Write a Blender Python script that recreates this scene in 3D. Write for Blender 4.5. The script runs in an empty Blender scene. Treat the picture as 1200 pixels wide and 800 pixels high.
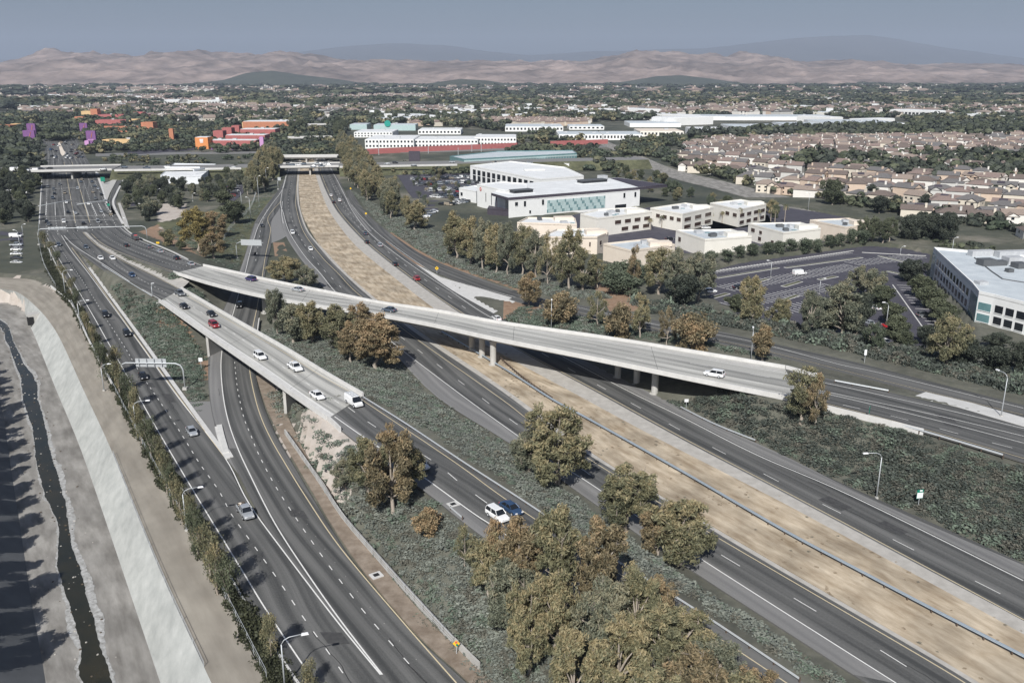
import bpy, math, random
import numpy as np
from math import radians, sin, cos, pi, atan2, sqrt
from mathutils import Vector, Matrix
from mathutils.bvhtree import BVHTree
random.seed(7); rng = np.random.default_rng(7)
sc = bpy.context.scene
COL = sc.collection
# ------------------------------------------------------------------ camera
HAZE = 6.2e-5
H = 73.0; F = 1040.0; TH = radians(16.65)
cd = bpy.data.cameras.new('camera'); cam = bpy.data.objects.new('camera', cd); COL.objects.link(cam)
cam.location = (0, 0, H); cam.rotation_euler = (pi/2 - TH, 0, 0)
cd.sensor_width = 36; cd.lens = 36*F/1200; cd.clip_start = 1; cd.clip_end = 90000
sc.camera = cam
# ------------------------------------------------------------------ sky, sun, exposure
SUN_AZ = radians(13)      # shadows run away from the camera, this much to the right
SUN_EL = radians(41)
w = bpy.data.worlds.new('World'); sc.world = w; w.use_nodes = True
nt = w.node_tree; bg = nt.nodes['Background']
sky = nt.nodes.new('ShaderNodeTexSky'); sky.sky_type = 'NISHITA'; sky.sun_disc = False
sky.sun_elevation = SUN_EL; sky.sun_rotation = pi + SUN_AZ
sky.altitude = 60; sky.air_density = 1.0; sky.dust_density = 2.5; sky.ozone_density = 2.0
tint = nt.nodes.new('ShaderNodeMix'); tint.data_type = 'RGBA'; tint.blend_type = 'MULTIPLY'
tint.inputs[0].default_value = 1; tint.inputs[7].default_value = (0.52, 0.575, 0.66)+(1,)
nt.links.new(sky.outputs[0], tint.inputs[6]); nt.links.new(tint.outputs[2], bg.inputs[0])
bg.inputs[1].default_value = 0.06
sd = bpy.data.lights.new('sun', 'SUN'); sd.energy = 3.7; sd.angle = radians(0.5); sd.color = (1.0, 0.98, 0.945)
sun = bpy.data.objects.new('sun', sd); COL.objects.link(sun)
sdir = Vector((sin(SUN_AZ)*cos(SUN_EL), cos(SUN_AZ)*cos(SUN_EL), -sin(SUN_EL)))
sun.rotation_euler = sdir.to_track_quat('-Z', 'Y').to_euler(); sun.location = (0, -50, 200)
sc.view_settings.view_transform = 'Standard'; sc.view_settings.look = 'None'
sc.view_settings.exposure = 0.62; sc.view_settings.gamma = 1
sc.render.engine = 'CYCLES'; sc.render.resolution_x = 1024; sc.render.resolution_y = 682
sc.cycles.volume_bounces = 0; sc.cycles.max_bounces = 5; sc.cycles.transparent_max_bounces = 8

# ------------------------------------------------------------------ projection of surveyed points
def ray(px, py):
    x = (px-600)/F; y = (400-py)/F
    d = Vector((x, cos(TH)+y*sin(TH), -sin(TH)+y*cos(TH)))
    return d
def P(px, py, z=0.0):
    d = ray(px, py); t = (z-H)/d.z
    return Vector((d.x*t, d.y*t, z))
def hgt(yb, yt, zb=0.0):     # height in metres of an upright thing from its foot and top rows
    return (H-zb)*(1-(yt-89.0)/(yb-89.0))

# ------------------------------------------------------------------ materials
def nmat(name):
    m = bpy.data.materials.new(name); m.use_nodes = True
    return m, m.node_tree.nodes, m.node_tree.links, m.node_tree.nodes['Principled BSDF']
def rgb(c): return (c[0], c[1], c[2], 1)
def mat(name, c, rough=0.8, c2=None, scale=1.0, amt=0.5, bump=0.0, metal=0.0, stretch=None, coord='pos', detail=5, big=None, spec=0.3):
    m, N, L, b = nmat(name)
    b.inputs['Roughness'].default_value = rough; b.inputs['Metallic'].default_value = metal
    b.inputs['Specular IOR Level'].default_value = spec
    b.inputs['Base Color'].default_value = rgb(c)
    if c2 is None and not bump: return m
    if coord == 'pos':
        g = N.new('ShaderNodeNewGeometry'); src = g.outputs['Position']
    elif coord == 'uv':
        g = N.new('ShaderNodeUVMap'); src = g.outputs[0]
    else:
        g = N.new('ShaderNodeTexCoord'); src = g.outputs['Object']
    mp = N.new('ShaderNodeMapping'); L.new(src, mp.inputs[0])
    s = stretch or (1, 1, 1); mp.inputs['Scale'].default_value = [scale*k for k in s]
    n = N.new('ShaderNodeTexNoise'); n.inputs['Scale'].default_value = 1; n.inputs['Detail'].default_value = detail
    n.inputs['Roughness'].default_value = 0.62
    L.new(mp.outputs[0], n.inputs[0])
    if c2 is not None:
        r = N.new('ShaderNodeValToRGB'); L.new(n.outputs[0], r.inputs[0])
        r.color_ramp.elements[0].position = 0.5-0.5*amt*0.6; r.color_ramp.elements[1].position = 0.5+0.5*amt*0.6
        r.color_ramp.elements[0].color = rgb(c); r.color_ramp.elements[1].color = rgb(c2)
        out = r.outputs[0]
        if big:
            n2 = N.new('ShaderNodeTexNoise'); n2.inputs['Scale'].default_value = big[0]; n2.inputs['Detail'].default_value = 3
            L.new(src, n2.inputs[0])
            mr = N.new('ShaderNodeMapRange'); L.new(n2.outputs[0], mr.inputs[0])
            mr.inputs[1].default_value = 0.35; mr.inputs[2].default_value = 0.65
            mr.inputs[3].default_value = 1-big[1]; mr.inputs[4].default_value = 1+big[1]
            mx = N.new('ShaderNodeMix'); mx.data_type = 'RGBA'; mx.blend_type = 'MULTIPLY'; mx.inputs[0].default_value = 1
            L.new(out, mx.inputs[6]); L.new(mr.outputs[0], mx.inputs[7]); out = mx.outputs[2]
        L.new(out, b.inputs['Base Color'])
    if bump:
        bp = N.new('ShaderNodeBump'); bp.inputs['Strength'].default_value = bump; bp.inputs['Distance'].default_value = 0.1
        L.new(n.outputs[0], bp.inputs['Height']); L.new(bp.outputs[0], b.inputs['Normal'])
    return m
def road_mat(name, c, c2, lane=None):
    """paved surface: fine grain, long streaks along the drive direction (uv.y metres along, uv.x metres across), patches"""
    m, N, L, b = nmat(name); b.inputs['Roughness'].default_value = 0.85; b.inputs['Specular IOR Level'].default_value = 0.25
    uv = N.new('ShaderNodeUVMap')
    def noise(sx, sy, det=4):
        mp = N.new('ShaderNodeMapping'); L.new(uv.outputs[0], mp.inputs[0]); mp.inputs['Scale'].default_value = (sx, sy, 1)
        n = N.new('ShaderNodeTexNoise'); n.inputs['Scale'].default_value = 1; n.inputs['Detail'].default_value = det
        L.new(mp.outputs[0], n.inputs[0]); return n.outputs[0]
    a = noise(0.9, 0.012); p = noise(0.15, 0.03, 3); g = noise(6, 2.5, 4)
    ad = N.new('ShaderNodeMath'); ad.operation = 'MULTIPLY_ADD'; L.new(a, ad.inputs[0]); ad.inputs[1].default_value = 0.5
    m2 = N.new('ShaderNodeMath'); m2.operation = 'MULTIPLY_ADD'; L.new(p, m2.inputs[0]); m2.inputs[1].default_value = 0.3
    m3 = N.new('ShaderNodeMath'); m3.operation = 'MULTIPLY'; L.new(g, m3.inputs[0]); m3.inputs[1].default_value = 0.2
    L.new(m3.outputs[0], m2.inputs[2]); L.new(m2.outputs[0], ad.inputs[2])
    sp = N.new('ShaderNodeSeparateXYZ'); L.new(uv.outputs[0], sp.inputs[0])      # tyre-darkened band in the middle of each 3.6 m lane
    w1 = N.new('ShaderNodeMath'); w1.operation = 'MULTIPLY'; L.new(sp.outputs[0], w1.inputs[0]); w1.inputs[1].default_value = 2*pi/3.6
    w2 = N.new('ShaderNodeMath'); w2.operation = 'COSINE'; L.new(w1.outputs[0], w2.inputs[0])
    w3 = N.new('ShaderNodeMath'); w3.operation = 'MULTIPLY_ADD'; L.new(w2.outputs[0], w3.inputs[0]); w3.inputs[1].default_value = .05; L.new(ad.outputs[0], w3.inputs[2])
    r = N.new('ShaderNodeValToRGB'); L.new(w3.outputs[0], r.inputs[0])
    r.color_ramp.elements[0].position = 0.38; r.color_ramp.elements[1].position = 0.62
    r.color_ramp.elements[0].color = rgb(c); r.color_ramp.elements[1].color = rgb(c2)
    L.new(r.outputs[0], b.inputs['Base Color'])
    return m
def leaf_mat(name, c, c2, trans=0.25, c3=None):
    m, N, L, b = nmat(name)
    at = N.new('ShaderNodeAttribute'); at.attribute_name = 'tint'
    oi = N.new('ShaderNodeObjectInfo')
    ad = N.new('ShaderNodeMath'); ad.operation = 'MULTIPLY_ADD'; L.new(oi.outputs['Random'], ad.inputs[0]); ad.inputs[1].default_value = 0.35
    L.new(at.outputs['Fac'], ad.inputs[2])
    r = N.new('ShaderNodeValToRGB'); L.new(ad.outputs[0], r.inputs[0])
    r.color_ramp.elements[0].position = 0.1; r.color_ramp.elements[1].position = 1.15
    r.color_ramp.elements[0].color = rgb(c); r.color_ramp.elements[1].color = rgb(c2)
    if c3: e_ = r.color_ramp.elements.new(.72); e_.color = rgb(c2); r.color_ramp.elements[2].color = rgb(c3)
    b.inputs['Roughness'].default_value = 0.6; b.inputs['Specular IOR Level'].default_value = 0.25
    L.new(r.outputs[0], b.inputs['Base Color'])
    t = N.new('ShaderNodeBsdfTranslucent'); L.new(r.outputs[0], t.inputs[0])
    mx = N.new('ShaderNodeMixShader'); mx.inputs[0].default_value = trans
    L.new(b.outputs[0], mx.inputs[1]); L.new(t.outputs[0], mx.inputs[2])
    L.new(mx.outputs[0], N['Material Output'].inputs[0])
    return m
M = {}
M['asphalt'] = road_mat('asphalt', (.056, .057, .056), (.150, .148, .142))
M['asphalt_old'] = road_mat('asphalt_old', (.150, .148, .146), (.235, .230, .222))
M['lot_asphalt'] = mat('lot_asphalt', (.050, .048, .062), .9, (.085, .082, .098), .25, .8)
M['deck'] = road_mat('deck', (.22, .218, .205), (.49, .48, .445))
M['concrete'] = mat('concrete', (.36, .35, .325), .85, (.52, .505, .475), .35, .9, .1)
M['concrete_pale'] = mat('concrete_pale', (.50, .49, .47), .85, (.62, .61, .585), .5, .8)
M['concrete_edge'] = mat('concrete_edge', (.33, .31, .28), .9, (.50, .475, .435), .5, .9)
M['slope'] = mat('slope', (.29, .30, .285), .9, (.47, .475, .45), .5, .9, .1, stretch=(1, .5, 1), detail=10, big=(.07, .07))
M['paint_white'] = mat('paint_white', (.62, .61, .58), .7, (.80, .79, .76), 1.5, 1)
M['paint_yellow'] = mat('paint_yellow', (.52, .43, .27), .7, (.66, .57, .40), 1.5, 1)
M['bott'] = mat('bott', (.70, .70, .68), .6)
M['dry'] = mat('dry_grass', (.25, .19, .125), .95, (.53, .45, .34), .55, .62, .6, stretch=(1, .24, 1), coord='uv', detail=12, big=(.11, .22))
M['dirt'] = mat('dirt', (.225, .200, .165), .95, (.345, .315, .265), .35, .8, .3, stretch=(1, .16, 1), coord='uv', detail=10, big=(.12, .12))
M['dirt_pale'] = mat('dirt_pale', (.36, .31, .265), .95, (.52, .475, .43), .35, .9, .6, detail=8)
M['dirt_brown'] = mat('dirt_brown', (.20, .12, .075), .95, (.33, .235, .165), .5, .9, .6, detail=8)
M['verge'] = mat('verge', (.14, .105, .075), .95, (.34, .285, .23), .45, .9, .6, detail=8)
M['bed'] = mat('bed', (.155, .145, .13), .9, (.33, .315, .29), .4, .6, .3, stretch=(1, .25, 1), coord='uv', detail=10, big=(.1, .18))
M['crust'] = mat('crust', (.20, .195, .18), .9, (.50, .50, .49), 1.4, .6, .5, detail=10)
M['water'] = mat('water', (.010, .014, .010), .25, (.040, .034, .018), .15, .8, .05, spec=.5)
M['shaded_lining'] = mat('shaded_lining', (.10, .105, .11), .9, (.15, .155, .16), .2, .8)  # channel lining again, darkened: the left slope's shade is put into its colour
M['metal'] = mat('galvanised', (.46, .48, .49), .5, (.56, .58, .59), 3, 1, metal=.3)
M['rail'] = mat('rail', (.36, .42, .47), .45, (.46, .52, .57), 2, 1, metal=.4)
M['post'] = mat('post', (.09, .065, .05), .9)
M['rubber'] = mat('rubber', (.018, .018, .02), .8)
M['glass'] = mat('dark_glass', (.015, .018, .022), .12, spec=.6)
M['glass_teal'] = mat('glass_teal', (.10, .20, .21), .15, (.17, .29, .30), .4, 1, spec=.6)
M['glass_pale'] = mat('glass_pale', (.34, .45, .45), .25, (.50, .62, .61), .6, 1, spec=.5)
M['glass_brown'] = mat('glass_brown', (.06, .038, .03), .15, spec=.5)
M['white_wall'] = mat('white_wall', (.74, .74, .72), .8, (.82, .82, .80), .3, .8)
M['grey_wall'] = mat('grey_wall', (.62, .64, .66), .8, (.70, .72, .74), .3, .8)
M['cream_wall'] = mat('cream_wall', (.72, .69, .62), .85, (.79, .76, .69), .3, .8)
M['salmon_wall'] = mat('salmon_wall', (.66, .575, .48), .85, (.74, .655, .555), .3, .8)
M['roof_white'] = mat('roof_white', (.58, .59, .59), .9, (.76, .77, .77), .15, .9, detail=6)
M['roof_grey'] = mat('roof_grey', (.40, .44, .47), .9, (.56, .60, .62), .2, .9, detail=6)
M['fascia'] = mat('fascia', (.050, .042, .055), .6, (.075, .065, .08), 1, .8)
M['unit'] = mat('unit_metal', (.38, .39, .40), .6, (.50, .51, .52), 1, .8)
M['unit_dark'] = mat('unit_dark', (.10, .105, .11), .6)
M['red_wall'] = mat('red_wall', (.34, .11, .105), .85, (.42, .15, .14), .3, .8)
M['orange_wall'] = mat('orange_wall', (.62, .235, .08), .85, (.70, .29, .11), .3, .8)
M['rust_wall'] = mat('rust_wall', (.42, .175, .10), .85, (.50, .22, .13), .3, .8)
M['ochre_wall'] = mat('ochre_wall', (.58, .40, .20), .85, (.66, .47, .25), .3, .8)
M['purple_wall'] = mat('purple_wall', (.17, .075, .20), .8, (.22, .10, .26), .5, .8)
M['pink_wall'] = mat('pink_wall', (.52, .28, .50), .8)
M['teal_sign'] = mat('teal_sign', (.02, .30, .24), .6)
M['green_sign'] = mat('green_sign', (.01, .20, .13), .5)
M['yellow_sign'] = mat('yellow_sign', (.80, .50, .03), .5)
M['white_sign'] = mat('white_sign', (.80, .80, .80), .5)
M['red_mark'] = mat('red_mark', (.60, .10, .10), .6)
M['black'] = mat('black_paint', (.02, .02, .02), .6)
M['bark'] = mat('bark', (.22, .18, .145), .9, (.44, .39, .33), 1.2, .9, .5, coord='obj', stretch=(1, 1, .3))
M['bark_dark'] = mat('bark_dark', (.07, .055, .042), .9, (.13, .105, .08), 1.5, .9, .5, coord='obj')
M['leaf_olive'] = leaf_mat('leaf_olive', (.075, .086, .056), (.250, .238, .140), .28, (.385, .32, .185))
M['leaf_grey'] = leaf_mat('leaf_grey', (.072, .088, .066), (.220, .230, .165), .28, (.31, .285, .19))
M['leaf_rust'] = leaf_mat('leaf_rust', (.090, .086, .056), (.290, .235, .140), .28, (.42, .30, .175))
M['leaf_gold'] = leaf_mat('leaf_gold', (.15, .125, .05), (.38, .31, .13))
M['leaf_dark'] = leaf_mat('leaf_dark', (.032, .041, .033), (.105, .118, .088))
M['leaf_green'] = leaf_mat('leaf_green', (.050, .062, .038), (.155, .170, .105))
M['leaf_sage'] = leaf_mat('leaf_sage', (.060, .080, .052), (.165, .190, .130))
M['cover_grey'] = leaf_mat('cover_grey', (.115, .128, .112), (.270, .285, .240), .1)
M['cover_green'] = leaf_mat('cover_green', (.065, .090, .070), (.185, .225, .170), .1)
M['cover_dark'] = leaf_mat('cover_dark', (.050, .060, .052), (.118, .132, .108), .1)
M['cover_dry'] = leaf_mat('cover_dry', (.095, .094, .076), (.215, .205, .165), .1)
M['hedge'] = leaf_mat('hedge', (.022, .026, .015), (.075, .080, .045), .1)
PAINTS = {'white': (.78, .78, .77), 'silver': (.42, .44, .46), 'grey': (.16, .17, .18), 'black': (.018, .018, .02), 'red': (.28, .02, .025),
          'blue': (.04, .08, .16), 'slate': (.09, .115, .15), 'purple': (.045, .035, .13), 'tan': (.36, .31, .24), 'bright_red': (.6, .03, .03)}
CP = {}
for k, c in PAINTS.items():
    m = mat('paint_'+k, c, .3, metal=.0 if k in ('white', 'red', 'bright_red') else .25, spec=.5)
    m.node_tree.nodes['Principled BSDF'].inputs['Coat Weight'].default_value = .6
    CP[k] = m

# ------------------------------------------------------------------ object helpers
def tag(o, label=None, cat=None, group=None, kind=None):
    if label: o['label'] = label
    if cat: o['category'] = cat
    if group: o['group'] = group
    if kind: o['kind'] = kind
    return o
def empty(name, loc, rz=0, label=None, cat=None, group=None):
    o = bpy.data.objects.new(name, None); COL.objects.link(o); o.location = loc; o.rotation_euler = (0, 0, rz)
    o.empty_display_size = .5
    return tag(o, label, cat, group)
def link(name, me, parent=None, loc=None):
    o = bpy.data.objects.new(name, me); COL.objects.link(o)
    if parent is not None: o.parent = parent
    if loc is not None: o.location = loc
    return o
def fast_mesh(name, V, Fc, mats, midx=None, tint=None, smooth=False, uv=None):
    V = np.asarray(V, dtype=np.float32); Fc = np.asarray(Fc, dtype=np.int32); k = Fc.shape[1]; n = len(Fc)
    me = bpy.data.meshes.new(name)
    me.vertices.add(len(V)); me.vertices.foreach_set('co', V.ravel())
    me.loops.add(n*k); me.loops.foreach_set('vertex_index', Fc.ravel())
    me.polygons.add(n); me.polygons.foreach_set('loop_start', np.arange(n, dtype=np.int32)*k)
    me.polygons.foreach_set('loop_total', np.full(n, k, dtype=np.int32))
    for m in mats: me.materials.append(m)
    if midx is not None: me.polygons.foreach_set('material_index', np.asarray(midx, dtype=np.int32))
    if tint is not None:
        a = me.attributes.new('tint', 'FLOAT', 'FACE'); a.data.foreach_set('value', np.asarray(tint, dtype=np.float32))
    if uv is not None:
        l = me.uv_layers.new(name='UVMap'); l.data.foreach_set('uv', np.asarray(uv, dtype=np.float32)[Fc.ravel()].ravel())
    me.polygons.foreach_set('use_smooth', np.full(n, bool(smooth)))
    me.update(calc_edges=True); me.validate()
    return me
class MB:
    def __init__(s): s.v = []; s.f = []; s.m = []; s.mats = []; s.uv = None
    def mi(s, m):
        if m not in s.mats: s.mats.append(m)
        return s.mats.index(m)
    def add(s, vs, fs, m):
        b = len(s.v); s.v += [tuple(v) for v in vs]; i = s.mi(m)
        for f in fs: s.f.append(tuple(b+k for k in f)); s.m.append(i)
    def box(s, c, d, m, rz=0, taper=1.0):
        x, y, z = d[0]/2, d[1]/2, d[2]/2; ca, sa = cos(rz), sin(rz); vs = []
        for k, (a, b_, e) in enumerate([(-1,-1,-1),(1,-1,-1),(1,1,-1),(-1,1,-1),(-1,-1,1),(1,-1,1),(1,1,1),(-1,1,1)]):
            t = taper if e > 0 else 1
            X, Y = a*x*t, b_*y*t
            vs.append((c[0]+X*ca-Y*sa, c[1]+X*sa+Y*ca, c[2]+e*z))
        s.add(vs, [(0,3,2,1),(4,5,6,7),(0,1,5,4),(1,2,6,5),(2,3,7,6),(3,0,4,7)], m)
    def tube(s, pts, rs, m, n=6, cap=True):
        pts = [Vector(p) for p in pts]; vs = []; fs = []
        for i, p in enumerate(pts):
            t = (pts[min(i+1, len(pts)-1)]-pts[max(i-1, 0)]).normalized()
            a = t.cross(Vector((0, 0, 1)) if abs(t.z) < .95 else Vector((1, 0, 0))).normalized(); b_ = t.cross(a)
            r = rs[i] if isinstance(rs, (list, tuple)) else rs
            for k in range(n):
                g = 2*pi*k/n; vs.append(p+a*(r*cos(g))+b_*(r*sin(g)))
        for i in range(len(pts)-1):
            for k in range(n):
                fs.append((i*n+k, i*n+(k+1) % n, (i+1)*n+(k+1) % n, (i+1)*n+k))
        if cap: fs.append(tuple(range(n))[::-1]); fs.append(tuple((len(pts)-1)*n+k for k in range(n)))
        s.add(vs, fs, m)
    def prism(s, poly, z0, z1, m, mtop=None):
        n = len(poly); ar = sum(poly[i][0]*poly[(i+1) % n][1]-poly[(i+1) % n][0]*poly[i][1] for i in range(n))
        if ar < 0: poly = poly[::-1]
        vs = [(p[0], p[1], z0) for p in poly]+[(p[0], p[1], z1) for p in poly]
        s.add(vs, [(i, (i+1) % n, n+(i+1) % n, n+i) for i in range(n)]+[tuple(range(n))[::-1]], m)
        s.add([(p[0], p[1], z1) for p in poly], [tuple(range(n))], mtop or m)
    def sweep(s, path, prof, m, closed=True, caps=True):
        """prof: (lateral offset to the right of travel, height) list, swept along 3D points"""
        path = [Vector(p) for p in path]; k = len(prof); vs = []; fs = []
        for i, p in enumerate(path):
            t = path[min(i+1, len(path)-1)]-path[max(i-1, 0)]; t.z = 0; t.normalize(); r = Vector((t.y, -t.x, 0))
            for a, h in prof: vs.append(p+r*a+Vector((0, 0, h)))
        kk = k if closed else k-1
        for i in range(len(path)-1):
            for j in range(kk):
                fs.append((i*k+j, (i+1)*k+j, (i+1)*k+(j+1) % k, i*k+(j+1) % k))
        if caps and closed: fs.append(tuple(range(k))); fs.append(tuple((len(path)-1)*k+j for j in range(k))[::-1])
        s.add(vs, fs, m)
    def mesh(s, name, smooth=False):
        me = bpy.data.meshes.new(name); me.from_pydata(s.v, [], s.f)
        for m in s.mats: me.materials.append(m)
        me.polygons.foreach_set('material_index', s.m)
        if smooth: me.polygons.foreach_set('use_smooth', [True]*len(s.f))
        me.update(); return me
    def obj(s, name, parent=None, loc=None, smooth=False): return link(name, s.mesh(name, smooth), parent, loc)

def cat_rom(rows, n):
    rows = np.array(rows, dtype=float); out = []
    m = len(rows)
    for i in range(m-1):
        p0, p1, p2, p3 = rows[max(i-1, 0)], rows[i], rows[i+1], rows[min(i+2, m-1)]
        for k in range(n):
            t = k/n
            q = .5*((2*p1)+(-p0+p2)*t+(2*p0-5*p1+4*p2-p3)*t*t+(-p0+3*p1-3*p2+p3)*t**3)
            out.append(q)
    out.append(rows[-1]); return out

# ------------------------------------------------------------------ road survey: rows of (left x,y, right x,y, height) seen far to near
R = {}
R['arterial'] = [(45,150,83,156,0),(49,160,92,165,0),(53,178,99,180,0),(52,190,104,190,0),(51,200,110,200,0),(50,212,116,211,0),(48,238,130,240,0),(47,262,141,260,0),(48,276,148,271,0)]
R['frontage_road'] = [(47,270,80,272,0),(60,296,92,297,0),(75,322,110,320,0),(102,368,136,357,0),(119,400,168,400,0),(152,460,212,462,0),(188,520,258,525,0),(222,582,287,583,0),(272,667,346,664,0),(300,725,396,727,0),(345,800,450,797,0),(380,855,490,850,0)]
R['ramp_under'] = [(337,200,343,200,0),(328,220,335,222,0),(310,243,327,245,0),(298,262,318,260,0),(291,285,318,285,0),(283,312,312,312,0),(272,338,307,345,0),(261,364,303,372,0),(248,395,297,405,0),(244,425,299,436,0),(245,460,308,472,0),(251,495,322,506,0),(264,525,340,538,0),(282,560,361,574,0),(308,610,390,622,0),(346,664,425,673,0),(396,727,482,740,0),(450,797,550,803,0),(490,850,600,855,0)]
R['freeway_inbound'] = [(367,143,371,143,0),(362,150,368,150,0),(352,161,361,160,0),(341,177,353,175,0),(337,195,350,195,0),(333,212,348,212,0),(329,228,348,228,0),(328,245,350,244,0),(333,272,359,270,0),(350,300,381,298,0),(366,320,398,316,0),(385,344,424,340,0),(420,375,463,372,0),(462,414,508,405,0),(515,466,589,459,0),(600,520,675,523,0),(690,585,760,575,0),(800,661,880,648,0),(1000,790,1090,770,0),(1100,857,1200,838,0)]
R['freeway_outbound'] = [(376,143,379,143,0),(373,150,377,150,0),(371,161,379,160,0),(372,177,384,175,0),(372,195,389,195,0),(377,212,398,212,0),(386,232,408,232,0),(399,253,422,253,0),(430,286,452,283,0),(470,318,491,312,0),(510,347,530,340,0),(547,372,580,368,0),(604,408,630,397,0),(700,460,735,453,0),(800,515,845,500,0),(943,590,1000,572,0),(1087,667,1160,642,0),(1200,727,1290,702,0),(1300,782,1400,752,0)]
R['frontage_ramp'] = [(405,224,411,222,0),(413,240,420,237,0),(424,254,434,254,0),(445,276,457,273,0),(487,307,500,301,0),(537,330,555,323,0),(600,352,613,344,0),(662,366,673,356,1.2),(720,378,732,368,2.4),(776,390,790,379,3.4),(830,400,843,388,4.2),(878,410,890,399,4.8),(980,434,998,423,5),(1072,458,1095,448,5),(1200,490,1225,481,5),(1330,522,1350,511,5)]
R['bridge_ramp_west'] = [(72,274,98,271,0),(90,293,118,290,1.2),(122,317,147,306,3.2),(156,338,180,322,5.4),(187,353,212,339,7)]
R['bridge_west'] = [(187,353,212,339,7),(238,389,272,374,7.2),(300,432,338,412,7.2),(345,464,380,438,7.1),(384,491,425,464,7)]
R['ramp_descending'] = [(384,491,425,464,7),(440,535,478,496,6.8),(500,577,545,541,6.3),(553,619,613,586,5.8),(640,682,700,645,5.3),(735,750,813,712,4.8),(850,832,943,800,4.4),(930,890,1020,850,4)]
R['junction_lanes'] = [(101,272,143,265,0),(120,287,160,279,1.4),(156,303,196,294,4.4),(204,320,238,312,7.8)]
R['bridge_east'] = [(204,320,238,312,7.8),(250,334,283,322,8),(308,348,322,331,8),(380,361,392,345,8),(437,369,446,356,8),(508,382,514,366,8),(580,398,583,379,8),(700,422,695,395,7.8),(820,447,808,413,7.4),(940,471,920,432,7)]
R['ramp_east'] = [(940,471,920,432,7),(985,480,960,441,6.8),(1080,505,1040,459,6.3),(1200,541,1150,484,5.6),(1330,583,1270,516,5)]
SUB = 5
ROADPTS = {}
def road_points(k):
    return [(P(r[0], r[1], r[4]), P(r[2], r[3], r[4])) for r in cat_rom(R[k], SUB)]
for k in R: ROADPTS[k] = road_points(k)
BR = ('bridge_west', 'bridge_east')

# flood channel edges (top lip right, bottom right, bottom left) far to near
CH_TOP = [(-60,333),(-20,334),(0,338),(20,342),(40,357),(58,377),(73,402),(98,457),(133,533),(187,667),(248,800),(276,860)]
CH_BOT = [(-60,349),(-20,349),(4,351),(24,357),(33,377),(44,402),(66,457),(96,530),(134,640),(188,800),(208,860)]
CH_LB = [(-160,376),(-120,380),(-80,385),(-50,400),(-30,420),(-12,440),(2,477),(13,550),(24,620),(36,700),(52,790),(60,850)]
CZ = -5.0
def dens(pts, n=4): return [tuple(p) for p in cat_rom(pts, n)]
ch_top = [P(x, y, 0) for x, y in dens(CH_TOP)]; ch_bot = [P(x, y, CZ) for x, y in dens(CH_BOT)]
ch_lb = [P(x, y, CZ) for x, y in dens(CH_LB)]
ch_lt = []
for i, p in enumerate(ch_lb):
    t = ch_lb[min(i+1, len(ch_lb)-1)]-ch_lb[max(i-1, 0)]; t.z = 0; t.normalize()
    r = Vector((t.y, -t.x, 0)); ch_lt.append(Vector((p.x, p.y, 0))+r*7.5)

# ------------------------------------------------------------------ terrain: one sheet, dense near the interchange, out to the horizon
def grow(a, step, end, f=1.18):
    out = [a]
    while abs(out[-1]) < end or len(out) < 3:
        step *= f; out.append(out[-1]+step)
    return out
gx = np.arange(-230, 262, 1.6); gy = np.arange(72, 500, 1.6)
GX = np.concatenate([[-a for a in grow(230, 2, 60000)][:0:-1], gx, np.array(grow(261, 2, 60000))[1:]])
gyn = []; a = 72.0; st = 2
while a > -8000: st *= 1.25; a -= st; gyn.append(a)
GY = np.concatenate([np.array(gyn)[::-1], gy, np.array(grow(500, 2, 70000, 1.14))[1:]])
XX, YY = np.meshgrid(GX, GY)
near = (XX > -260) & (XX < 290) & (YY > 40) & (YY < 560)
nx, ny = XX[near], YY[near]
num = np.zeros_like(nx); den = np.full_like(nx, 1/45.0**1.35); low = np.full_like(nx, 99.0); dmin = np.full_like(nx, 99.0)
def pit(poly):    # numpy point in polygon
    def f(x, y):
        ins = np.zeros(len(x), bool); n = len(poly)
        for i in range(n):
            x0, y0 = poly[i][0], poly[i][1]; x1, y1 = poly[(i+1) % n][0], poly[(i+1) % n][1]
            if y0 == y1: continue
            c = ((y0 > y) != (y1 > y)) & (x < (x1-x0)*(y-y0)/(y1-y0)+x0); ins ^= c
        return ins
    return f
for k, pts in ROADPTS.items():
    if k in BR: continue
    best = np.full_like(nx, 1e9); bz = np.zeros_like(nx); bhw = np.zeros_like(nx); bd = np.full_like(nx, 1e9)
    for (l0, r0), (l1, r1) in zip(pts[:-1], pts[1:]):
        c0 = (l0+r0)/2; c1 = (l1+r1)/2; w0 = (l0-r0).length/2; w1 = (l1-r1).length/2
        d = c1-c0; L2 = d.x*d.x+d.y*d.y+1e-9
        # perpendicular half width (rows may be cut obliquely)
        tn = Vector((d.x, d.y, 0)).normalized(); w0 = abs((l0-r0).x*tn.y-(l0-r0).y*tn.x)/2; w1 = abs((l1-r1).x*tn.y-(l1-r1).y*tn.x)/2
        t = np.clip(((nx-c0.x)*d.x+(ny-c0.y)*d.y)/L2, 0, 1)
        dist = np.hypot(nx-c0.x-t*d.x, ny-c0.y-t*d.y); hw = w0+(w1-w0)*t; e = dist-hw
        s = e < best; best[s] = e[s]; bz[s] = (c0.z+(c1.z-c0.z)*t)[s]
    ins = best < 1.6
    low[ins] = np.minimum(low[ins], bz[ins]-.25)
    dd = np.maximum(best-1.6, .8); wgt = 1/dd**1.35; num += wgt*bz; den += wgt; dmin = np.minimum(dmin, best)
hz = num/den-.08
hz = np.where(low < 50, low, hz)
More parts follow.
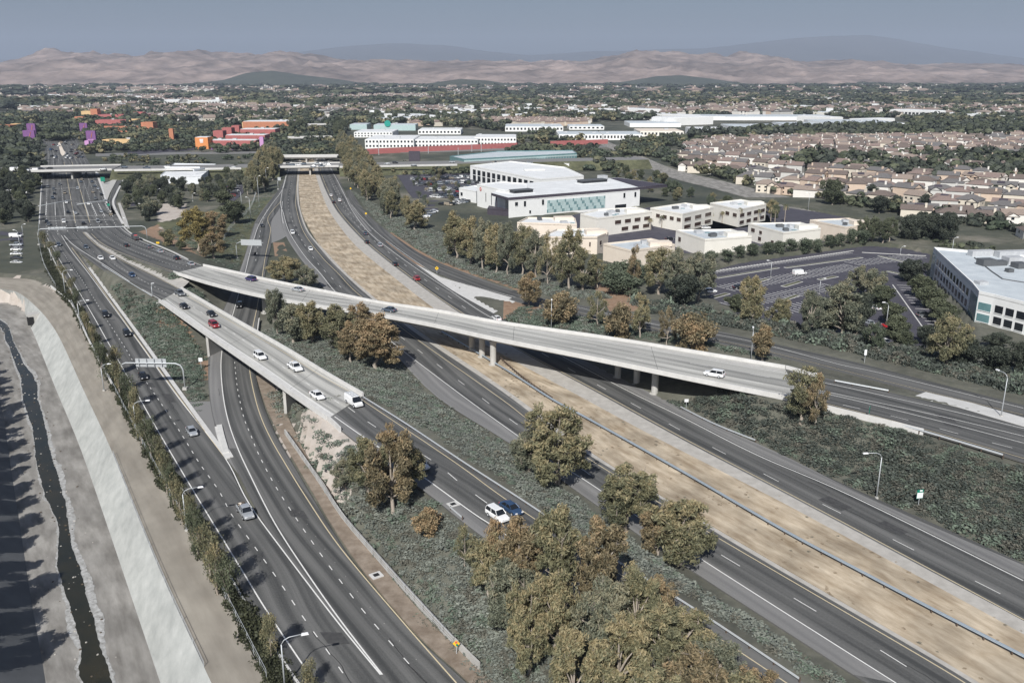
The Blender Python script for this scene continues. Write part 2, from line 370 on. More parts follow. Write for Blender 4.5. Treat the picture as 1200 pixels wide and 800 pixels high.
# channel pit
chpoly = [(p.x, p.y) for p in ch_top]+[(p.x, p.y) for p in ch_lt[::-1]]
inch = pit(chpoly)(nx, ny); hz[inch] = -7.0
ZZ = np.full_like(XX, -.25); ZZ[near] = hz
INS = np.zeros_like(XX, bool); tmp = INS[near]; tmp[:] = (dmin < .6) | inch; INS[near] = tmp
DM = np.full_like(XX, 99.0); DM[near] = dmin
# gentle undulation off the roads
def vnoise(x, y, s, seed=0):
    x = x/s; y = y/s; xi = np.floor(x).astype(np.int64); yi = np.floor(y).astype(np.int64); fx = x-xi; fy = y-yi
    fx = fx*fx*(3-2*fx); fy = fy*fy*(3-2*fy)
    def h(a, b):
        n = (a*374761393+b*668265263+seed*974634777) & 0xffffffff; n = ((n ^ (n >> 13))*1274126177) & 0xffffffff
        return ((n ^ (n >> 16)) & 0xffff)/65535.0
    return (h(xi, yi)*(1-fx)+h(xi+1, yi)*fx)*(1-fy)+(h(xi, yi+1)*(1-fx)+h(xi+1, yi+1)*fx)*fy
ZZ += np.where((DM > 2) & (DM < 90) & ~INS, (vnoise(XX, YY, 6, 1)-.5)*.5*np.clip((DM-2)/6, 0, 1), 0)
# ground cut level under the median, the car parks and the maintenance road
FLAT = [
 ([(371,150),(363,161),(354,177),(350,212),(351,240),(362,272),(400,318),(456,365),(515,403),(598,460),(684,524),(892,648),(1104,771),(1212,839),(1300,782),(1200,727),(1087,667),(943,590),(800,515),(700,460),(604,408),(547,372),(510,347),(470,318),(430,286),(399,253),(386,232),(377,212),(372,177),(371,161)], -.35),
 ([(832,320),(850,312),(880,306),(940,298),(1000,290),(1020,288),(1060,291),(1092,298),(1088,322),(1105,345),(1135,385),(1140,415),(1085,420),(1020,412),(930,392),(870,378),(828,350)], -.2),
 ([(600,262),(700,245),(905,238),(1030,262),(1010,284),(900,290),(830,300),(700,300),(620,300)], -.2),
 ([(300,438),(330,500),(366,573),(430,671),(487,738),(606,853),(650,848),(596,803),(526,738),(470,672),(428,620),(397,574),(373,538),(357,506),(341,472),(324,436)], -.35),
 ([(-300,400),(-300,310),(0,324),(40,327),(60,337),(86,360),(110,411),(132,454),(187,560),(243,662),(313,800),(360,890),(100,890),(0,500)], -.3)]
for px, zf in FLAT:
    pl_ = [P(x, y, 0) for x, y in px]; s_ = pit([(q.x, q.y) for q in pl_])(nx, ny) & ~inch; t_ = ZZ[near]; t_[s_] = np.minimum(t_[s_], zf); ZZ[near] = t_
def terr(x, y):
    i = int(np.clip(np.searchsorted(GX, x)-1, 0, len(GX)-2)); j = int(np.clip(np.searchsorted(GY, y)-1, 0, len(GY)-2))
    u = min(max((x-GX[i])/(GX[i+1]-GX[i]), 0), 1); v = min(max((y-GY[j])/(GY[j+1]-GY[j]), 0), 1)
    return float((ZZ[j, i]*(1-u)+ZZ[j, i+1]*u)*(1-v)+(ZZ[j+1, i]*(1-u)+ZZ[j+1, i+1]*u)*v)
def onroad(x, y):
    i = int(np.clip(np.searchsorted(GX, x), 0, len(GX)-1)); j = int(np.clip(np.searchsorted(GY, y), 0, len(GY)-1))
    return bool(INS[j, i])
def G(px, py):        # ground point seen at a survey pixel
    z = 0.0
    for _ in range(8):
        p = P(px, py, z); z = z*.3+.7*terr(p.x, p.y)
    p = P(px, py, z); p.z = terr(p.x, p.y); return p
# soil zones of the terrain sheet: 0 shrub soil, 1 bare brown dirt, 2 pale dirt, 3 irrigated grass, 4 urban ground, 5 dry median
zone = np.zeros(XX.shape, np.int32); zone[~near | (YY > 330)] = 4
def zpoly(px, z, val):
    global zone
    poly = [(q.x, q.y) for q in [P(a, b, z) for a, b in px]]
    sel = np.zeros(XX.shape, bool); sel[near] = pit(poly)(nx, ny); zone[sel] = val
zpoly([(-200,325),(20,326),(75,345),(128,460),(180,560),(320,810),(345,880),(200,900),(60,500),(-300,420)], 0, 2)
zpoly([(160,270),(210,250),(240,285),(236,305),(200,290)], 1, 1)
zpoly([(180,240),(214,240),(215,275),(185,268)], 0, 2)
zpoly([(345,480),(392,474),(425,520),(402,575),(380,570),(350,525)], 3, 2)
zpoly([(310,440),(330,470),(345,520),(330,540),(318,500)], 0, 2)
zpoly([(185,352),(215,375),(245,415),(235,430),(205,395),(180,372)], 4, 1)
zpoly([(0,200),(46,205),(46,222),(0,232)], 0, 3)
zpoly([(117,196),(165,195),(160,205),(122,215)], 0, 3)
zpoly([(180,262),(300,235),(330,215),(300,260),(280,310),(240,305)], 0, 3)
zpoly([(490,385),(600,455),(760,560),(700,560),(480,420)], 0, 5)
zpoly([(585,350),(640,360),(640,380),(590,376)], 0, 1)
zpoly([(690,330),(730,335),(745,365),(715,365)], 2, 1)
MS = [mat('soil_shrub', (.080, .083, .066), .95, (.155, .150, .120), .5, .9, .6, detail=8, big=(.06, .2)),
      M['dirt_brown'], M['dirt_pale'],
      mat('soil_grass', (.055, .060, .032), .95, (.13, .13, .075), .4, .9, .5, detail=8, big=(.05, .3)),
      None, M['dry']]
mu, N, L, b = nmat('urban_ground')
g = N.new('ShaderNodeNewGeometry'); n1 = N.new('ShaderNodeTexNoise'); n1.inputs['Scale'].default_value = .012; n1.inputs['Detail'].default_value = 9; n1.inputs['Roughness'].default_value = .75
L.new(g.outputs['Position'], n1.inputs[0]); r = N.new('ShaderNodeValToRGB'); L.new(n1.outputs[0], r.inputs[0])
r.color_ramp.elements[0].position = .38; r.color_ramp.elements[0].color = (.035, .042, .030, 1)
r.color_ramp.elements[1].position = .68; r.color_ramp.elements[1].color = (.24, .215, .175, 1)
e = r.color_ramp.elements.new(.52); e.color = (.075, .078, .055, 1)
L.new(r.outputs[0], b.inputs['Base Color']); b.inputs['Roughness'].default_value = .95
MS[4] = mu
ny_, nx_ = XX.shape
V = np.stack([XX, YY, ZZ], -1).reshape(-1, 3)
I = np.arange(ny_*nx_).reshape(ny_, nx_)
FQ = np.stack([I[:-1, :-1], I[:-1, 1:], I[1:, 1:], I[1:, :-1]], -1).reshape(-1, 4)
me = fast_mesh('ground', V, FQ, MS, zone[:-1, :-1].ravel(), smooth=True)
tag(link('ground', me), kind='structure')
TV, TF = V, FQ

# ------------------------------------------------------------------ roads
def ribbon(name, pts, m, lift=0.0, skirt=.3, kind='structure', parent=None, cols=1):
    n = len(pts); vs = []; uv = []; s = 0; prev = None
    for l, r in pts:
        c = (l+r)/2
        if prev is not None: s += (c-prev).length
        prev = c; wd = (r-l).length; z = Vector((0, 0, lift))
        vs += [l+z, r+z, l+z-Vector((0, 0, skirt)), r+z-Vector((0, 0, skirt))]
        uv += [(0, s), (wd, s), (-.3, s), (wd+.3, s)]
    fs = []
    for i in range(n-1):
        a, b_ = 4*i, 4*i+4
        fs += [(a, a+1, b_+1, b_), (a+2, a, b_, b_+2), (a+1, a+3, b_+3, b_+1)]
    me = fast_mesh(name, [tuple(v) for v in vs], fs, [m], uv=uv)
    o = link(name, me, parent)
    if kind: o['kind'] = kind
    return o
SURF_V = []; SURF_F = []; BVS = {}
def add_bvh(pts, key):
    vs = []; fs = []
    for l, r in pts: vs += [l, r]
    for i in range(len(pts)-1): fs += [(2*i, 2*i+1, 2*i+3, 2*i+2)]
    BVS[key] = BVHTree.FromPolygons([tuple(v) for v in vs], fs)
for k in R: add_bvh(ROADPTS[k], k)
def on(road, px, py):
    """3D point on a road's surface seen at a survey pixel"""
    h = BVS[road].ray_cast(cam.location, ray(px, py).normalized())
    if h[0] is not None: return h[0]
    q = None
    z = 0
    for _ in range(6):
        q = P(px, py, z); nr = BVS[road].find_nearest(q); z = nr[0].z
    return P(px, py, z)
lifts = {'arterial': 0, 'frontage_road': .006, 'ramp_under': .012, 'freeway_inbound': .018, 'freeway_outbound': .0, 'frontage_ramp': .006, 'bridge_ramp_west': .012,
         'junction_lanes': .018, 'ramp_descending': 0, 'ramp_east': 0}
for k, lf in lifts.items():
    ribbon(k, ROADPTS[k], M['asphalt_old'] if k in () else M['asphalt'], lf)

def strip(name, L_, R_, z, m, lift, n=4, zf=None, **kw):
    a = dens(L_, n); b_ = dens(R_, n)
    pts = [(P(x0, y0, z), P(x1, y1, z)) for (x0, y0), (x1, y1) in zip(a, b_)]
    return ribbon(name, pts, m, lift, **kw)
# median: dry grass sheet with concrete shoulders either side
A_out = [(371,150),(363,160),(355,175),(352,195),(350,212),(350,228),(352,245),(362,272),(385,298),(404,318),(432,343),(468,371),(515,404),(598,460),(684,524),(770,578),(892,650),(1104,773),(1212,839)]
A_in = [(369,150),(361,160),(353,175),(350,195),(348,212),(348,228),(350,244),(359,270),(381,298),(398,316),(424,340),(463,372),(508,405),(589,459),(675,523),(760,575),(880,648),(1090,770),(1200,838)]
B_in = [(373,150),(371,161),(372,177),(372,195),(377,212),(386,232),(399,253),(430,286),(470,318),(510,347),(547,372),(604,408),(700,460),(800,515),(943,590),(1087,667),(1200,727),(1300,782)]
B_out = [(372,150),(369,161),(369,177),(368,195),(372,212),(379,232),(390,254),(417,288),(458,322),(495,351),(528,375),(580,410),(672,460),(772,514),(920,590),(1062,667),(1172,727),(1270,782)]
strip('median_shoulder_inner', A_in, A_out, 0, M['concrete_edge'], -.010)
strip('median_shoulder_outer', B_in, B_out, 0, M['concrete_edge'], -.010)
MA = [(370,150),(362,160),(354,176),(352,196),(350,212),(351,232),(355,253),(374,286),(402,317),(430,342),(456,362),(500,393),(590,455),(700,534),(850,624),(1000,712),(1100,771),(1212,839)]
MBp = [(372,150),(370,160),(369,176),(368,196),(372,212),(379,232),(390,253),(416,286),(455,319),(493,348),(526,373),(575,405),(668,457),(772,513),(920,589),(1062,666),(1172,726),(1268,780)]
strip('median', MA, MBp, 0, M['dry'], -.03, skirt=.3)
# paved gores
def poly_sheet(name, px, z, m, lift=.0, kind='structure', skirt=.25):
    ps = [P(a, b_, z) for a, b_ in px]; mb = MB()
    n = len(ps); ar = sum(ps[i].x*ps[(i+1) % n].y-ps[(i+1) % n].x*ps[i].y for i in range(n))
    if ar < 0: ps = ps[::-1]
    vs = [(p.x, p.y, p.z+lift) for p in ps]; lo = [(p.x, p.y, p.z+lift-skirt) for p in ps]
    me = bpy.data.meshes.new(name)
    me.from_pydata(vs+lo, [], [tuple(range(n))]+[(i, n+i, n+(i+1) % n, (i+1) % n) for i in range(n)]); me.materials.append(m)
    o = link(name, me); o['kind'] = kind; me.update(); return o
poly_sheet('gore_area', [(331,236),(326,244),(316,262),(318,285),(330,280),(339,275),(331,255)], 0, M['asphalt_old'], -.02)
poly_sheet('gore_area', [(320,284),(333,284),(338,300),(322,300)], 0, M['dirt_brown'], -.015)
poly_sheet('gravel_area', [(487,309),(517,325),(608,351),(578,367),(540,348),(515,331)], 0, M['concrete_pale'], -.016)
poly_sheet('gore_area', [(80,278),(105,314),(128,348),(148,343),(122,318),(92,294)], 0, M['asphalt_old'], .02)
poly_sheet('gore_area', [(98,273),(112,288),(140,306),(180,325),(200,335),(214,334),(204,320),(158,304),(124,288),(108,273)], 0, M['concrete_edge'], 0) if False else None
poly_sheet('gore_area', [(222,470),(246,470),(252,500),(264,526),(284,560),(272,545),(245,507)], 0, M['asphalt_old'], -.012)
gr = [(P(98,272,.05), P(101,272,.05)), (P(112,286,.8), P(120,286,.8)), (P(147,306,3.3), P(158,303,3.6)), (P(180,322,5.4), P(196,317,6.6)), (P(212,339,7), P(222,330,7.2))]
ribbon('gore_strip', gr, M['concrete_edge'], .03, skirt=.5)
gr = [(P(1068,465,6), P(1085,459,5.5)), (P(1120,476,5.8), P(1140,472,5.2)), (P(1200,499,5.5), P(1210,492,5.1)), (P(1330,535,5.1), P(1335,524,5))]
ribbon('gore_strip', gr, M['concrete_pale'], .0, skirt=1)
strip('dirt_verge', [(300,440),(311,474),(326,506),(345,540),(366,575),(394,622),(430,673),(487,740),(556,803),(606,855)], [(314,436),(330,472),(346,506),(362,538),(386,573),(416,620),(456,673),(514,738),(582,800),(630,850)], 0, M['verge'], -.03)
strip('dirt_verge', [(452,283),(491,311),(560,324),(620,345)], [(458,271),(500,298),(560,318),(628,342)], 0, M['dirt_brown'], -.02)

def shoulder(road, A, B):
    pass
strip('hard_shoulder', [(329,245),(333,272),(350,300),(366,320),(385,344),(420,375),(460,412),(513,466),(598,520),(690,585),(800,661),(1000,790)], [(330,245),(338,272),(356,300),(374,320),(394,344),(429,376),(470,410),(544,466),(605,510),(697,570),(807,646),(1048,800)], 0, M['asphalt_old'], .024, skirt=.01)
strip('hard_shoulder', [(406,232),(414,247),(433,271)], [(408,232),(416,247),(436,271)], 0, M['asphalt_old'], .01, skirt=.01)
strip('hard_shoulder', [(608,388),(664,418),(742,459),(802,488),(889,532),(1002,581),(1200,678)], [(628,397),(680,420),(760,459),(845,500),(930,539),(1032,590),(1200,662)], 0, M['asphalt_old'], .01, skirt=.01)
strip('hard_shoulder', [(299,262),(292,285),(283,312),(273,340),(262,364),(250,395),(246,425),(246,460),(252,495),(266,525)], [(303,262),(296,285),(288,312),(279,340),(272,366),(263,395),(259,425),(261,460),(268,495),(279,525)], 0, M['asphalt_old'], .018, skirt=.01)
def elev_strip(name, road, s0, s1, m, lift):
    pts = ROADPTS[road]; n = len(pts); out = []
    for i, (l, r) in enumerate(pts):
        t = i/(n-1); a0 = s0[0]+(s0[1]-s0[0])*t; a1 = s1[0]+(s1[1]-s1[0])*t; out.append((l+(r-l)*a0, l+(r-l)*a1))
    ribbon(name, out, m, lift, skirt=.01)
elev_strip('hard_shoulder', 'ramp_descending', (.0, .0), (.22, .2), M['asphalt_old'], .008)
elev_strip('hard_shoulder', 'bridge_west', (.03, .03), (.17, .19), M['concrete_pale'], .026)
elev_strip('hard_shoulder', 'bridge_east', (.03, .03), (.12, .12), M['concrete'], .026)
elev_strip('hard_shoulder', 'bridge_east', (.87, .87), (.97, .97), M['concrete'], .026)
# ------------------------------------------------------------------ markings (flat paint 5 mm above the paving)
MK = {}
def path3(road, px, n=6):
    return [on(road, x, y) for x, y in cat_rom(px, n)]
def resample(pts, step):
    out = [pts[0]]; acc = 0; 
    for a, b_ in zip(pts[:-1], pts[1:]):
        L_ = (b_-a).length
        if L_ < 1e-6: continue
        t = step-acc
        while t < L_: out.append(a+(b_-a)*(t/L_)); t += step
        acc = (acc+L_) % step
    return out
def paint(road, pts, wd, m, lift=.034):
    mb = MK.setdefault((road, m.name), (MB(), m))[0]; vs = []
    for i, p in enumerate(pts):
        t = pts[min(i+1, len(pts)-1)]-pts[max(i-1, 0)]; t.z = 0
        if t.length < 1e-6: t = Vector((0, 1, 0))
        t.normalize(); r = Vector((t.y, -t.x, 0))*(wd/2); z = Vector((0, 0, lift)); vs += [p-r+z, p+r+z]
    mb.add(vs, [(2*i, 2*i+1, 2*i+3, 2*i+2) for i in range(len(pts)-1)], m)
W_, Y_ = M['paint_white'], M['paint_yellow']
def line(road, px, wd=.16, m=W_): paint(road, path3(road, px), wd, m)
def dash(road, px, period, ln, wd=.14, m=W_, off=0):
    pts = resample(path3(road, px, 8), .5); k = int(period/.5); q = max(2, int(round(ln/.5))+1)
    for i in range(int(off/.5), len(pts)-q+1, k): paint(road, pts[i:i+q], wd, m)
# inbound freeway
line('freeway_inbound', [(345,177),(339,197),(333,214),(330,228),(329,240),(332,250),(339,272),(357,300),(375,320),(395,344),(430,376),(471,410),(545,466),(606,510),(657,545),(697,570),(808,646),(1050,800)], .2)
line('freeway_inbound', [(350,177),(349,200),(347,228),(347,243),(356,272),(378,302),(395,319),(418,343),(458,374),(492,400),(587,467),(627,497),(718,555),(833,625),(1085,772),(1140,806)], .18, Y_)
dash('freeway_inbound', [(347,177),(344,200),(339,228),(338,243),(345,265),(354,282),(372,308),(396,333),(420,357),(482,404),(559,462),(610,500),(690,555),(847,651),(902,706),(1045,778)][:14-1]+[(690,556)], 14.6, 4.0)
dash('freeway_inbound', [(690,556),(847,651),(1000,742),(1096,802)], 14.6, 4.0, off=6)
# outbound freeway
line('freeway_outbound', [(376,177),(375,196),(380,213),(389,232),(402,253),(433,286),(473,318),(512,347),(550,372),(606,408),(702,459),(802,514),(945,589),(1087,665),(1200,726)], .18, Y_)
line('freeway_outbound', [(381,177),(387,196),(396,213),(404,229),(413,247),(432,272),(462,296),(496,320),(528,341),(565,366),(606,388),(662,419),(740,460),(800,489),(887,533),(1000,582),(1199,680)], .2)
dash('freeway_outbound', [(378,177),(380,196),(388,213),(396,230),(407,250),(430,275),(470,307),(497,327),(538,356),(562,372),(620,405),(653,424),(695,448),(730,467),(818,515),(876,545),(943,580),(1021,619),(1116,667),(1225,722)], 14.6, 4.0, off=5)
dash('freeway_outbound', [(384,200),(392,216),(401,232),(411,250),(433,275)], 14.6, 4.0, off=3)
line('frontage_ramp', [(412,240),(425,256),(447,277),(487,306),(516,324),(560,337),(604,348)], .15)
line('frontage_ramp', [(668,358),(724,370),(776,382),(834,391),(890,402),(980,426),(1040,439),(1199,478)], .18)
line('frontage_ramp', [(680,367),(726,375),(776,387),(834,398),(880,407),(985,433),(1080,457),(1199,486)], .12, Y_)
# ramp under the bridges
line('ramp_under', [(335,206),(331,222),(316,243),(304,262),(297,282),(292,300),(287,320),(280,343),(272,371),(264,393),(260,412),(259,435),(262,467),(268,495),(277,521),(290,550),(321,611),(357,667),(400,728),(448,790)], .2)
line('ramp_under', [(329,236),(314,255),(317,270),(311,300),(307,326),(302,356),(296,385),(292,410),(293,437),(300,470),(308,494),(319,517),(333,541),(357,580),(400,643),(470,726),(535,800)], .18, Y_)
line('ramp_under', [(331,236),(330,250),(332,262)], .18)
dash('ramp_under', [(275,424),(277,445),(280,464),(286,490),(294,510),(304,534),(322,568),(345,604),(378,652),(407,691),(433,724),(492,792)], 4.75, 1.6)
dash('ramp_under', [(313,246),(307,262),(303,285),(299,310)], 14.6, 4)
# frontage road
line('frontage_road', [(54,276),(66,298),(80,321),(108,368),(126,400),(160,460),(190,513),(231,582),(283,667),(313,716),(360,786)], .2)
line('frontage_road', [(72,276),(84,295),(102,318),(122,345),(162,400),(210,467),(263,535),(292,590),(340,656),(400,734),(446,790)], .2)
line('frontage_road', [(84,290),(103,316),(123,344),(163,400),(212,468),(262,534)], .16, Y_)
dash('frontage_road', [(62,276),(75,298),(92,322),(109,348),(126,376),(147,408),(163,435),(187,470),(213,509),(234,543),(256,574),(271,602),(288,626),(309,655),(332,688),(354,721),(387,767),(410,800)], 4.75, 1.7)
# junction arms
line('bridge_ramp_west', [(75,276),(90,290),(128,314),(160,335),(190,352)], .24)
line('bridge_ramp_west', [(97,272),(114,288),(144,306),(178,322),(209,338)], .16, Y_)
dash('bridge_ramp_west', [(86,274),(103,291),(136,311),(166,328),(199,346)], 4.75, 1.7)
line('bridge_west', [(195,351),(246,388),(311,431),(356,463),(390,486)], .2)
line('bridge_west', [(210,341),(276,380),(330,411),(376,440),(421,465)], .14, Y_)
dash('bridge_west', [(203,344),(264,384),(322,423),(352,444),(405,477)], 7.3, 2.2)
line('ramp_descending', [(392,488),(432,516),(488,553),(553,600),(585,621),(650,668),(740,740)], .22)
line('ramp_descending', [(422,467),(470,499),(538,545),(593,585),(680,643),(795,716),(925,802)], .16, Y_)
dash('ramp_descending', [(408,477),(440,500),(507,540),(547,572),(610,617),(700,680),(800,760)], 9.5, 3.4)
line('junction_lanes', [(107,274),(124,288),(160,303),(206,319)], .15, Y_)
line('junction_lanes', [(141,267),(158,279),(194,295),(236,311)], .18)
for f in (.33, .6, .82):
    dash('junction_lanes', [(107+(141-107)*f,274-7*f),(124+36*f,288-9*f),(160+36*f,303-9*f),(206+32*f,319-8*f)], 4.75, 1.7)
for f, wd_ in ((.13, .2), (.36, .14), (.62, .14), (.86, .2)):
    q = [((a[0]+(a[2]-a[0])*f), (a[1]+(a[3]-a[1])*f)) for a in R['bridge_east']]
    (line if f in (.13, .86) else lambda *a_: dash(a_[0], a_[1], 14.6, 4.5, a_[2]))('bridge_east', q, wd_)
line('ramp_east', [(922,441),(978,451),(1100,478),(1200,502)], .18)
line('ramp_east', [(925,451),(978,461),(1100,487),(1200,511)], .18)
line('ramp_east', [(926,454),(980,464),(1100,493),(1200,519)], .18)
dash('ramp_east', [(935,463),(1000,477),(1040,486),(1082,497),(1126,509),(1172,521),(1215,532)], 9.6, 3.6)
line('ramp_east', [(943,467),(985,477),(1080,502),(1200,537)], .14, Y_)
# arterial lanes
for f in (.08, .20, .32, .44, .62, .72, .82, .92):
    q = [(a[0]+(a[2]-a[0])*f, a[1]+(a[3]-a[1])*f) for a in R['arterial']]
    if f in (.44, .62): line('arterial', q[3:8], .25, Y_)
    dash('arterial', q, 9, 3, .2)
    if q[7][1] > 200: line('arterial', [(q[6][0], 236+3*f), (q[7][0]-1, 252+2*f)], .25)
for ya, xa, xb in ((254, 50, 139), (238, 88, 126), (222, 48, 90), (259, 49, 141)):
    line('arterial', [(xa, ya), (xb, ya-2)], .5)
for (road, mn), (mb, m) in MK.items():
    o = mb.obj('lane_markings'); o['kind'] = 'structure'
# raised lane dots between the dashes of the under ramp
mb = MB(); pts = resample(path3('ramp_under', [(275,424),(280,464),(294,510),(322,568),(378,652),(433,724),(492,792)]), 4.75)
for p in pts: mb.box((p.x, p.y+2.2, p.z+.03), (.09, .09, .02), M['concrete'])
o = mb.obj('lane_dots'); o['kind'] = 'structure'

# ------------------------------------------------------------------ kerbs
def kerb(name, px, z0, z1, w_=.25, h=.14, m=None, road=None):
    pts = path3(road, px) if road else [P(x, y, z0+(z1-z0)*i/(max(len(px)-1, 1)*4)) for i, (x, y) in enumerate(dens(px))]
    mb = MB(); mb.sweep(pts, [(-w_/2, -.2), (-w_/2, h), (w_/2, h), (w_/2, -.2)], m or M['concrete_pale']); o = mb.obj(name); o['kind'] = 'structure'; return o
kerb('kerb', [(105,314),(135,355),(168,400),(215,466),(267,537)], 0, 0, .9, .18)
kerb('kerb', [(270,536),(260,518),(255,500)], 0, 0, 1.2, .2)
kerb('kerb', [(98,268),(120,276),(143,266)], 0, 0, .3) if False else None
kerb('kerb', [(56,290),(70,318),(94,358),(118,402),(150,462),(186,524),(218,582),(254,648),(300,726),(344,792),(380,846)], 0, 0, .3, .15)
kerb('kerb', [(144,265),(158,276),(200,294),(220,304)], 0, 5.8, .5, .18, road='junction_lanes')
kerb('kerb', [(46,262),(49,212),(52,196)], 0, 0, .6, .2)
kerb('kerb', [(144,262),(133,240),(136,228),(146,209)], 0, 0, 1.2, .2)
kerb('kerb', [(125,238),(118,215),(112,200)], 0, 0, 1.0, .2)
ribbon('ramp_loop', [(P(x0, y0, 0), P(x1, y1, 0)) for x0, y0, x1, y1 in cat_rom([(152,205,158,208),(140,209,146,212),(132,222,139,224),(127,238,136,238),(128,250,142,252)], 4)], M['asphalt'], .0)
poly_sheet('sidewalk', [(111,200),(116,214),(125,237),(129,226),(137,211),(150,205),(146,203),(128,213),(122,215),(116,203)], 0, M['concrete'], .12)
poly_sheet('sidewalk', [(138,238),(146,265),(152,268),(146,250),(141,238)], 0, M['concrete'], .12)
poly_sheet('traffic_island', [(68,168),(71,180),(73,183),(78,180),(75,177),(70,167)], 0, M['salmon_wall'], .14)
strip('arterial_median_bed', [(60,140),(63,150),(68,160),(70,168)], [(72,143),(75,153),(75,160),(73,168)], 0, M['verge'], .12)

# ------------------------------------------------------------------ flood channel
def quad_strip(name, A, B, m, segs=1, kind='structure', uvs=True, bumps=0, lift=0):
    vs = []; uv = []; s = 0
    for i, (a, b_) in enumerate(zip(A, B)):
        if i: s += ((A[i]+B[i])/2-(A[i-1]+B[i-1])/2).length
        for k in range(segs+1):
            p = a+(b_-a)*(k/segs); z = p.z+lift
            if bumps and 0 < k < segs: z += bumps*(vnoise(np.array([p.x]), np.array([p.y]), 1.3, 3)[0]-.5)
            vs.append((p.x, p.y, z)); uv.append(((b_-a).length*k/segs, s))
    n = segs+1; fs = [(i*n+k, i*n+k+1, (i+1)*n+k+1, (i+1)*n+k) for i in range(len(A)-1) for k in range(segs)]
    me = fast_mesh(name, vs, fs, [m], uv=uv); o = link(name, me)
    if kind: o['kind'] = kind
    return o
def match(A, n):      # resample a 3D polyline to n points by length
    L_ = [0]
    for a, b_ in zip(A[:-1], A[1:]): L_.append(L_[-1]+(b_-a).length)
    out = []; j = 0
    for i in range(n):
        s = L_[-1]*i/(n-1)
        while j < len(A)-2 and L_[j+1] < s: j += 1
        t = (s-L_[j])/max(L_[j+1]-L_[j], 1e-6); out.append(A[j]+(A[j+1]-A[j])*min(max(t, 0), 1))
    return out
quad_strip('channel_lining', ch_bot, ch_top, M['slope'])
lip = []
for i, p in enumerate(ch_top):
    t = ch_top[min(i+1, len(ch_top)-1)]-ch_top[max(i-1, 0)]; t.z = 0; t.normalize(); lip.append(p+Vector((t.y, -t.x, 0))*-2.6)
quad_strip('channel_lip', [p+Vector((0, 0, -.02)) for p in ch_top], [p+Vector((0, 0, -.09)) for p in lip], M['dirt'])
nbm = 60; cb = match(ch_bot, nbm); cl = match(ch_lb, nbm); ct = match(ch_lt, nbm)
quad_strip('channel_bed', cl, cb, M['bed'], 6, lift=-.02)
quad_strip('channel_lining', ct, cl, M['shaded_lining'])  # left slope, with its shade painted in
lip2 = [p+(p-q).normalized()*14 for p, q in zip(ct, cl)]
for p in lip2: p.z = 0
quad_strip('channel_bank', lip2, [p+Vector((0, 0, -.02)) for p in ct], M['dirt'])
# maintenance road strip between the channel and the hedge
WALL = [(-70,322),(0,325),(40,328),(60,338),(72,348),(86,361),(100,392),(110,412),(132,455),(150,489),(187,561),(243,663),(313,800),(345,860)]
wl3 = match([P(x, y, 0) for x, y in dens(WALL)], 70)
lp = match([p.copy() for p in ch_top], 70)
quad_strip('maintenance_road', [p+Vector((0, 0, .0)) for p in lp], [p+Vector((0, 0, .02)) for p in wl3], M['dirt'], 4, lift=.03)
# water and the pale crust it leaves, uneven edges
WL = [(-30,372),(-12,378),(0,384),(8,402),(22,440),(26,470),(37,510),(41,545),(52,582),(66,612),(68,634),(66,664),(78,702),(88,735),(94,762),(90,786),(98,812),(104,860)]
WR = [(-30,366),(-6,372),(8,380),(18,402),(28,424),(42,444),(46,468),(53,494),(60,530),(73,568),(80,608),(86,640),(96,668),(104,700),(112,722),(118,752),(130,782),(134,812),(140,860)]
def jag(px, a, seed):
    r_ = random.Random(seed); return [(x+r_.uniform(-a, a), y) for x, y in cat_rom(px, 7)]
wl = [P(x, y, CZ) for x, y in jag(WL, .9, 1)]; wr = [P(x, y, CZ) for x, y in jag(WR, .9, 2)]
wl = match(wl, 420); wr = match(wr, 420); rw = random.Random(3)
for i in range(420):      # ragged, narrower trickle
    q = (wr[i]-wl[i]); s1 = .0+.12*vnoise(np.array([i*1.0]), np.array([1.]), 14, 8)[0]+.05*rw.random(); s2 = -.02+.12*vnoise(np.array([i*1.0]), np.array([5.]), 11, 9)[0]+.05*rw.random()
    wl[i] = wl[i]+q*s1; wr[i] = wr[i]-q*s2
quad_strip('water', wl, wr, M['water'], lift=.03)
rr = random.Random(5); out_ = []; out2 = []
for i, (a, b_) in enumerate(zip(wl, wr)):
    t = (b_-a).normalized(); f1 = lambda s, sd_: vnoise(np.array([i*1.0]), np.array([3.]), s, sd_)[0]
    out_.append(b_+t*(.15+1.1*f1(17, 1)+.5*f1(4, 2)+rr.uniform(-.12, .12)))
    out2.append(a-t*(.05+2.2*max(0, f1(15, 4)-.45)+.45*f1(4, 5)+rr.uniform(-.12, .12)))
quad_strip('mineral_crust', [p for p in wr], out_, M['crust'], lift=.012); quad_strip('mineral_crust', out2, wl, M['crust'], lift=.012)
# stones and rubbish scattered on the channel bed
rock = MB(); rr = random.Random(11)
def rockpts(mb, p, s, m):
    vs = [(p.x+s*rr.uniform(.6, 1)*cos(a)*c, p.y+s*rr.uniform(.6, 1)*sin(a)*c, p.z+z*s) for z, c in ((0, 1), (.45, .8)) for a in (0, 1.26, 2.5, 3.77, 5.0)]
    vs.append((p.x, p.y, p.z+s*.65))
    mb.add(vs, [(k, (k+1) % 5, 5+(k+1) % 5, 5+k) for k in range(5)]+[(5+k, 5+(k+1) % 5, 10) for k in range(5)], m)
for i in range(260):
    k = rr.randrange(420); p = (wl[k], wr[k])[rr.random() < .6]; d = (wr[k]-wl[k]).normalized()*rr.gauss(0, 1.6)
    rockpts(rock, p+d+Vector((0, 0, 0)), rr.uniform(.06, .3), M['bark_dark'] if rr.random() < .5 else M['concrete_edge'])
tag(rock.obj('stones'), 'small dark stones and debris strewn along the trickle of water in the flood channel', 'stones', kind='stuff')
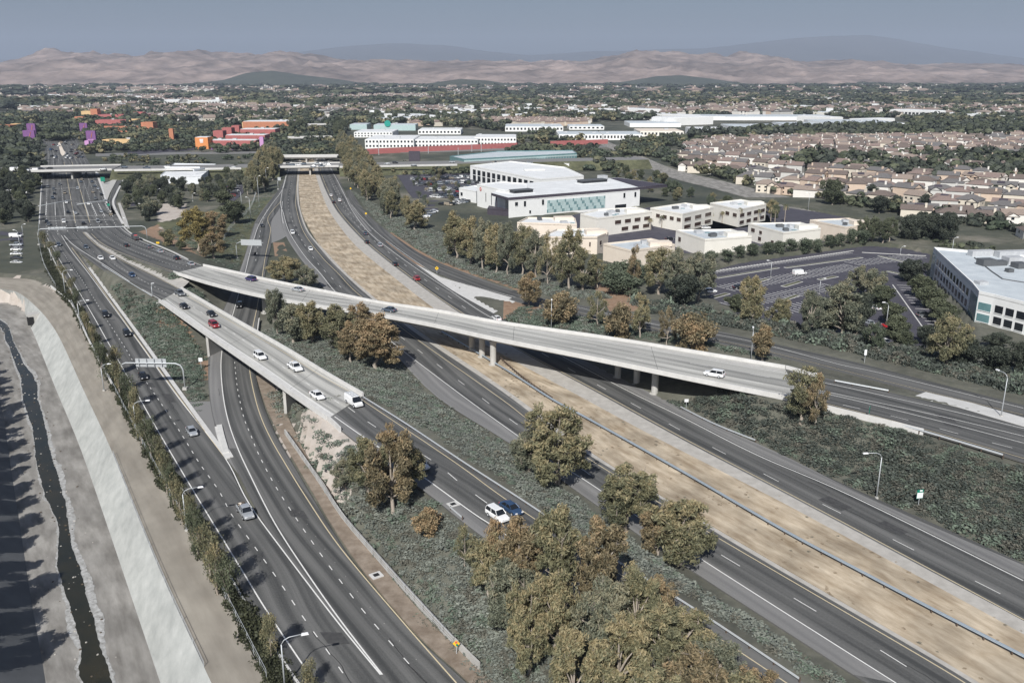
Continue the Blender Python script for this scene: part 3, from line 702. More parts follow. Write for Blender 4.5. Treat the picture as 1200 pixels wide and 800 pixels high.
# weep stains are material; the drain outlet in the lining
c = P(40, 374, -2.6); e = empty('drain_outlet', c, radians(35), 'dark square drain outlet with a concrete surround in the sloping channel wall', 'drain outlet')
mb = MB(); mb.box((0, 0, .2), (3.6, 3.0, 3.6), M['concrete']); mb.obj('surround', e)
mb = MB(); mb.box((-1.2, -1.0, -.1), (1.8, 1.3, 2.6), M['black']); mb.obj('opening', e)

# low pale wall and chain-link fence on the hedge side of the maintenance road
def wall_thing(name, px, label, cat, h, th, m, z=0, panel=None, road=None):
    pts = path3(road, px, 4) if road else [P(x, y, z) for x, y in dens(px)]
    c = pts[len(pts)//2]; e = empty(name, (c.x, c.y, c.z), 0, label, cat)
    pts = resample(pts, panel or 6.0); k = 0
    for a, b_ in zip(pts[:-1], pts[1:]):
        a2 = a-c; b2 = b_-c; d = (b2-a2); d2 = d*((d.length-.04)/d.length)
        mb = MB(); mb.sweep([a2, a2+d2], [(-th/2, -.5), (-th/2, h), (th/2, h), (th/2, -.5)], m); mb.obj('panel', e)
    return e
wall_thing('low_wall', [(60,337),(72,347),(84,358),(97,385),(104,400),(118,427),(132,453)], 'low pale concrete wall at the top end of the hedge beside the dirt maintenance road', 'wall', .9, .3, M['concrete_pale'])
wall_thing('retaining_wall', [(334,508),(346,525),(360,545),(378,570),(400,605),(440,652),(490,708),(540,762),(586,806)], 'low concrete wall with a fence on top along the foot of the shrub slope', 'wall', 1.0, .28, M['concrete'])
wall_thing('low_wall', [(304,376),(302,390),(301,404),(302,412)], 'short white concrete wall beside the ramp under the bridge, next to the round pier', 'wall', 1.0, .35, M['concrete_pale'])
wall_thing('concrete_barrier', [(257,499),(260,512),(264,526),(267,537)], 'short pale concrete barrier on the point of the gore between the two merging roads', 'barrier', .35, 1.1, M['concrete_pale'], panel=3.2)

def fence(name, px, label, z=0, h=1.8, step=3.0, g=False, zf=None):
    pts = [(G(x, y) if g else P(x, y, z)) for x, y in dens(px)]; pts = resample(pts, step)
    c = pts[0]; e = empty(name, c, 0, label, 'fence'); mb = MB()
    mb.tube([p-c+Vector((0, 0, h)) for p in pts], .035, M['metal'], 4)
    mb.tube([p-c+Vector((0, 0, .12)) for p in pts], .02, M['metal'], 4)
    mb.tube([p-c+Vector((0, 0, h*.55)) for p in pts], .02, M['metal'], 4); mb.obj('top_rail', e)
    pm = MB(); pm.tube([(0, 0, 0), (0, 0, h)], .045, M['metal'], 5); pme = pm.mesh('post')
    for p in pts: link('post', pme, e, p-c)
fence('chain_link_fence', [(84,356),(97,383),(106,404),(133,455),(152,492),(189,562),(245,664),(315,800)], 'thin grey chain-link fence between the hedge and the dirt maintenance road', h=1.5)
fence('chain_link_fence', [(133,533),(187,667),(248,800)], 'thin line of short fence posts along the top of the sloping channel wall', h=.9, step=6)
fence('chain_link_fence', [(336,510),(361,547),(401,607),(441,654),(491,710),(541,764)], 'chain-link fence standing on the low wall above the ramp, by the shrub slope', z=.95, h=1.0)
fence('chain_link_fence', [(303,205),(301,222),(293,245),(270,268),(262,282)], 'grey fence running down the grassy bank beside the golden trees', h=1.8, g=True)
fence('chain_link_fence', [(46,262),(46,285),(52,312),(66,338)], 'fence between the strip of grass and the row of parked cars on the far left', h=1.6)

# ------------------------------------------------------------------ bridges
def bridge(name, key, label, near_left=True, girder=1.5, piers=(), loc=None, over=.35, start_abut=True):
    pts = ROADPTS[key]; o0 = pts[0][0].copy(); e = empty(name, o0, 0, label, 'bridge')
    L3 = [l-o0 for l, r in pts]; R3 = [r-o0 for l, r in pts]
    d = ribbon('deck', [(l-o0, r-o0) for l, r in pts], M['deck'], .022, skirt=.25, kind=None, parent=e)
    for side, pl in ((1, L3), (-1, R3)):
        mb = MB(); a = .12*side
        mb.sweep(pl, [(a-.2, -.2), (a-.16, .85), (a+.16, .85), (a+.2, -.2)], M['concrete_pale']); mb.obj('parapet', e)
        mb = MB(); s = side
        mb.sweep(pl, [(s*.30, -.30), (s*.30, -.10), (s*-2.8, -.24), (s*-2.8, -.75)], M['concrete']); mb.obj('deck_edge', e)
    # box girder
    gl = []; vs = []; fs = []
    for l, r in zip(L3, R3):
        t = (r-l); 
        vs += [l+t*.17+Vector((0, 0, -.25)), r-t*.17+Vector((0, 0, -.25)), r-t*.21+Vector((0, 0, -girder)), l+t*.21+Vector((0, 0, -girder))]
    for i in range(len(L3)-1):
        for k in range(4): fs.append((4*i+k, 4*i+(k+1) % 4, 4*i+4+(k+1) % 4, 4*i+4+k))
    fs += [(0, 1, 2, 3)[::-1], tuple(4*(len(L3)-1)+k for k in range(4))]
    mb = MB(); mb.add(vs, fs, M['concrete']); mb.obj('girder', e)
    return e, o0
b1, o1 = bridge('road_bridge', 'bridge_west', 'pale concrete bridge with white cars, the left and nearer of the two overpasses')
b2, o2 = bridge('road_bridge', 'bridge_east', 'long pale concrete overpass curving across both freeway carriageways on round columns', girder=1.7)
def pier(e, o, px, py, ztop, r_=1.0, zb=-.3):
    p = P(px, py, 0)-o; mb = MB()
    n = 16; prof = [(r_*1.5, zb), (r_*1.5, zb+.35), (r_, zb+.36), (r_, ztop-1.3), (r_*1.25, ztop)]
    vs = [(p.x+a*cos(2*pi*k/n), p.y+a*sin(2*pi*k/n), b_-o.z) for a, b_ in prof for k in range(n)]
    mb.add(vs, [(i*n+k, i*n+(k+1) % n, (i+1)*n+(k+1) % n, (i+1)*n+k) for i in range(len(prof)-1) for k in range(n)], M['concrete'])
    mb.obj('pier', e, smooth=False)
for q in ((578,427), (565,418), (553,410)): pier(b2, o2, *q, 6.7, .82)
for q in ((767,461), (746,449), (724,442)): pier(b2, o2, *q, 6.4, .82)
pier(b2, o2, 312, 366, 6.6, 1.1)
for (k, e, o, px0, px1, m) in (('a', b1, o1, (236,404), (262,384), 0), ('b', b1, o1, (312,442), (340,424), 0)):
    pass
def abut(e, o, key, idx, dep, m=M['concrete'], wing=5.0, zb=-.5, into=1):
    l, r = ROADPTS[key][idx]; t = (r-l).normalized(); f = Vector((-t.y, t.x, 0))*into
    mb = MB(); a = l-t*.3-o; b_ = r+t*.3-o; z1 = -.95
    def pp(q, z): return (q.x, q.y, q.z+z)
    ztop = -.3; zb_ = -l.z+zb
    vs = [pp(a, zb_), pp(b_, zb_), pp(b_+f*dep, zb_), pp(a+f*dep, zb_), pp(a, ztop), pp(b_, ztop), pp(b_+f*dep, ztop), pp(a+f*dep, ztop)]
    mb.add(vs, [(0,3,2,1),(4,5,6,7),(0,1,5,4),(1,2,6,5),(2,3,7,6),(3,0,4,7)], m); mb.obj('abutment', e)
abut(b1, o1, 'bridge_west', 0, 1.0); abut(b1, o1, 'bridge_west', -1, 1.0)
abut(b2, o2, 'bridge_east', 0, 1.0); abut(b2, o2, 'bridge_east', -1, 1.0)
# pier walls under the left bridge
for (a, b_) in (((237,398), (262,388)), ((396,0), (0,0))):
    if a[1] < 10: continue
def pierwall(e, o, key, f, h0=-.9, zg=0):
    i = int(len(ROADPTS[key])*f); l, r = ROADPTS[key][i]; t = (r-l); mb = MB(); n = Vector((-t.y, t.x, 0)).normalized()*.35
    a = l+t*.10-o; b_ = r-t*.10-o; zt = -1.2; zb_ = -l.z-.3
    q = [a-n, b_-n, b_+n, a+n]; vs = [(v.x, v.y, v.z+zb_) for v in q]+[(v.x, v.y, v.z+zt) for v in q]
    mb.add(vs, [(0,3,2,1),(4,5,6,7),(0,1,5,4),(1,2,6,5),(2,3,7,6),(3,0,4,7)], M['concrete']); mb.obj('pier', e)
pierwall(b1, o1, 'bridge_west', .28); pierwall(b1, o1, 'bridge_west', .66)
# wing walls with parapets running on from the bridges
def parapet(px, road, label, side=0, h=.85, name='concrete_parapet', drop=2.5):
    pts = path3(road, px, 4); c = pts[0].copy(); mb = MB()
    mb.sweep([p-c for p in pts], [(-.2, -drop), (-.16, h), (.16, h), (.2, -drop)], M['concrete_pale']); o = mb.obj(name, None, c)
    return tag(o, label, 'wall')
parapet([(384,491),(392,498),(399,505)], 'ramp_descending', 'short white parapet wall ending above the pale dirt slope at the left bridge', drop=4)
parapet([(940,472),(985,483),(1030,494),(1082,507)], 'ramp_east', 'short concrete parapet running on from the near edge of the long overpass', drop=2.5)
parapet([(921,432),(940,437),(960,442)], 'ramp_east', 'short concrete parapet running on from the far edge of the long overpass', drop=2.0)
# guard rails: posts and beam
def guardrail(px, road=None, label='', z=0, h=.72, g=False, m=None, step=3.8, double=False, lift=0):
    m = m or M['metal']; pts = path3(road, px, 5) if road else [(G(x, y) if g else P(x, y, z)) for x, y in dens(px, 5)]
    pts = resample(pts, step); c = pts[0].copy(); e = empty('guard_rail', c, 0, label, 'guard rail')
    mb = MB(); q = [p-c for p in pts]
    for s in ((-1, 1) if double else (1,)):
        mb.sweep(q, [(s*.12, h-.32), (s*.20, h-.26), (s*.14, h-.16), (s*.20, h-.06), (s*.12, h), (s*.10, h-.16)], m)
    if double: mb.sweep(q, [(-.12, h-.05), (-.12, h), (.12, h), (.12, h-.05)], m)
    mb.obj('beam', e); pm = MB(); pm.box((0, 0, h/2-.2), (.18, .18, h+.3), M['post']); pme = pm.mesh('post')
    for p in q: link('post', pme, e, p)
    return e
guardrail([(518,391),(540,404),(600,440),(646,470),(690,494),(800,556),(920,626),(1000,669),(1100,722),(1210,779),(1300,826)], None, 'long blue-grey median guard rail in the dry grass between the freeway carriageways', double=True, m=M['rail'], h=.85)
guardrail([(586,421),(615,446),(648,469)], None, 'short run of brown posts on the dirt bank in the median, by the round columns', h=.9, step=1.6, m=M['post'])
guardrail([(798,479),(840,500),(893,521)], None, 'guard rail beside the outbound carriageway below the end of the overpass')
guardrail([(427,468),(478,500),(545,545),(613,589),(690,640),(813,716),(943,803)], 'ramp_descending', 'long guard rail along the right edge of the descending ramp', h=.75)
guardrail([(978,448),(1010,454),(1058,463)], 'ramp_east', 'white guard rail between the right-hand ramp and the frontage ramp, past the overpass')
guardrail([(944,472),(1000,486),(1080,507),(1200,543)], 'ramp_east', 'guard rail along the near edge of the right-hand ramp above the dark shrubs')
guardrail([(528,597),(540,607),(553,621)], 'ramp_descending', 'short concrete-coloured rail by the drain at the left edge of the descending ramp')
guardrail([(120,312),(150,331),(181,350)], 'bridge_ramp_west', 'guard rail on the left edge of the approach to the left bridge')
# bridge far away carrying the cross street and the cross freeway
def xbridge(name, p0, p1, depth, z, label, piers, m=M['concrete'], deckm=None, girder=1.4):
    a = P(*p0, z); b_ = P(*p1, z); c = (a+b_)/2; e = empty(name, c, 0, label, 'bridge'); d = (b_-a); L_ = d.length; rz = atan2(d.y, d.x)
    e.rotation_euler = (0, 0, rz)
    mb = MB(); mb.box((0, depth/2, -girder/2-.02), (L_, depth*.9, girder), M['concrete']); mb.obj('girder', e)
    mb = MB(); mb.box((0, depth/2, .04), (L_, depth, .12), deckm or M['asphalt_old']); mb.obj('deck', e)
    for y in (0, depth):
        mb = MB(); mb.box((0, y, .25), (L_, .4, 1.6), M['concrete_pale']); mb.obj('parapet', e)
    mi = e.matrix_basis.inverted() if False else None
    for t in piers:
        mb = MB(); mb.box(((t-.5)*L_, depth/2, -z/2-.7), (1.2, depth*.8, z-1.0), M['concrete']); mb.obj('pier', e)
    return e
xa = xbridge('road_bridge', (32,201), (131,199), 34, 6.5, 'wide low concrete bridge carrying the cross freeway over the arterial on the far left', (.5,))
xb = xbridge('road_bridge', (328,196), (397,195), 26, 6.5, 'concrete cross-freeway bridge nearest of the row over the dry median', (.5,))
xbridge('road_bridge', (322,184), (395,183.5), 10, 7, 'thin second deck just behind the nearest bridge over the dry median', (.5,))
xbridge('road_bridge', (338,162), (390,161), 14, 7, 'slim bridge with a small green sign over the far stretch of freeway', (.5,))
xbridge('road_bridge', (362,146.5), (392,146), 16, 7, 'farther slim bridge where the freeway narrows', (.5,))
xbridge('road_bridge', (366,129.5), (402,129), 22, 8, 'farthest pale bridge, where the freeway bends out of sight', (.4,))
# the cross freeway on its bank, and the parallel road and its long wall
def bank(name, a, b_, depth, z, m, wall=True):
    p = P(*a, z); q = P(*b_, z); d = (q-p).normalized(); n = Vector((-d.y, d.x, 0)); mb = MB()
    vs = []
    for u in (p, q):
        for off, zz in ((-z*1.6, -.2), (0, z-.05), (depth, z-.05), (depth+z*1.6, -.2)): w2 = u+n*off; vs.append((w2.x, w2.y, zz))
    mb.add(vs, [(0,4,5,1),(2,6,7,3)], MS[3]); mb.add(vs, [(1,5,6,2)], m)
    o = mb.obj(name); o['kind'] = 'structure'
bank('cross_freeway', (131,199), (328,196), 30, 6.5, M['asphalt_old']); bank('cross_freeway', (-260,204), (32,201), 34, 6.5, M['asphalt_old'])
bank('cross_freeway', (397,195), (760,187), 28, 6.5, M['asphalt_old'])
for a, b_, lab in (((134,200), (326,197), 'long low white barrier edging the cross freeway between the two far bridges'), ((398,196), (560,193), 'long low barrier edging the cross freeway right of the dry median')):
    wall_thing('concrete_barrier', [a, ((a[0]+b_[0])/2, (a[1]+b_[1])/2), b_], lab, 'barrier', .9, .5, M['concrete_pale'], z=6.5, panel=30)
for s, (a, b_, lab) in enumerate((((430,180.5), (628,172), 'long dark red wall beyond the cross freeway, in front of the white office blocks'), ((645,171), (730,168), 'short dark red wall right of the teal glass building'))):
    wall_thing('red_wall', [a, ((a[0]+b_[0])/2, (a[1]+b_[1])/2), b_], lab, 'wall', 5.0, .6, M['red_wall'], panel=24)
ribbon('farther_freeway', [(P(a, b_, 0), P(c_, d_, 0)) for a, b_, c_, d_ in [(366,147,379,147),(368,141,381,141),(378,136,390,136),(388,132,398,132),(386,127,392,127)]], M['asphalt_old'], .0)

# ------------------------------------------------------------------ sign gantries
def gantry(pl, pr, ht, panels, label, rot=0, two=True):
    a = pl; b_ = pr; c = b_.copy(); e = empty('sign_gantry', c, 0, label, 'sign gantry'); A = a-c; B = b_-c
    d = (B-A).normalized(); mb = MB(); rad = .16
    def arc(base, inw, z): return [base, base+Vector((0, 0, ht-1.6)), base+inw*.5+Vector((0, 0, ht-.5)), base+inw*1.7+Vector((0, 0, ht))]
    pts = arc(A, d, 0)+arc(B, -d, 0)[::-1] if two else [A+Vector((0, 0, ht))]+arc(B, -d, 0)[::-1]
    mb.tube(pts, rad, M['metal'], 8); mb.obj('frame', e, smooth=True)
    for q in ((A, B) if two else (B,)):
        fb = MB(); fb.box((q.x, q.y, q.z+.2), (1.0, 1.0, .6), M['concrete']); fb.obj('footing', e)
    L_ = (B-A).length; rz = atan2(d.y, d.x)
    for f0, f1, h in panels:
        m0 = A+d*(L_*(f0+f1)/2); pn = MB(); n = Vector((-d.y, d.x, 0))
        pn.box((m0.x-n.x*-.28, m0.y-n.y*-.28, A.z*0+ht), (L_*(f1-f0), .06, h), M['metal'], rz); pn.obj('sign_panel', e)
        st = MB(); k = max(2, int(L_*(f1-f0)/1.6))
        for i in range(k):
            m1 = A+d*(L_*(f0+(f1-f0)*(i+.5)/k)); st.box((m1.x, m1.y, ht), (.08, .3, h*1.0), M['unit'], rz)
        st.obj('bracket', e)
    return e
gantry(P(143,455), P(217,456), 6.6, [(.26, .74, 2.1)], 'arched grey sign gantry with a long blank-backed panel over the frontage road')
gantry(P(46,287), P(173,283), 7.2, [(.10, .26, 1.3), (.36, .46, 1.2)], 'wide arched gantry spanning all lanes at the junction on the left')
gantry(P(310,304), P(278,303), 7.0, [(.05, .80, 2.4)], 'cantilever sign gantry with a long grey panel over the off-ramp', two=False)
gantry(P(47,256), P(86,248), 6.6, [], 'thin signal mast arm over the left lanes of the arterial', two=False)
gantry(P(92,254), P(130,248), 6.6, [(.8, .95, 1.2)], 'thin signal mast arm over the right lanes of the arterial', two=False)
gantry(P(330,222), P(326,222), 7.0, [(.0, .9, 2.2)], 'small sign panel on a post by the freeway just before the cross bridges', two=False)

# ------------------------------------------------------------------ street lamps
def lamp(p, h, dx, dy, label, arm=2.4, group=None):
    e = empty('street_lamp', p, 0, label, 'street lamp', group)
    d = Vector((dx, dy, 0)).normalized(); mb = MB()
    mb.tube([(0, 0, 0), (0, 0, h*.5), (0, 0, h-.9)], [.13, .10, .08], M['metal'], 7)
    mb.obj('pole', e, smooth=True); mb = MB()
    a = Vector((0, 0, h-.9)); mb.tube([a, a+d*.35+Vector((0, 0, .55)), a+d*1.0+Vector((0, 0, .85)), a+d*arm+Vector((0, 0, .95))], .06, M['metal'], 6); mb.obj('arm', e, smooth=True)
    mb = MB(); q = a+d*(arm+.3)+Vector((0, 0, .92)); mb.box(q, (.95, .36, .2), M['white_sign'], atan2(d.y, d.x), .8); mb.obj('lamp_head', e)
    mb = MB(); mb.box((0, 0, .1), (.5, .5, .5), M['concrete']); mb.obj('base', e)
    return e
ROADW = Vector((.85, .5, 0))
def lampx(xb, yb, yt, dx, dy, label, z=None, arm=2.4):
    p = G(xb, yb) if z is None else P(xb, yb, z); h = hgt(yb, yt, p.z); return lamp(p, h, dx, dy, label, arm)
lampx(334, 806, 735, .95, .3, 'tall street lamp nearest the camera, in the hedge at the bottom left', 0, 2.6)
lampx(219, 622, 566, .95, .3, 'street lamp in the roadside hedge, left of the pickup with a loaded bed', 0, 2.6)
lampx(161, 513, 466, .95, .3, 'street lamp in the hedge just nearer than the arched sign gantry', 0, 2.6)
lampx(122, 458, 424, .95, .3, 'street lamp behind the trees by the low pale wall', 0, 1.6)
lampx(95, 386, 350, .95, .3, 'second farther street lamp on the left kerb of the frontage road', 0, 2.6)
lampx(77, 346, 315, .95, .3, 'farther street lamp on the left kerb of the frontage road, by the grass strip', 0, 2.6)
lampx(60, 305, 288, .95, .3, 'farthest street lamp on the left kerb of the frontage road, by the junction gantry', 0, 2.2)
lampx(1027, 584, 523, -1, -.1, 'street lamp standing in the dark shrub slope beside the outbound carriageway', None, 2.8)
lampx(1173, 488, 433, -.3, 1, 'street lamp on the pale gore between the two ramps at the right edge', 5.3, 2.4)
lampx(880, 423, 381, .1, 1, 'lamp post on the far side of the overpass beside a rusty tree', None, .6)
lampx(646, 387, 349, .1, 1, 'lamp post behind the overpass among the rusty shrubs, left half of the bridge', None, .5)
lampx(179, 350, 331, .1, .1, 'short white-headed lamp on the verge at the start of the left bridge', 5.5, .2)
lampx(169, 294-8, 272, -1, .1, 'lamp pole beside the junction under the arched gantry', 0, 1.0) if False else None
for i, (x, yb, yt) in enumerate(((284,250,222),(304,242,205),(294,258,230),(313,222,196),(168,254,238),(226,236,226),(150,268,255),(27,275,262),(25,300,268),(185,229,221),(237,222,214),(326,206,198),(947,247,225),(1115,300,277),(1038,385,352),(960,345,325),(903,325,304),(1055,298,288))):
    lampx(x, yb, yt, .9 if i % 2 else -.9, .1, ['slim lamp post on the grassy bank left of the off-ramp', 'tall lamp post highest on the bank near the far bridges', 'lamp post on the bank beside the off-ramp bend', 'lamp post on the bank by the small sign panel', 'white lamp post at the edge of the trees right of the arterial', 'white lamp post among the dark car park trees left of the golden trees', 'pole at the corner of the arterial junction', 'lamp post by the dark trees at the far left edge', 'lamp post beside the row of parked cars at the far left', 'pale lamp post in the middle of the dark car park trees', 'pale lamp post behind the white-roofed building', 'lamp post just this side of the cross-freeway bridge', 'lamp post behind the cream offices near the dirt channel', 'double lamp by the corner of the big white office', 'lamp post in the car park beside two white cars', 'lamp post in the middle of the large car park', 'lamp post near the round trees at the back of the car park', 'small white lamp on the grass behind the car park'][i], None, 1.2)

# ------------------------------------------------------------------ small signs
def sign(p, h, w_, hh, face, m, label, diamond=False, cat='road sign', rzf=0, extra=None, posts=1):
    e = empty('road_sign', p, rzf, label, cat); mb = MB()
    for k in range(posts): mb.box(((k-(posts-1)/2)*w_*.6, .06, h/2), (.09, .09, h), M['metal'])
    mb.obj('post', e); mb = MB()
    if diamond:
        s = w_/2; vs = [(0, -.02, h-s-s), (s, -.02, h-s), (0, -.02, h), (-s, -.02, h-s)]; vs += [(a, .02, c_) for a, b_, c_ in vs]
        mb.add(vs, [(0,1,2,3),(7,6,5,4),(0,4,5,1),(1,5,6,2),(2,6,7,3),(3,7,4,0)], m)
    else: mb.box((0, 0, h-hh/2), (w_, .05, hh), m)
    mb.obj('sign_face', e)
    if extra: extra(e, h, w_, hh)
    return e
def bars(e, h, w_, hh):
    mb = MB(); mb.box((0, -.03, h-hh*.64), (w_*.94, .02, hh*.62), M['white_sign']); mb.obj('white_panel', e)
    mb = MB(); mb.box((w_*.1, -.03, h-hh*.12), (w_*.42, .02, hh*.16), M['white_sign']); mb.obj('white_tab', e)
def arrow(e, h, w_, hh):
    mb = MB(); mb.box((0, -.03, h-w_*.5), (w_*.12, .02, w_*.42), M['black']); mb.box((.0, -.03, h-w_*.36), (w_*.3, .02, w_*.1), M['black'], 0); mb.obj('symbol', e)
sign(P(512,321), 3.0, 1.5, 0, 0, M['yellow_sign'], 'yellow diamond warning sign with a dark arrow on the freeway gore', True, extra=arrow)
sign(P(429,254), 2.4, 1.3, 0, 0, M['yellow_sign'], 'small pale yellow diamond sign on the edge of the bank right of the freeway', True)
sign(P(411,224), 2.4, 1.3, 0, 0, M['yellow_sign'], 'farthest small yellow diamond sign right of the freeway', True)
sign(G(1076,594), 3.4, 1.25, 1.7, 0, M['green_sign'], 'small green and white sign on one post in the dark shrubs', False, rzf=radians(12), extra=bars)
sign(P(1018,490,6.7), 2.6, .9, 1.5, 0, M['green_sign'], 'narrow green sign seen edge-on beside the right-hand ramp', False, rzf=radians(60))
sign(G(1013,425), 3.4, .6, 1.4, 0, M['white_sign'], 'narrow white-faced sign beside the frontage ramp by the shrubs', False)
sign(P(236,432), 3.0, 1.0, 1.0, 0, M['white_sign'], 'white-backed sign at the edge of the green shrubs near the ramp bend', False)
sign(G(804,478), 2.2, .9, .7, 0, M['white_sign'], 'small white sign by the guard rail below the overpass', False)
sign(G(535,768), 2.4, 1.0, 0, 0, M['yellow_sign'], 'small yellow diamond sign with a red patch on the shrub slope at the bottom', True, extra=lambda e, h, w_, hh: (lambda mb: (mb.box((0, -.04, h-.3), (.3, .03, .3), M['red_mark']), mb.box((.1, -.04, h-.7), (.3, .03, .3), M['green_sign']), mb.obj('patch', e)))(MB()))
sign(P(186,247), 2.0, 1.6, 1.0, 0, M['teal_sign'], 'small teal board on the verge left of the golden trees', False) if False else None
sign(P(128,246), 3.6, 1.6, 1.4, 0, M['green_sign'], 'green street sign at the corner of the arterial', False)
sign(P(121,216), 5, 3, 3, 0, M['green_sign'], 'green sign on the grass bank beside the bridge over the arterial', False)
sign(P(185,286,2), 1.0, 1.4, .8, 0, M['yellow_sign'], 'small orange-yellow sign lying by the hedge right of the junction', False)
# big dark screen-like sign box by the cross freeway
e = empty('billboard', P(486,194,3), 0, 'large dark square sign box beside the cross freeway', 'billboard'); mb = MB(); mb.box((0, 0, 7), (9, 2, 9), M['fascia']); mb.obj('box', e)
mb = MB(); mb.tube([(0, 0, -3), (0, 0, 3)], .5, M['unit'], 8); mb.obj('pole', e)
# narrow concrete poles (tall) at the teal building etc
for i, (x, yb, yt) in enumerate(((444,182,166),(502,180,171),(553,178,168),(564,178,166),(537,182,173))):
    e = empty('flag_pole', P(x, yb), 0, ['tall thin pole by the left end of the dark red wall', 'thin pole in the middle of the dark red wall', 'thin pole right of the middle of the dark red wall', 'tallest thin pole in front of the dark red wall', 'thin pole above the teal glass corner'][i], 'pole')
    mb = MB(); mb.tube([(0, 0, 0), (0, 0, hgt(yb, yt))], .3, M['metal'], 6); mb.obj('shaft', e)

# asphalt patches, tar-sealed cracks and bridge joints
M['joint'] = mat('joint', (.13, .13, .125), .9); M['tar'] = mat('tar', (.022, .022, .023), .7); M['patch'] = mat('patch', (.045, .045, .046), .85, (.085, .084, .082), 1.2, .7)
rr = random.Random(21); pm_ = MB(); tm = MB()
for road, n_ in (('frontage_road', 9), ('ramp_under', 9), ('freeway_inbound', 12), ('freeway_outbound', 12), ('ramp_east', 4), ('ramp_descending', 5), ('junction_lanes', 3), ('frontage_ramp', 4), ('bridge_ramp_west', 3)):
    pts = ROADPTS[road]; L_ = len(pts)
    for k in range(n_):
        i = rr.randrange(int(L_*.25), L_-2); f = rr.uniform(.15, .75); l, r = pts[i]; l2, r2 = pts[i+1]; c = l+(r-l)*f; u = ((l2+r2)-(l+r)).normalized(); s = (r-l).normalized(); z = Vector((0, 0, .030))
        wd = rr.uniform(.8, 1.7); ln = rr.uniform(2, 9); ln = min(ln, ((l2+r2)/2-(l+r)/2).length*.9)
        c2 = l2+(r2-l2)*f; u = (c2-c).normalized(); q = [c+z, c+s*wd*2+z, c+s*wd*2+u*ln+z, c+u*ln+z]
        if k % 3 == 0: pm_.add(q, [(0, 1, 2, 3)], M['patch'])
        # wandering sealed crack
        p = c+s*rr.uniform(-1, 1)+z*1.02; w0 = .05; path = [p]
        for j in range(rr.randrange(5, 16)):
            i2 = min(L_-1, i+j//2); p = p+u*rr.uniform(.7, 1.4)+s*rr.uniform(-.25, .25); path.append(p.copy())
        vs = []
        for p in path: vs += [p-s*w0, p+s*w0]
        if rr.random() < .8 and road not in ('junction_lanes', 'bridge_ramp_west', 'frontage_ramp', 'ramp_descending'): tm.add(vs, [(2*j, 2*j+1, 2*j+3, 2*j+2) for j in range(len(path)-1)], M['tar'])
for road, fs_ in (('bridge_west', (0, .34, .68, 1)), ('bridge_east', (0, .14, .28, .42, .56, .7, .85, 1))):
    pts = ROADPTS[road]
    for f in fs_:
        i = int(round(f*(len(pts)-1))); l, r = pts[i]; j = min(i+1, len(pts)-1); l2, r2 = pts[j] if j != i else pts[i-1]; u = ((l2+r2)-(l+r)).normalized()*.06; z = Vector((0, 0, .032)); t = (r-l)*.02
        tm.add([l+t-u+z, r-t-u+z, r-t+u+z, l+t+u+z], [(0, 1, 2, 3)], M['joint'])
o = pm_.obj('asphalt_patches'); o['kind'] = 'structure'; o = tm.obj('tar_seams'); o['kind'] = 'structure'
# drain inlets with pale concrete aprons
for i, (x, y, z, lab) in enumerate(((441, 674, 0, 'square drain inlet with a pale apron in the dirt verge of the ramp'), (531, 591, 6, 'square drain inlet at the edge of the descending ramp shoulder'))):
    p = P(x, y, z); p.z = z+.05; e = empty('drain_inlet', p, .6, lab, 'drain'); mb = MB(); mb.box((0, 0, 0), (1.8, 1.6, .16), M['concrete_pale']); mb.obj('apron', e); mb = MB(); mb.box((0, 0, .09), (.9, .8, .04), M['tar']); mb.obj('grate', e)
# ------------------------------------------------------------------ vehicles
def loft(stations, m, name):   # stations: (x, halfwidth_bottom, z_bottom, halfwidth_top, z_top)
    vs = []; fs = []
    for x, wb, zb, wt, zt in stations:
        vs += [(x, -wb*.94, zb), (x, -wb, zb+(zt-zb)*.25), (x, -(wb+wt)/2*1.0, zb+(zt-zb)*.75), (x, -wt*.90, zt), (x, wt*.90, zt), (x, (wb+wt)/2, zb+(zt-zb)*.75), (x, wb, zb+(zt-zb)*.25), (x, wb*.94, zb)]
    n = 8
    for i in range(len(stations)-1):
        for k in range(n): fs.append((i*n+k, (i+1)*n+k, (i+1)*n+(k+1) % n, i*n+(k+1) % n))
    fs.append(tuple(range(n))[::1]); fs.append(tuple((len(stations)-1)*n+k for k in range(n))[::-1])
    me = bpy.data.meshes.new(name); me.from_pydata(vs, [], fs); me.materials.append(m); me.update()
    bmn = me; bmn.polygons.foreach_set('use_smooth', [False]*len(fs)); return me
def glasshouse(x0, x1, x2, x3, z0, z1, w0, w1, name):
    """cabin: base from x0 (rear) to x3 (front), roof from x1 to x2; body-coloured roof, glass all round"""
    b = [(x0, -w0, z0), (x3, -w0, z0), (x3, w0, z0), (x0, w0, z0)]; t = [(x1, -w1, z1), (x2, -w1, z1), (x2, w1, z1), (x1, w1, z1)]
    vs = b+t
    roof = MB(); roof.add([(x1-.06, -w1-.02, z1-.03), (x2+.06, -w1-.02, z1-.03), (x2+.06, w1+.02, z1-.03), (x1-.06, w1+.02, z1-.03), (x1, -w1+.1, z1+.05), (x2-.05, -w1+.1, z1+.05), (x2-.05, w1-.1, z1+.05), (x1, w1-.1, z1+.05)],
                   [(4,5,6,7),(0,1,5,4),(1,2,6,5),(2,3,7,6),(3,0,4,7)], CP['white'])
    for s in (-1, 1):      # pillars
        xm = (x1+x2)/2; xb = (x0+x3)/2-.1
        for (xa, xc) in ((x0, x1), (xb, xm), (x3, x2)):
            roof.tube([(xa, s*(w0+.005), z0), (xc, s*(w1+.005), z1)], .045, CP['white'], 4)
    return vs, roof
wheel_mb = MB()
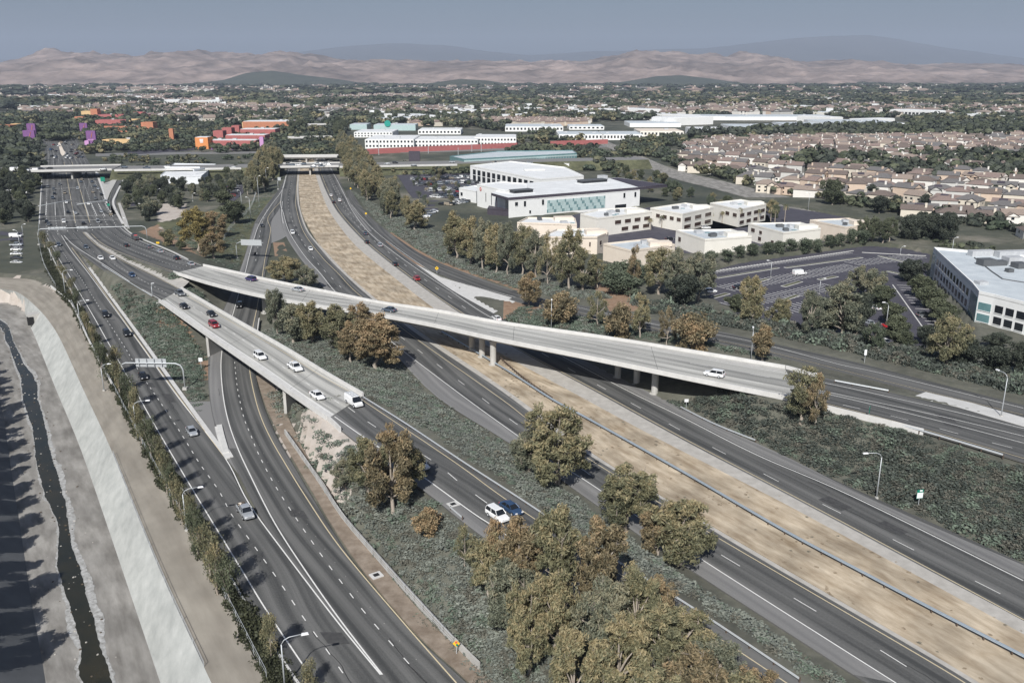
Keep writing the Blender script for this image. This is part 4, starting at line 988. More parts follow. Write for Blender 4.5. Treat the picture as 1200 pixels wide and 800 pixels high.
def wheel_mesh(r_=.33, w_=.22):
    mb = MB(); n = 14
    vs = [(r_*cos(2*pi*k/n), y, r_*sin(2*pi*k/n)) for y in (-w_/2, w_/2) for k in range(n)]
    mb.add(vs, [(k, (k+1) % n, n+(k+1) % n, n+k) for k in range(n)], M['rubber'])
    for y, o in ((-w_/2, 0), (w_/2, n)):
        inner = [(r_*.62*cos(2*pi*k/n), y*1.0, r_*.62*sin(2*pi*k/n)) for k in range(n)]
        b = len(mb.v); mb.v += inner; i = mb.mi(M['rubber'])
        for k in range(n): mb.f.append((o+k, o+(k+1) % n, b+(k+1) % n, b+k)); mb.m.append(i)
        mb.add([(p[0], p[1]*1.02, p[2]) for p in inner], [tuple(range(n))], M['unit'])
    return mb.mesh('wheel')
WM = wheel_mesh(); WMB = wheel_mesh(.38, .26)
def vehicle_parts(kind):
    """list of (name, mesh, location, painted?)"""
    pr = []
    if kind == 'sedan':
        L_, z0, zb, w_ = 4.7, .28, .92, .90
        st = [(-2.35,.70,.42,.66,.78),(-2.22,.84,.30,.78,.96),(-1.4,.90,.24,.82,1.0),(-.4,.91,.22,.84,.96),(.8,.91,.22,.84,.94),(1.6,.89,.24,.80,.86),(2.15,.82,.28,.70,.74),(2.35,.68,.36,.60,.60)]
        cab = (-1.75,-1.05,.35,1.15,.93,1.42,.80,.60); wb = 1.38
    elif kind == 'suv':
        st = [(-2.3,.80,.45,.76,.95),(-2.2,.90,.34,.84,1.08),(-1.2,.93,.28,.87,1.10),(.9,.93,.26,.87,1.06),(1.6,.92,.28,.84,1.0),(2.15,.88,.32,.76,.90),(2.35,.74,.42,.66,.74)]
        cab = (-2.2,-1.95,.45,1.15,1.05,1.70,.84,.70); wb = 1.38
    elif kind == 'pickup':
        st = [(-2.75,.90,.50,.88,.98),(-2.7,.93,.40,.90,1.02),(-.6,.95,.32,.90,1.04),(1.2,.95,.30,.90,1.10),(2.2,.93,.34,.86,1.06),(2.65,.88,.40,.80,.96),(2.75,.80,.46,.74,.84)]
        cab = (-.75,-.60,.75,1.35,1.06,1.80,.86,.72); wb = 1.75
    elif kind == 'van':
        st = [(-2.8,.92,.40,.90,2.0),(-2.7,.96,.32,.90,2.08),(-1.0,.97,.30,.90,2.10),(1.0,.97,.30,.88,2.06),(1.35,.97,.30,.90,1.25),(2.3,.94,.32,.84,1.12),(2.7,.84,.40,.72,.9)]
        cab = (.9,.95,1.05,2.0,1.15,2.02,.90,.78); wb = 1.8
    elif kind == 'truck':
        st = [(1.2,1.05,.5,1.0,1.6),(1.4,1.1,.45,1.05,2.5),(2.6,1.1,.45,1.0,2.5),(3.2,1.1,.45,1.0,1.5),(3.4,1.0,.5,.95,1.4)]
        cab = (1.6,1.8,2.6,3.15,1.5,2.45,1.06,.9); wb = 2.3
    me = loft(st, CP['white'], 'body'); pr.append(('body', me, (0, 0, 0), True))
    x0, x1, x2, x3, za, zb_, wa, wb_ = cab; vs, roof = glasshouse(*cab, 'cabin')
    if kind not in ('van', 'truck'): pr.append(('roof', roof.mesh('roof'), (0, 0, 0), True))
    def pane(idx, nm, off=(0, 0, 0)):
        mb = MB(); v = [Vector(vs[i])+Vector(off) for i in idx]; c = sum(v, Vector())/4
        nrm = (v[1]-v[0]).cross(v[2]-v[0]).normalized()*.03
        mb.add([tuple(q) for q in v]+[tuple(q-nrm) for q in v], [(0,1,2,3),(7,6,5,4),(0,4,5,1),(1,5,6,2),(2,6,7,3),(3,7,4,0)], M['glass'])
        pr.append((nm, mb.mesh(nm), (0, 0, 0), False))
    if kind in ('van', 'truck'): pane((1, 2, 6, 5), 'windscreen', (.04, 0, 0))
    else: pane((1, 2, 6, 5), 'windscreen')
    if kind not in ('van', 'truck'): pane((3, 0, 4, 7), 'rear_window')
    pane((0, 1, 5, 4), 'side_window', (0, -.02 if kind in ('van','truck') else 0, 0)); pane((2, 3, 7, 6), 'side_window', (0, .02 if kind in ('van','truck') else 0, 0))
    R_ = WMB if kind in ('pickup', 'van', 'truck') else WM; rz = .38 if R_ is WMB else .33; wy = .86 if kind in ('sedan', 'suv') else .9
    for sx in (-1, 1):
        for sy in (-1, 1): pr.append(('wheel', R_, (sx*wb+(.05 if kind != 'truck' else .4), sy*wy, rz), False))
    fx = {'sedan': 2.27, 'suv': 2.27, 'pickup': 2.7, 'van': 2.6, 'truck': 3.36}[kind]; rx = {'sedan': -2.3, 'suv': -2.27, 'pickup': -2.74, 'van': -2.78, 'truck': -3.4}[kind]
    hl = MB(); hl.box((0, 0, 0), (.16, .34, .14), M['white_sign']); hl = hl.mesh('headlight'); tl = MB(); tl.box((0, 0, 0), (.10, .26, .2), M['red_mark']); tl = tl.mesh('taillight')
    for s in (-1, 1): pr.append(('headlight', hl, (fx, s*.58, .66 if kind in ('sedan',) else .8), False)); pr.append(('taillight', tl, (rx, s*.66, .8), False))
    mr = MB(); mr.box((0, 0, 0), (.14, .2, .14), CP['white']); mr = mr.mesh('mirror')
    for s in (-1, 1): pr.append(('mirror', mr, (x3-.35, s*(wa+.14), za+.08), True))
    if kind == 'pickup':
        mb = MB(); mb.box((-1.75, 0, 1.03), (1.85, 1.5, .03), M['black']); pr.append(('cargo_bed', mb.mesh('cargo_bed'), (0, 0, 0.01), False))
    if kind == 'truck':
        mb = MB(); mb.box((-1.2, 0, 1.0), (4.6, 2.2, .3), M['unit_dark']); pr.append(('flatbed', mb.mesh('flatbed'), (0, 0, 0), False))
        mb = MB(); mb.box((-1.2, 0, 1.8), (4.4, 2.0, .9), M['unit_dark']); mb.box((-2.0, .2, 2.3), (1.2, 1.2, .5), M['red_mark']); pr.append(('load', mb.mesh('load'), (0, 0, 0), False))
    if kind == 'van':
        mb = MB(); [mb.box((x, 0, 2.2), (.06, 1.5, .06), M['metal']) for x in (-2, -.8, .4)]; [mb.box((-.8, y, 2.25), (3.2, .06, .06), M['metal']) for y in (-.6, 0, .6)]
        pr.append(('roof_rack', mb.mesh('roof_rack'), (0, 0, 0), False))
    return pr
VP = {k: vehicle_parts(k) for k in ('sedan', 'suv', 'pickup', 'van', 'truck')}
CATN = {'sedan': 'car', 'suv': 'car', 'pickup': 'pickup truck', 'van': 'van', 'truck': 'truck'}
def recolor(o, m):
    if o.data.materials and o.data.materials[0] == CP['white']:
        o.material_slots[0].link = 'OBJECT'; o.material_slots[0].material = m
def vehicle(kind, p, rz, col, label, group=None):
    e = empty({'sedan': 'car', 'suv': 'car', 'pickup': 'pickup_truck', 'van': 'van', 'truck': 'flatbed_truck'}[kind], p, rz, label, CATN[kind], group)
    for nm, me, loc, pt in VP[kind]:
        o = link(nm, me, e, loc)
        if pt: recolor(o, CP[col])
    return e
def tangent(road, p, toward=True):
    best = None
    for (l0, r0), (l1, r1) in zip(ROADPTS[road][:-1], ROADPTS[road][1:]):
        a = (l0+r0)/2; b_ = (l1+r1)/2; m = (a+b_)/2; d = (m-p).length
        if best is None or d < best[0]: best = (d, b_-a)
    t = best[1]; a = atan2(t.y, t.x); return a if toward else a+pi
CARS = [
 ('frontage_road', 69, 288, 'sedan', 'slate', 1, 'slate blue car farthest up the frontage road, near the wide gantry'),
 ('frontage_road', 124, 371, 'suv', 'black', 1, 'black car on the frontage road level with the brown dirt slope'),
 ('frontage_road', 149, 393, 'suv', 'black', 1, 'black car on the frontage road beside the green shrubs'),
 ('frontage_road', 168, 443, 'sedan', 'black', 1, 'dark car partly hidden under the arched sign gantry'),
 ('frontage_road', 225, 508, 'sedan', 'silver', 1, 'silver blue car on the frontage road short of the gore tip'),
 ('frontage_road', 288, 603, 'pickup', 'silver', 1, 'silver pickup with a loaded bed, the nearest vehicle on the frontage road'),
 ('bridge_ramp_west', 101, 291, 'sedan', 'slate', 1, 'dark blue car coming down the junction arm towards the left bridge'),
 ('bridge_ramp_west', 118, 304, 'sedan', 'white', 1, 'white car, left one of the pair on the approach to the left bridge'),
 ('bridge_ramp_west', 132, 304, 'sedan', 'white', 1, 'white car, right one of the pair on the approach to the left bridge'),
 ('bridge_ramp_west', 155, 324, 'sedan', 'blue', 1, 'blue car alone on the approach to the left bridge'),
 ('bridge_west', 211, 346, 'pickup', 'grey', 1, 'grey pickup just entering the left bridge'),
 ('bridge_west', 216, 361, 'sedan', 'black', 1, 'dark car behind the grey pickup at the start of the left bridge'),
 ('bridge_west', 248, 370, 'sedan', 'black', 1, 'black car beside the red one on the left bridge'),
 ('bridge_west', 251, 383, 'suv', 'red', 1, 'dark red car on the left bridge'),
 ('bridge_west', 305, 420, 'suv', 'white', 1, 'white estate car in the middle of the left bridge'),
 ('bridge_west', 346, 433, 'pickup', 'white', 1, 'white pickup carrying a load on the left bridge'),
 ('bridge_west', 372, 466, 'sedan', 'white', 1, 'white car with a dark sunroof near the end of the left bridge'),
 ('ramp_descending', 415, 474, 'van', 'white', 1, 'white van with a roof rack leaving the left bridge'),
 ('ramp_descending', 492, 547, 'sedan', 'white', 1, 'car half hidden behind the forked eucalyptus on the descending ramp'),
 ('ramp_descending', 583, 607, 'suv', 'white', 1, 'white car glimpsed through the big tree cluster on the descending ramp'),
 ('ramp_descending', 599, 599, 'sedan', 'blue', 1, 'dark blue car beside the white one at the tree cluster'),
 ('junction_lanes', 148, 289, 'sedan', 'black', 0, 'dark car in the left lane of the approach to the long overpass'),
 ('junction_lanes', 159, 281, 'truck', 'black', 0, 'dark flatbed truck with a red load turning at the junction'),
 ('junction_lanes', 175, 291, 'sedan', 'grey', 0, 'grey car behind the flatbed truck by the kerb'),
 ('junction_lanes', 188, 296, 'sedan', 'silver', 0, 'silver car by the kerb on the approach to the long overpass'),
 ('junction_lanes', 207, 304, 'sedan', 'black', 0, 'black car by the kerb short of the long overpass'),
 ('junction_lanes', 224, 311, 'sedan', 'silver', 0, 'silver car at the very start of the long overpass'),
 ('bridge_east', 294, 329, 'suv', 'purple', 0, 'purple blue car on the long overpass above the off-ramp'),
 ('bridge_east', 349, 341, 'sedan', 'silver', 0, 'silver car on the long overpass by the tree tops'),
 ('bridge_east', 456, 365, 'sedan', 'slate', 0, 'dark slate car on the long overpass above the median'),
 ('bridge_east', 837, 441, 'suv', 'white', 0, 'white car with black wheels alone on the right half of the long overpass'),
 ('freeway_outbound', 582, 375, 'sedan', 'white', 0, 'white car just showing above the overpass parapet on the outbound freeway'),
 ('freeway_inbound', 343, 274, 'suv', 'white', 1, 'white car farther up the inbound freeway bend'),
 ('freeway_inbound', 364, 293, 'sedan', 'white', 1, 'white car nearer the overpass on the inbound freeway'),
 ('ramp_under', 307, 266, 'sedan', 'black', 1, 'black car on the off-ramp above the cantilever sign'),
 ('ramp_under', 281, 360, 'suv', 'black', 1, 'black car coming out from under the long overpass'),
 ('freeway_outbound', 428, 275, 'sedan', 'slate', 0, 'dark car, upper of the close trio on the outbound freeway'),
 ('freeway_outbound', 430, 285, 'sedan', 'black', 0, 'black car nearest the median in the close trio outbound'),
 ('freeway_outbound', 445, 289, 'suv', 'silver', 0, 'silver car, rightmost of the close trio outbound'),
 ('freeway_outbound', 463, 311, 'sedan', 'black', 0, 'black car alone behind the trio on the outbound freeway'),
 ('freeway_outbound', 488, 328, 'suv', 'red', 0, 'dark red car on the outbound freeway near the pale gravel gore'),
 ('freeway_outbound', 388, 230, 'sedan', 'white', 0, 'small white car far up the outbound freeway, left one'),
 ('freeway_outbound', 398, 236, 'suv', 'white', 0, 'small white car far up the outbound freeway, right one'),
 ('freeway_outbound', 391, 238, 'sedan', 'black', 0, 'small black car between the two white ones far up the freeway'),
]
for rd, x, y, kd, col, tw, lab in CARS:
    p = on(rd, x, y); p.z += .035; vehicle(kd, p, tangent(rd, p, tw), col, lab)
# loads in the two pickups
for rd, x, y, lab in (('frontage_road', 288, 603, 'jumble of boxes and scrap piled in the bed of the silver pickup'), ('bridge_west', 346, 433, 'dark load and white tarpaulin in the bed of the white pickup')):
    p = on(rd, x, y); a = tangent(rd, p); mb = MB(); rr = random.Random(x)
    for i in range(9): mb.box((-1.8+rr.uniform(-.6, .6), rr.uniform(-.5, .5), 1.15+rr.uniform(0, .35)), (rr.uniform(.3, .8), rr.uniform(.3, .7), rr.uniform(.15, .45)), (M['bark_dark'], M['unit'], M['white_sign'], M['salmon_wall'])[rr.randrange(4)], rr.uniform(0, 3))
    e = empty('cargo', (p.x, p.y, p.z+.035), a, lab, 'cargo'); mb.obj('load', e)
# small cars: one mesh each (body, glass, tyres)
def mini(kind):
    mb = MB()
    for nm, me, loc, pt in VP[kind]:
        if nm in ('headlight', 'taillight', 'mirror'): continue
        m = CP['white'] if pt else (M['glass'] if 'wind' in nm else M['rubber'])
        if nm == 'roof': m = CP['white']
        if nm == 'wheel':
            mb.box(loc, (.62, .22, .62), M['rubber']); continue
        mb.add([(v.co.x+loc[0], v.co.y+loc[1], v.co.z+loc[2]) for v in me.vertices], [tuple(p.vertices) for p in me.polygons], m)
    return mb.mesh('small_car')
MINI = {k: mini(k) for k in ('sedan', 'suv', 'van', 'pickup')}
MCOL = ['white']*5+['silver']*4+['grey']*3+['black']*5+['slate']*3+['red', 'blue', 'tan']
def minicar(p, rz, label, group, col=None, kind=None):
    k = kind or rng.choice(['sedan', 'sedan', 'suv', 'suv', 'pickup', 'van'], p=[.35, .2, .2, .1, .1, .05]); o = link('car' if k != 'van' else 'van', MINI[k], None, p); o.rotation_euler = (0, 0, rz)
    cc = col or MCOL[rng.integers(len(MCOL))]; recolor(o, CP[cc])
    if group and ('small car' in label or 'tiny car' in label): label = label.replace('small car', 'small %s %s' % (cc, k)).replace('tiny car', 'tiny %s %s' % (cc, k)); group = '%s %s among %s' % (cc, k, group)
    elif group: label = '%s %s %s' % (cc, k, label.replace('car in ', 'in ').replace('car at', 'at').replace('car parked', 'parked')); group = '%s %s %s' % (cc, k, group)
    o['label'] = label.replace('suv', 'estate car').replace('sedan', 'car'); o['category'] = 'van' if k == 'van' else 'pickup truck' if k == 'pickup' else 'car'
    if group: o['group'] = group.replace('suv', 'estate car').replace('sedan', 'car')
    return o
ART = [(72,199),(82,197),(93,199),(101,205),(112,211),(108,214),(111,219),(115,222),(109,226),(70,217),(63,223),(76,227),(91,222),(96,211),(95,214),(119,229),(78,238),(112,234),(62,233),(80,250),(89,251),(119,249),(130,252),(55,261),(57,264),(75,261),(98,263),(115,261),(69,207),(88,207),(56,220),(104,240),(64,228)]
for x, y in ART:
    p = on('arterial', x, y); p.z += .04; minicar(p, tangent('arterial', p, x < 84), 'small car queuing on the arterial this side of the low bridge' if y > 203 else 'small car', 'cars on the wide arterial') if y > 203 else minicar(p, tangent('arterial', p, 0), 'small car right under the low bridge on the arterial', 'cars just beyond the shade of the arterial bridge')
for i in range(34):
    y = 157+30*rng.random()**.8; f = rng.uniform(.52, .98) if i % 3 else rng.uniform(.05, .42)
    rows = [r_ for r_ in R['arterial']]; 
    for a, b_ in zip(rows[:-1], rows[1:]):
        if a[1] <= y <= b_[1]: t = (y-a[1])/(b_[1]-a[1]); xl = a[0]+(b_[0]-a[0])*t; xr = a[2]+(b_[2]-a[2])*t; break
    p = P(xl+(xr-xl)*f, y, 0); p.z += .04; minicar(p, pi/2+rng.normal()*.03, 'tiny car on the arterial beyond the low bridge', 'cars on the arterial beyond the bridge')
for i in range(36):   # traffic on the cross freeway
    x = (-5, 330, 400)[i % 3]+rng.random()*(330 if i % 3 == 0 else 66 if i % 3 == 1 else 250)
    yb = 201-(x-30)*.0135-rng.choice([.6, 1.6, 2.6, 3.6]); p = P(x, yb, 6.62); minicar(p, rng.choice([0, pi])+.03, 'tiny car on the cross freeway over the low bridges', 'traffic on the cross freeway')
o = minicar(P(24,201,6.6), .03, 'long white lorry trailer at the left end of the cross freeway', None, 'white', 'van'); o.scale = (2.4, 1.4, 1.5); o.name = 'lorry'
o = minicar(P(21,227,0), .1, 'long white lorry trailer parked by the grass at the far left', None, 'white', 'van'); o.scale = (2.2, 1.3, 1.3); o.name = 'lorry'

# ------------------------------------------------------------------ trees
def tree_mesh(seed, h, cw, style):
    """returns trunk mesh, crown mesh. cw crown width; style sets habit"""
    r_ = random.Random(seed); g = np.random.default_rng(seed); mb = MB(); tips = []
    S = dict(euc=dict(fork=.20, n=4, spread=.34, clump=.052, leaves=92, lsz=(.36, .11), mat='leaf_olive', low=.20),
             airy=dict(fork=.18, n=5, spread=.42, clump=.060, leaves=70, lsz=(.34, .11), mat='leaf_olive', low=.35),
             round=dict(fork=.28, n=4, spread=.3, clump=.17, leaves=150, lsz=(.34, .26), mat='leaf_sage', low=.16),
             dense=dict(fork=.15, n=5, spread=.32, clump=.13, leaves=210, lsz=(.36, .22), mat='leaf_dark', low=.12),
             shrub=dict(fork=.05, n=6, spread=.5, clump=.16, leaves=130, lsz=(.34, .22), mat='leaf_rust', low=.02),
             slim=dict(fork=.3, n=3, spread=.22, clump=.065, leaves=90, lsz=(.42, .15), mat='leaf_grey', low=.14),
             street=dict(fork=.22, n=3, spread=.28, clump=.16, leaves=120, lsz=(.2, .13), mat='leaf_green', low=.2))[style]
    R0 = h*.016+.06; plume = style in ('euc', 'airy', 'slim')
    def grow_(p, d, L_, rad, lev):
        pts = [p]; q = p.copy(); dd = d.copy()
        for k in range(3):
            dd = (dd+Vector((r_.uniform(-.13, .13), r_.uniform(-.13, .13), .05 if style != 'shrub' else 0))).normalized(); q = q+dd*(L_/3); pts.append(q.copy())
        mb.tube(pts, [rad, rad*.86, rad*.72, rad*.55], M['bark'], 5 if lev < 2 else 4, cap=False)
        if lev >= 2: tips.append((pts[3], lev)); tips.append((pts[2], lev))
        if lev < 3:
            for k in range(3 if lev < 2 else 2):
                ax = Vector((r_.uniform(-1, 1), r_.uniform(-1, 1), r_.uniform(-.3, .5))).normalized()
                nd = (dd*.9+ax*S['spread']*1.6).normalized()
                if nd.z < -.05: nd.z = .1
                grow_(pts[3] if k else pts[2], nd, L_*r_.uniform(.6, .85), rad*.5, lev+1)
    z0 = h*S['fork']
    base = [Vector((0, 0, -.3)), Vector((r_.uniform(-.03, .03)*h, r_.uniform(-.03, .03)*h, z0*.5)), Vector((r_.uniform(-.03, .03)*h, r_.uniform(-.03, .03)*h, z0))]
    mb.tube(base, [R0*1.3, R0, R0*.85], M['bark'], 7, cap=False)
    PL = []
    if plume:
        npl = {'euc': 12, 'airy': 7, 'slim': 6}[style]
        for k in range(npl):
            a = 2.399*k+seed*.7+r_.uniform(-.3, .3); f = (k/(npl-1))
            rad = cw*.5*(.08 if k == npl-1 else r_.uniform(.30, .66)); zc_ = h*(.29+.52*f+r_.uniform(-.04, .04)); rz_ = h*r_.uniform(.12, .19); rx_ = cw*r_.uniform(.115, .175)
            if k == npl-1: zc_ = h-rz_
            zc_ = min(zc_, h-rz_); q = Vector((cos(a)*rad, sin(a)*rad, zc_)); PL.append((q, rx_, rz_))
            st_ = Vector((base[2].x, base[2].y, z0))+Vector((0, 0, max(0, (zc_-z0)*.25))) if k > 2 else base[2]
            mid = st_*.5+q*.5+Vector((-cos(a)*rad*.05, -sin(a)*rad*.05, -.1*h*.3)); e_ = q+Vector((0, 0, rz_*.55))
            mb.tube([st_, mid, q-Vector((0, 0, rz_*.5)), q, e_], [R0*.62, R0*.46, R0*.34, R0*.22, R0*.08], M['bark'], 5, cap=False)
            for j in range(5):
                d_ = Vector((r_.uniform(-1, 1), r_.uniform(-1, 1), r_.uniform(-.1, .9))).normalized(); o_ = q+Vector((0, 0, rz_*r_.uniform(-.6, .3)))
                mb.tube([o_, o_+Vector((d_.x*rx_*.5, d_.y*rx_*.5, d_.z*rz_*.35)), o_+Vector((d_.x*rx_, d_.y*rx_, d_.z*rz_*.8))], [R0*.16, R0*.10, R0*.04], M['bark'], 4, cap=False)
        mb.tube([base[2], Vector((base[2].x, base[2].y, h*.6))], [R0*.7, R0*.3], M['bark'], 5, cap=False)
    for k in range(0 if plume else S['n']):
        a = 2*pi*k/S['n']+r_.uniform(-.5, .5); tl = S['spread']*r_.uniform(.5, 1.3)
        grow_(base[2], Vector((cos(a)*tl, sin(a)*tl, 1)).normalized(), (h-z0)*.36*r_.uniform(.8, 1.15), R0*.6, 1)
    if plume:
        tips = [(q+Vector((0, 0, z_)), 2) for q, x_, z_ in PL]
    T = np.array([tuple(t[0]) for t in tips])
    # fit the crown into the wanted height and width
    top = T[:, 2].max()+(h*S['clump']*.9 if plume else 0); wid = np.percentile(np.hypot(T[:, 0], T[:, 1]), 92)
    cl = h*S['clump']*1.0; sz = (h-cl*.9-0)/top; sx = (cw/2-cl*.8)/max(wid, .1)
    if plume: sx = sz = 1.0
    V_ = np.array(mb.v); V_[:, 2] *= sz; f = np.clip(V_[:, 2]/(h*.35), 0, 1); V_[:, 0] *= 1+(sx-1)*f; V_[:, 1] *= 1+(sx-1)*f; mb.v = [tuple(v) for v in V_]
    T[:, 2] *= sz; f = np.clip(T[:, 2]/(h*.35), 0, 1); T[:, 0] *= 1+(sx-1)*f; T[:, 1] *= 1+(sx-1)*f
    if plume:
        npc = {'euc': 13, 'airy': 11, 'slim': 18}[style]; TT = []
        for q, x_, z_ in PL:
            d_ = g.normal(size=(npc, 3)); d_ /= np.linalg.norm(d_, axis=1)[:, None]; TT.append(np.array(tuple(q))+d_*(g.uniform(.35, 1.0, npc)[:, None])*np.array([x_, x_, z_]))
        T = np.concatenate(TT); keep = np.arange(len(T))
    # leaf clumps also fill the crown's volume between the limbs, down to the lowest branches
    lo = h*S['low']; ne = {'euc': 150, 'airy': 70, 'slim': 110, 'dense': 60, 'round': 40, 'street': 26, 'shrub': 30}[style]
    zz_ = lo+(h-lo-cl*.6)*g.random(ne)**.85; q = (zz_-lo)/(h-lo); rmax = (cw/2-cl*.55)*np.sin(np.pi*np.clip(.16+.80*q, 0, 1))**.6*(.72+.28*np.sin(zz_*1.3+seed))
    an = g.uniform(0, 6.283, ne); lob = 1+.22*np.sin(an*3+seed)+.12*np.sin(an*5+seed*2+zz_); rr0 = rmax*lob*g.random(ne)**.42
    E_ = np.stack([rr0*np.cos(an), rr0*np.sin(an), zz_], -1); T = T if plume else np.concatenate([E_, T[T[:, 2] > lo]])
    # thin out: pick clumps apart from each other
    keep = []; mind = cl*(.35 if plume else .7)
    for i in g.permutation(len(T))[:9999]:
        if all(np.linalg.norm(T[i]-T[j]) > mind for j in keep): keep.append(i)
    T = T[keep]; 
    cv = []; tn = []
    for c in T:
        n = int(S['leaves']*g.uniform(.5, 1.2)); rad = cl*g.uniform(.75, 1.35)
        d = g.normal(size=(n, 3)); d /= np.linalg.norm(d, axis=1)[:, None]; rr_ = rad*g.random(n)**.45
        pos = c+d*rr_[:, None]*np.array([1, 1, .85 if style not in ('euc', 'slim', 'airy') else 1.05]); pos[:, 2] -= .15*rad
        a = g.normal(size=(n, 3)); 
        if style in ('euc', 'slim', 'airy'): a[:, 2] = -np.abs(a[:, 2])*1.6
        a /= np.linalg.norm(a, axis=1)[:, None]; b_ = np.cross(a, g.normal(size=(n, 3))); b_ /= np.linalg.norm(b_, axis=1)[:, None]
        s = (h/16)**.5*g.uniform(.6, 1.35, n)[:, None]
        A = a*S['lsz'][0]*s; B = b_*S['lsz'][1]*s
        cv.append(np.stack([pos-A-B*.3, pos+B, pos+A+B*.3, pos-B], 1).reshape(-1, 3))
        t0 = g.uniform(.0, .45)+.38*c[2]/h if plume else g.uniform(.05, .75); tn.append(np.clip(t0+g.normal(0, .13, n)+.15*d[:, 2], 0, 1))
    CV = np.concatenate(cv); n = len(CV)//4
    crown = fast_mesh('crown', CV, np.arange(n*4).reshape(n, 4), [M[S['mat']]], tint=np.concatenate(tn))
    return mb.mesh('trunk', True), crown, h, cw
TR = {}
def variants(key, style, h, cw, n, seed0=0): TR[key] = [tree_mesh(seed0+i*17+len(key), h, cw*(1+.12*((i*7) % 3-1)), style) for i in range(n)]
variants('euc', 'euc', 18, 12, 7, 3); variants('airy', 'airy', 14, 11, 3, 40); variants('slim', 'slim', 16, 8, 4, 77)
variants('round', 'round', 7, 6, 3, 120); variants('dense', 'dense', 10, 9, 4, 150); variants('shrub', 'shrub', 6, 7, 3, 200); variants('street', 'street', 6, 4.6, 4, 260)
def palm_mesh(seed, h=9):
    r_ = random.Random(seed); mb = MB(); mb.tube([(0, 0, -.2), (.1, 0, h*.5), (0, .1, h)], [.26, .2, .18], M['bark'], 6, False); t = mb.mesh('trunk', True)
    vs = []; tn = []
    for k in range(34):
        a = 2*pi*k/34*3.1; el = r_.uniform(-.7, 1.1); L_ = r_.uniform(1.6, 2.3); prev = None
        for s in range(4):
            f0, f1 = s/4, (s+1)/4
            def pt(f): return Vector((cos(a)*L_*f*cos(el), sin(a)*L_*f*cos(el), h+L_*f*sin(el)-1.5*f*f))
            p, q = pt(f0), pt(f1); n = Vector((-sin(a), cos(a), 0))*.22*(1-.5*f1)
            vs += [tuple(p-n), tuple(p+n), tuple(q+n), tuple(q-n)]; tn.append(r_.uniform(.1, .7) if el > -.2 else r_.uniform(.6, 1))
    n = len(vs)//4; c = fast_mesh('crown', vs, np.arange(n*4).reshape(n, 4), [M['leaf_olive']], tint=tn); return t, c, h+1, 4
TR['palm'] = [palm_mesh(1), palm_mesh(2)]
def dead_mesh(seed): 
    t, c, h, w_ = tree_mesh(seed, 12, 8, 'airy'); return t, c, h, w_
TCOUNT = 0
def tree(kind, p, h, w_, col, label, group=None, name=None, seed=None, cat='tree'):
    global TCOUNT; TCOUNT += 1
    vs = TR[kind]; v = vs[(seed if seed is not None else TCOUNT*7+TCOUNT//3) % len(vs)]
    nm = name or {'euc': 'eucalyptus_tree', 'airy': 'eucalyptus_tree', 'slim': 'eucalyptus_tree', 'round': 'round_tree', 'dense': 'evergreen_tree', 'shrub': 'shrub', 'street': 'street_tree', 'palm': 'palm_tree'}[kind]
    e = empty(nm, p, (TCOUNT*2.399) % 6.283, label, cat, group); e.scale = (w_/v[3], w_/v[3], h/v[2])
    link('trunk', v[0], e); c = link('crown', v[1], e)
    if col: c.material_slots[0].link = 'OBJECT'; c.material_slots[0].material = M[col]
    return e
def treex(xb, yb, yt, wpx, kind, col, label, group=None, z=None, **kw):
    p = G(xb, yb) if z is None else P(xb, yb, z); h = hgt(yb, yt, p.z); zc = (p.y*cos(TH)+(H-p.z)*sin(TH)); w_ = wpx*zc/F
    return tree(kind, p, max(h, 1), w_, col, label, group, **kw)
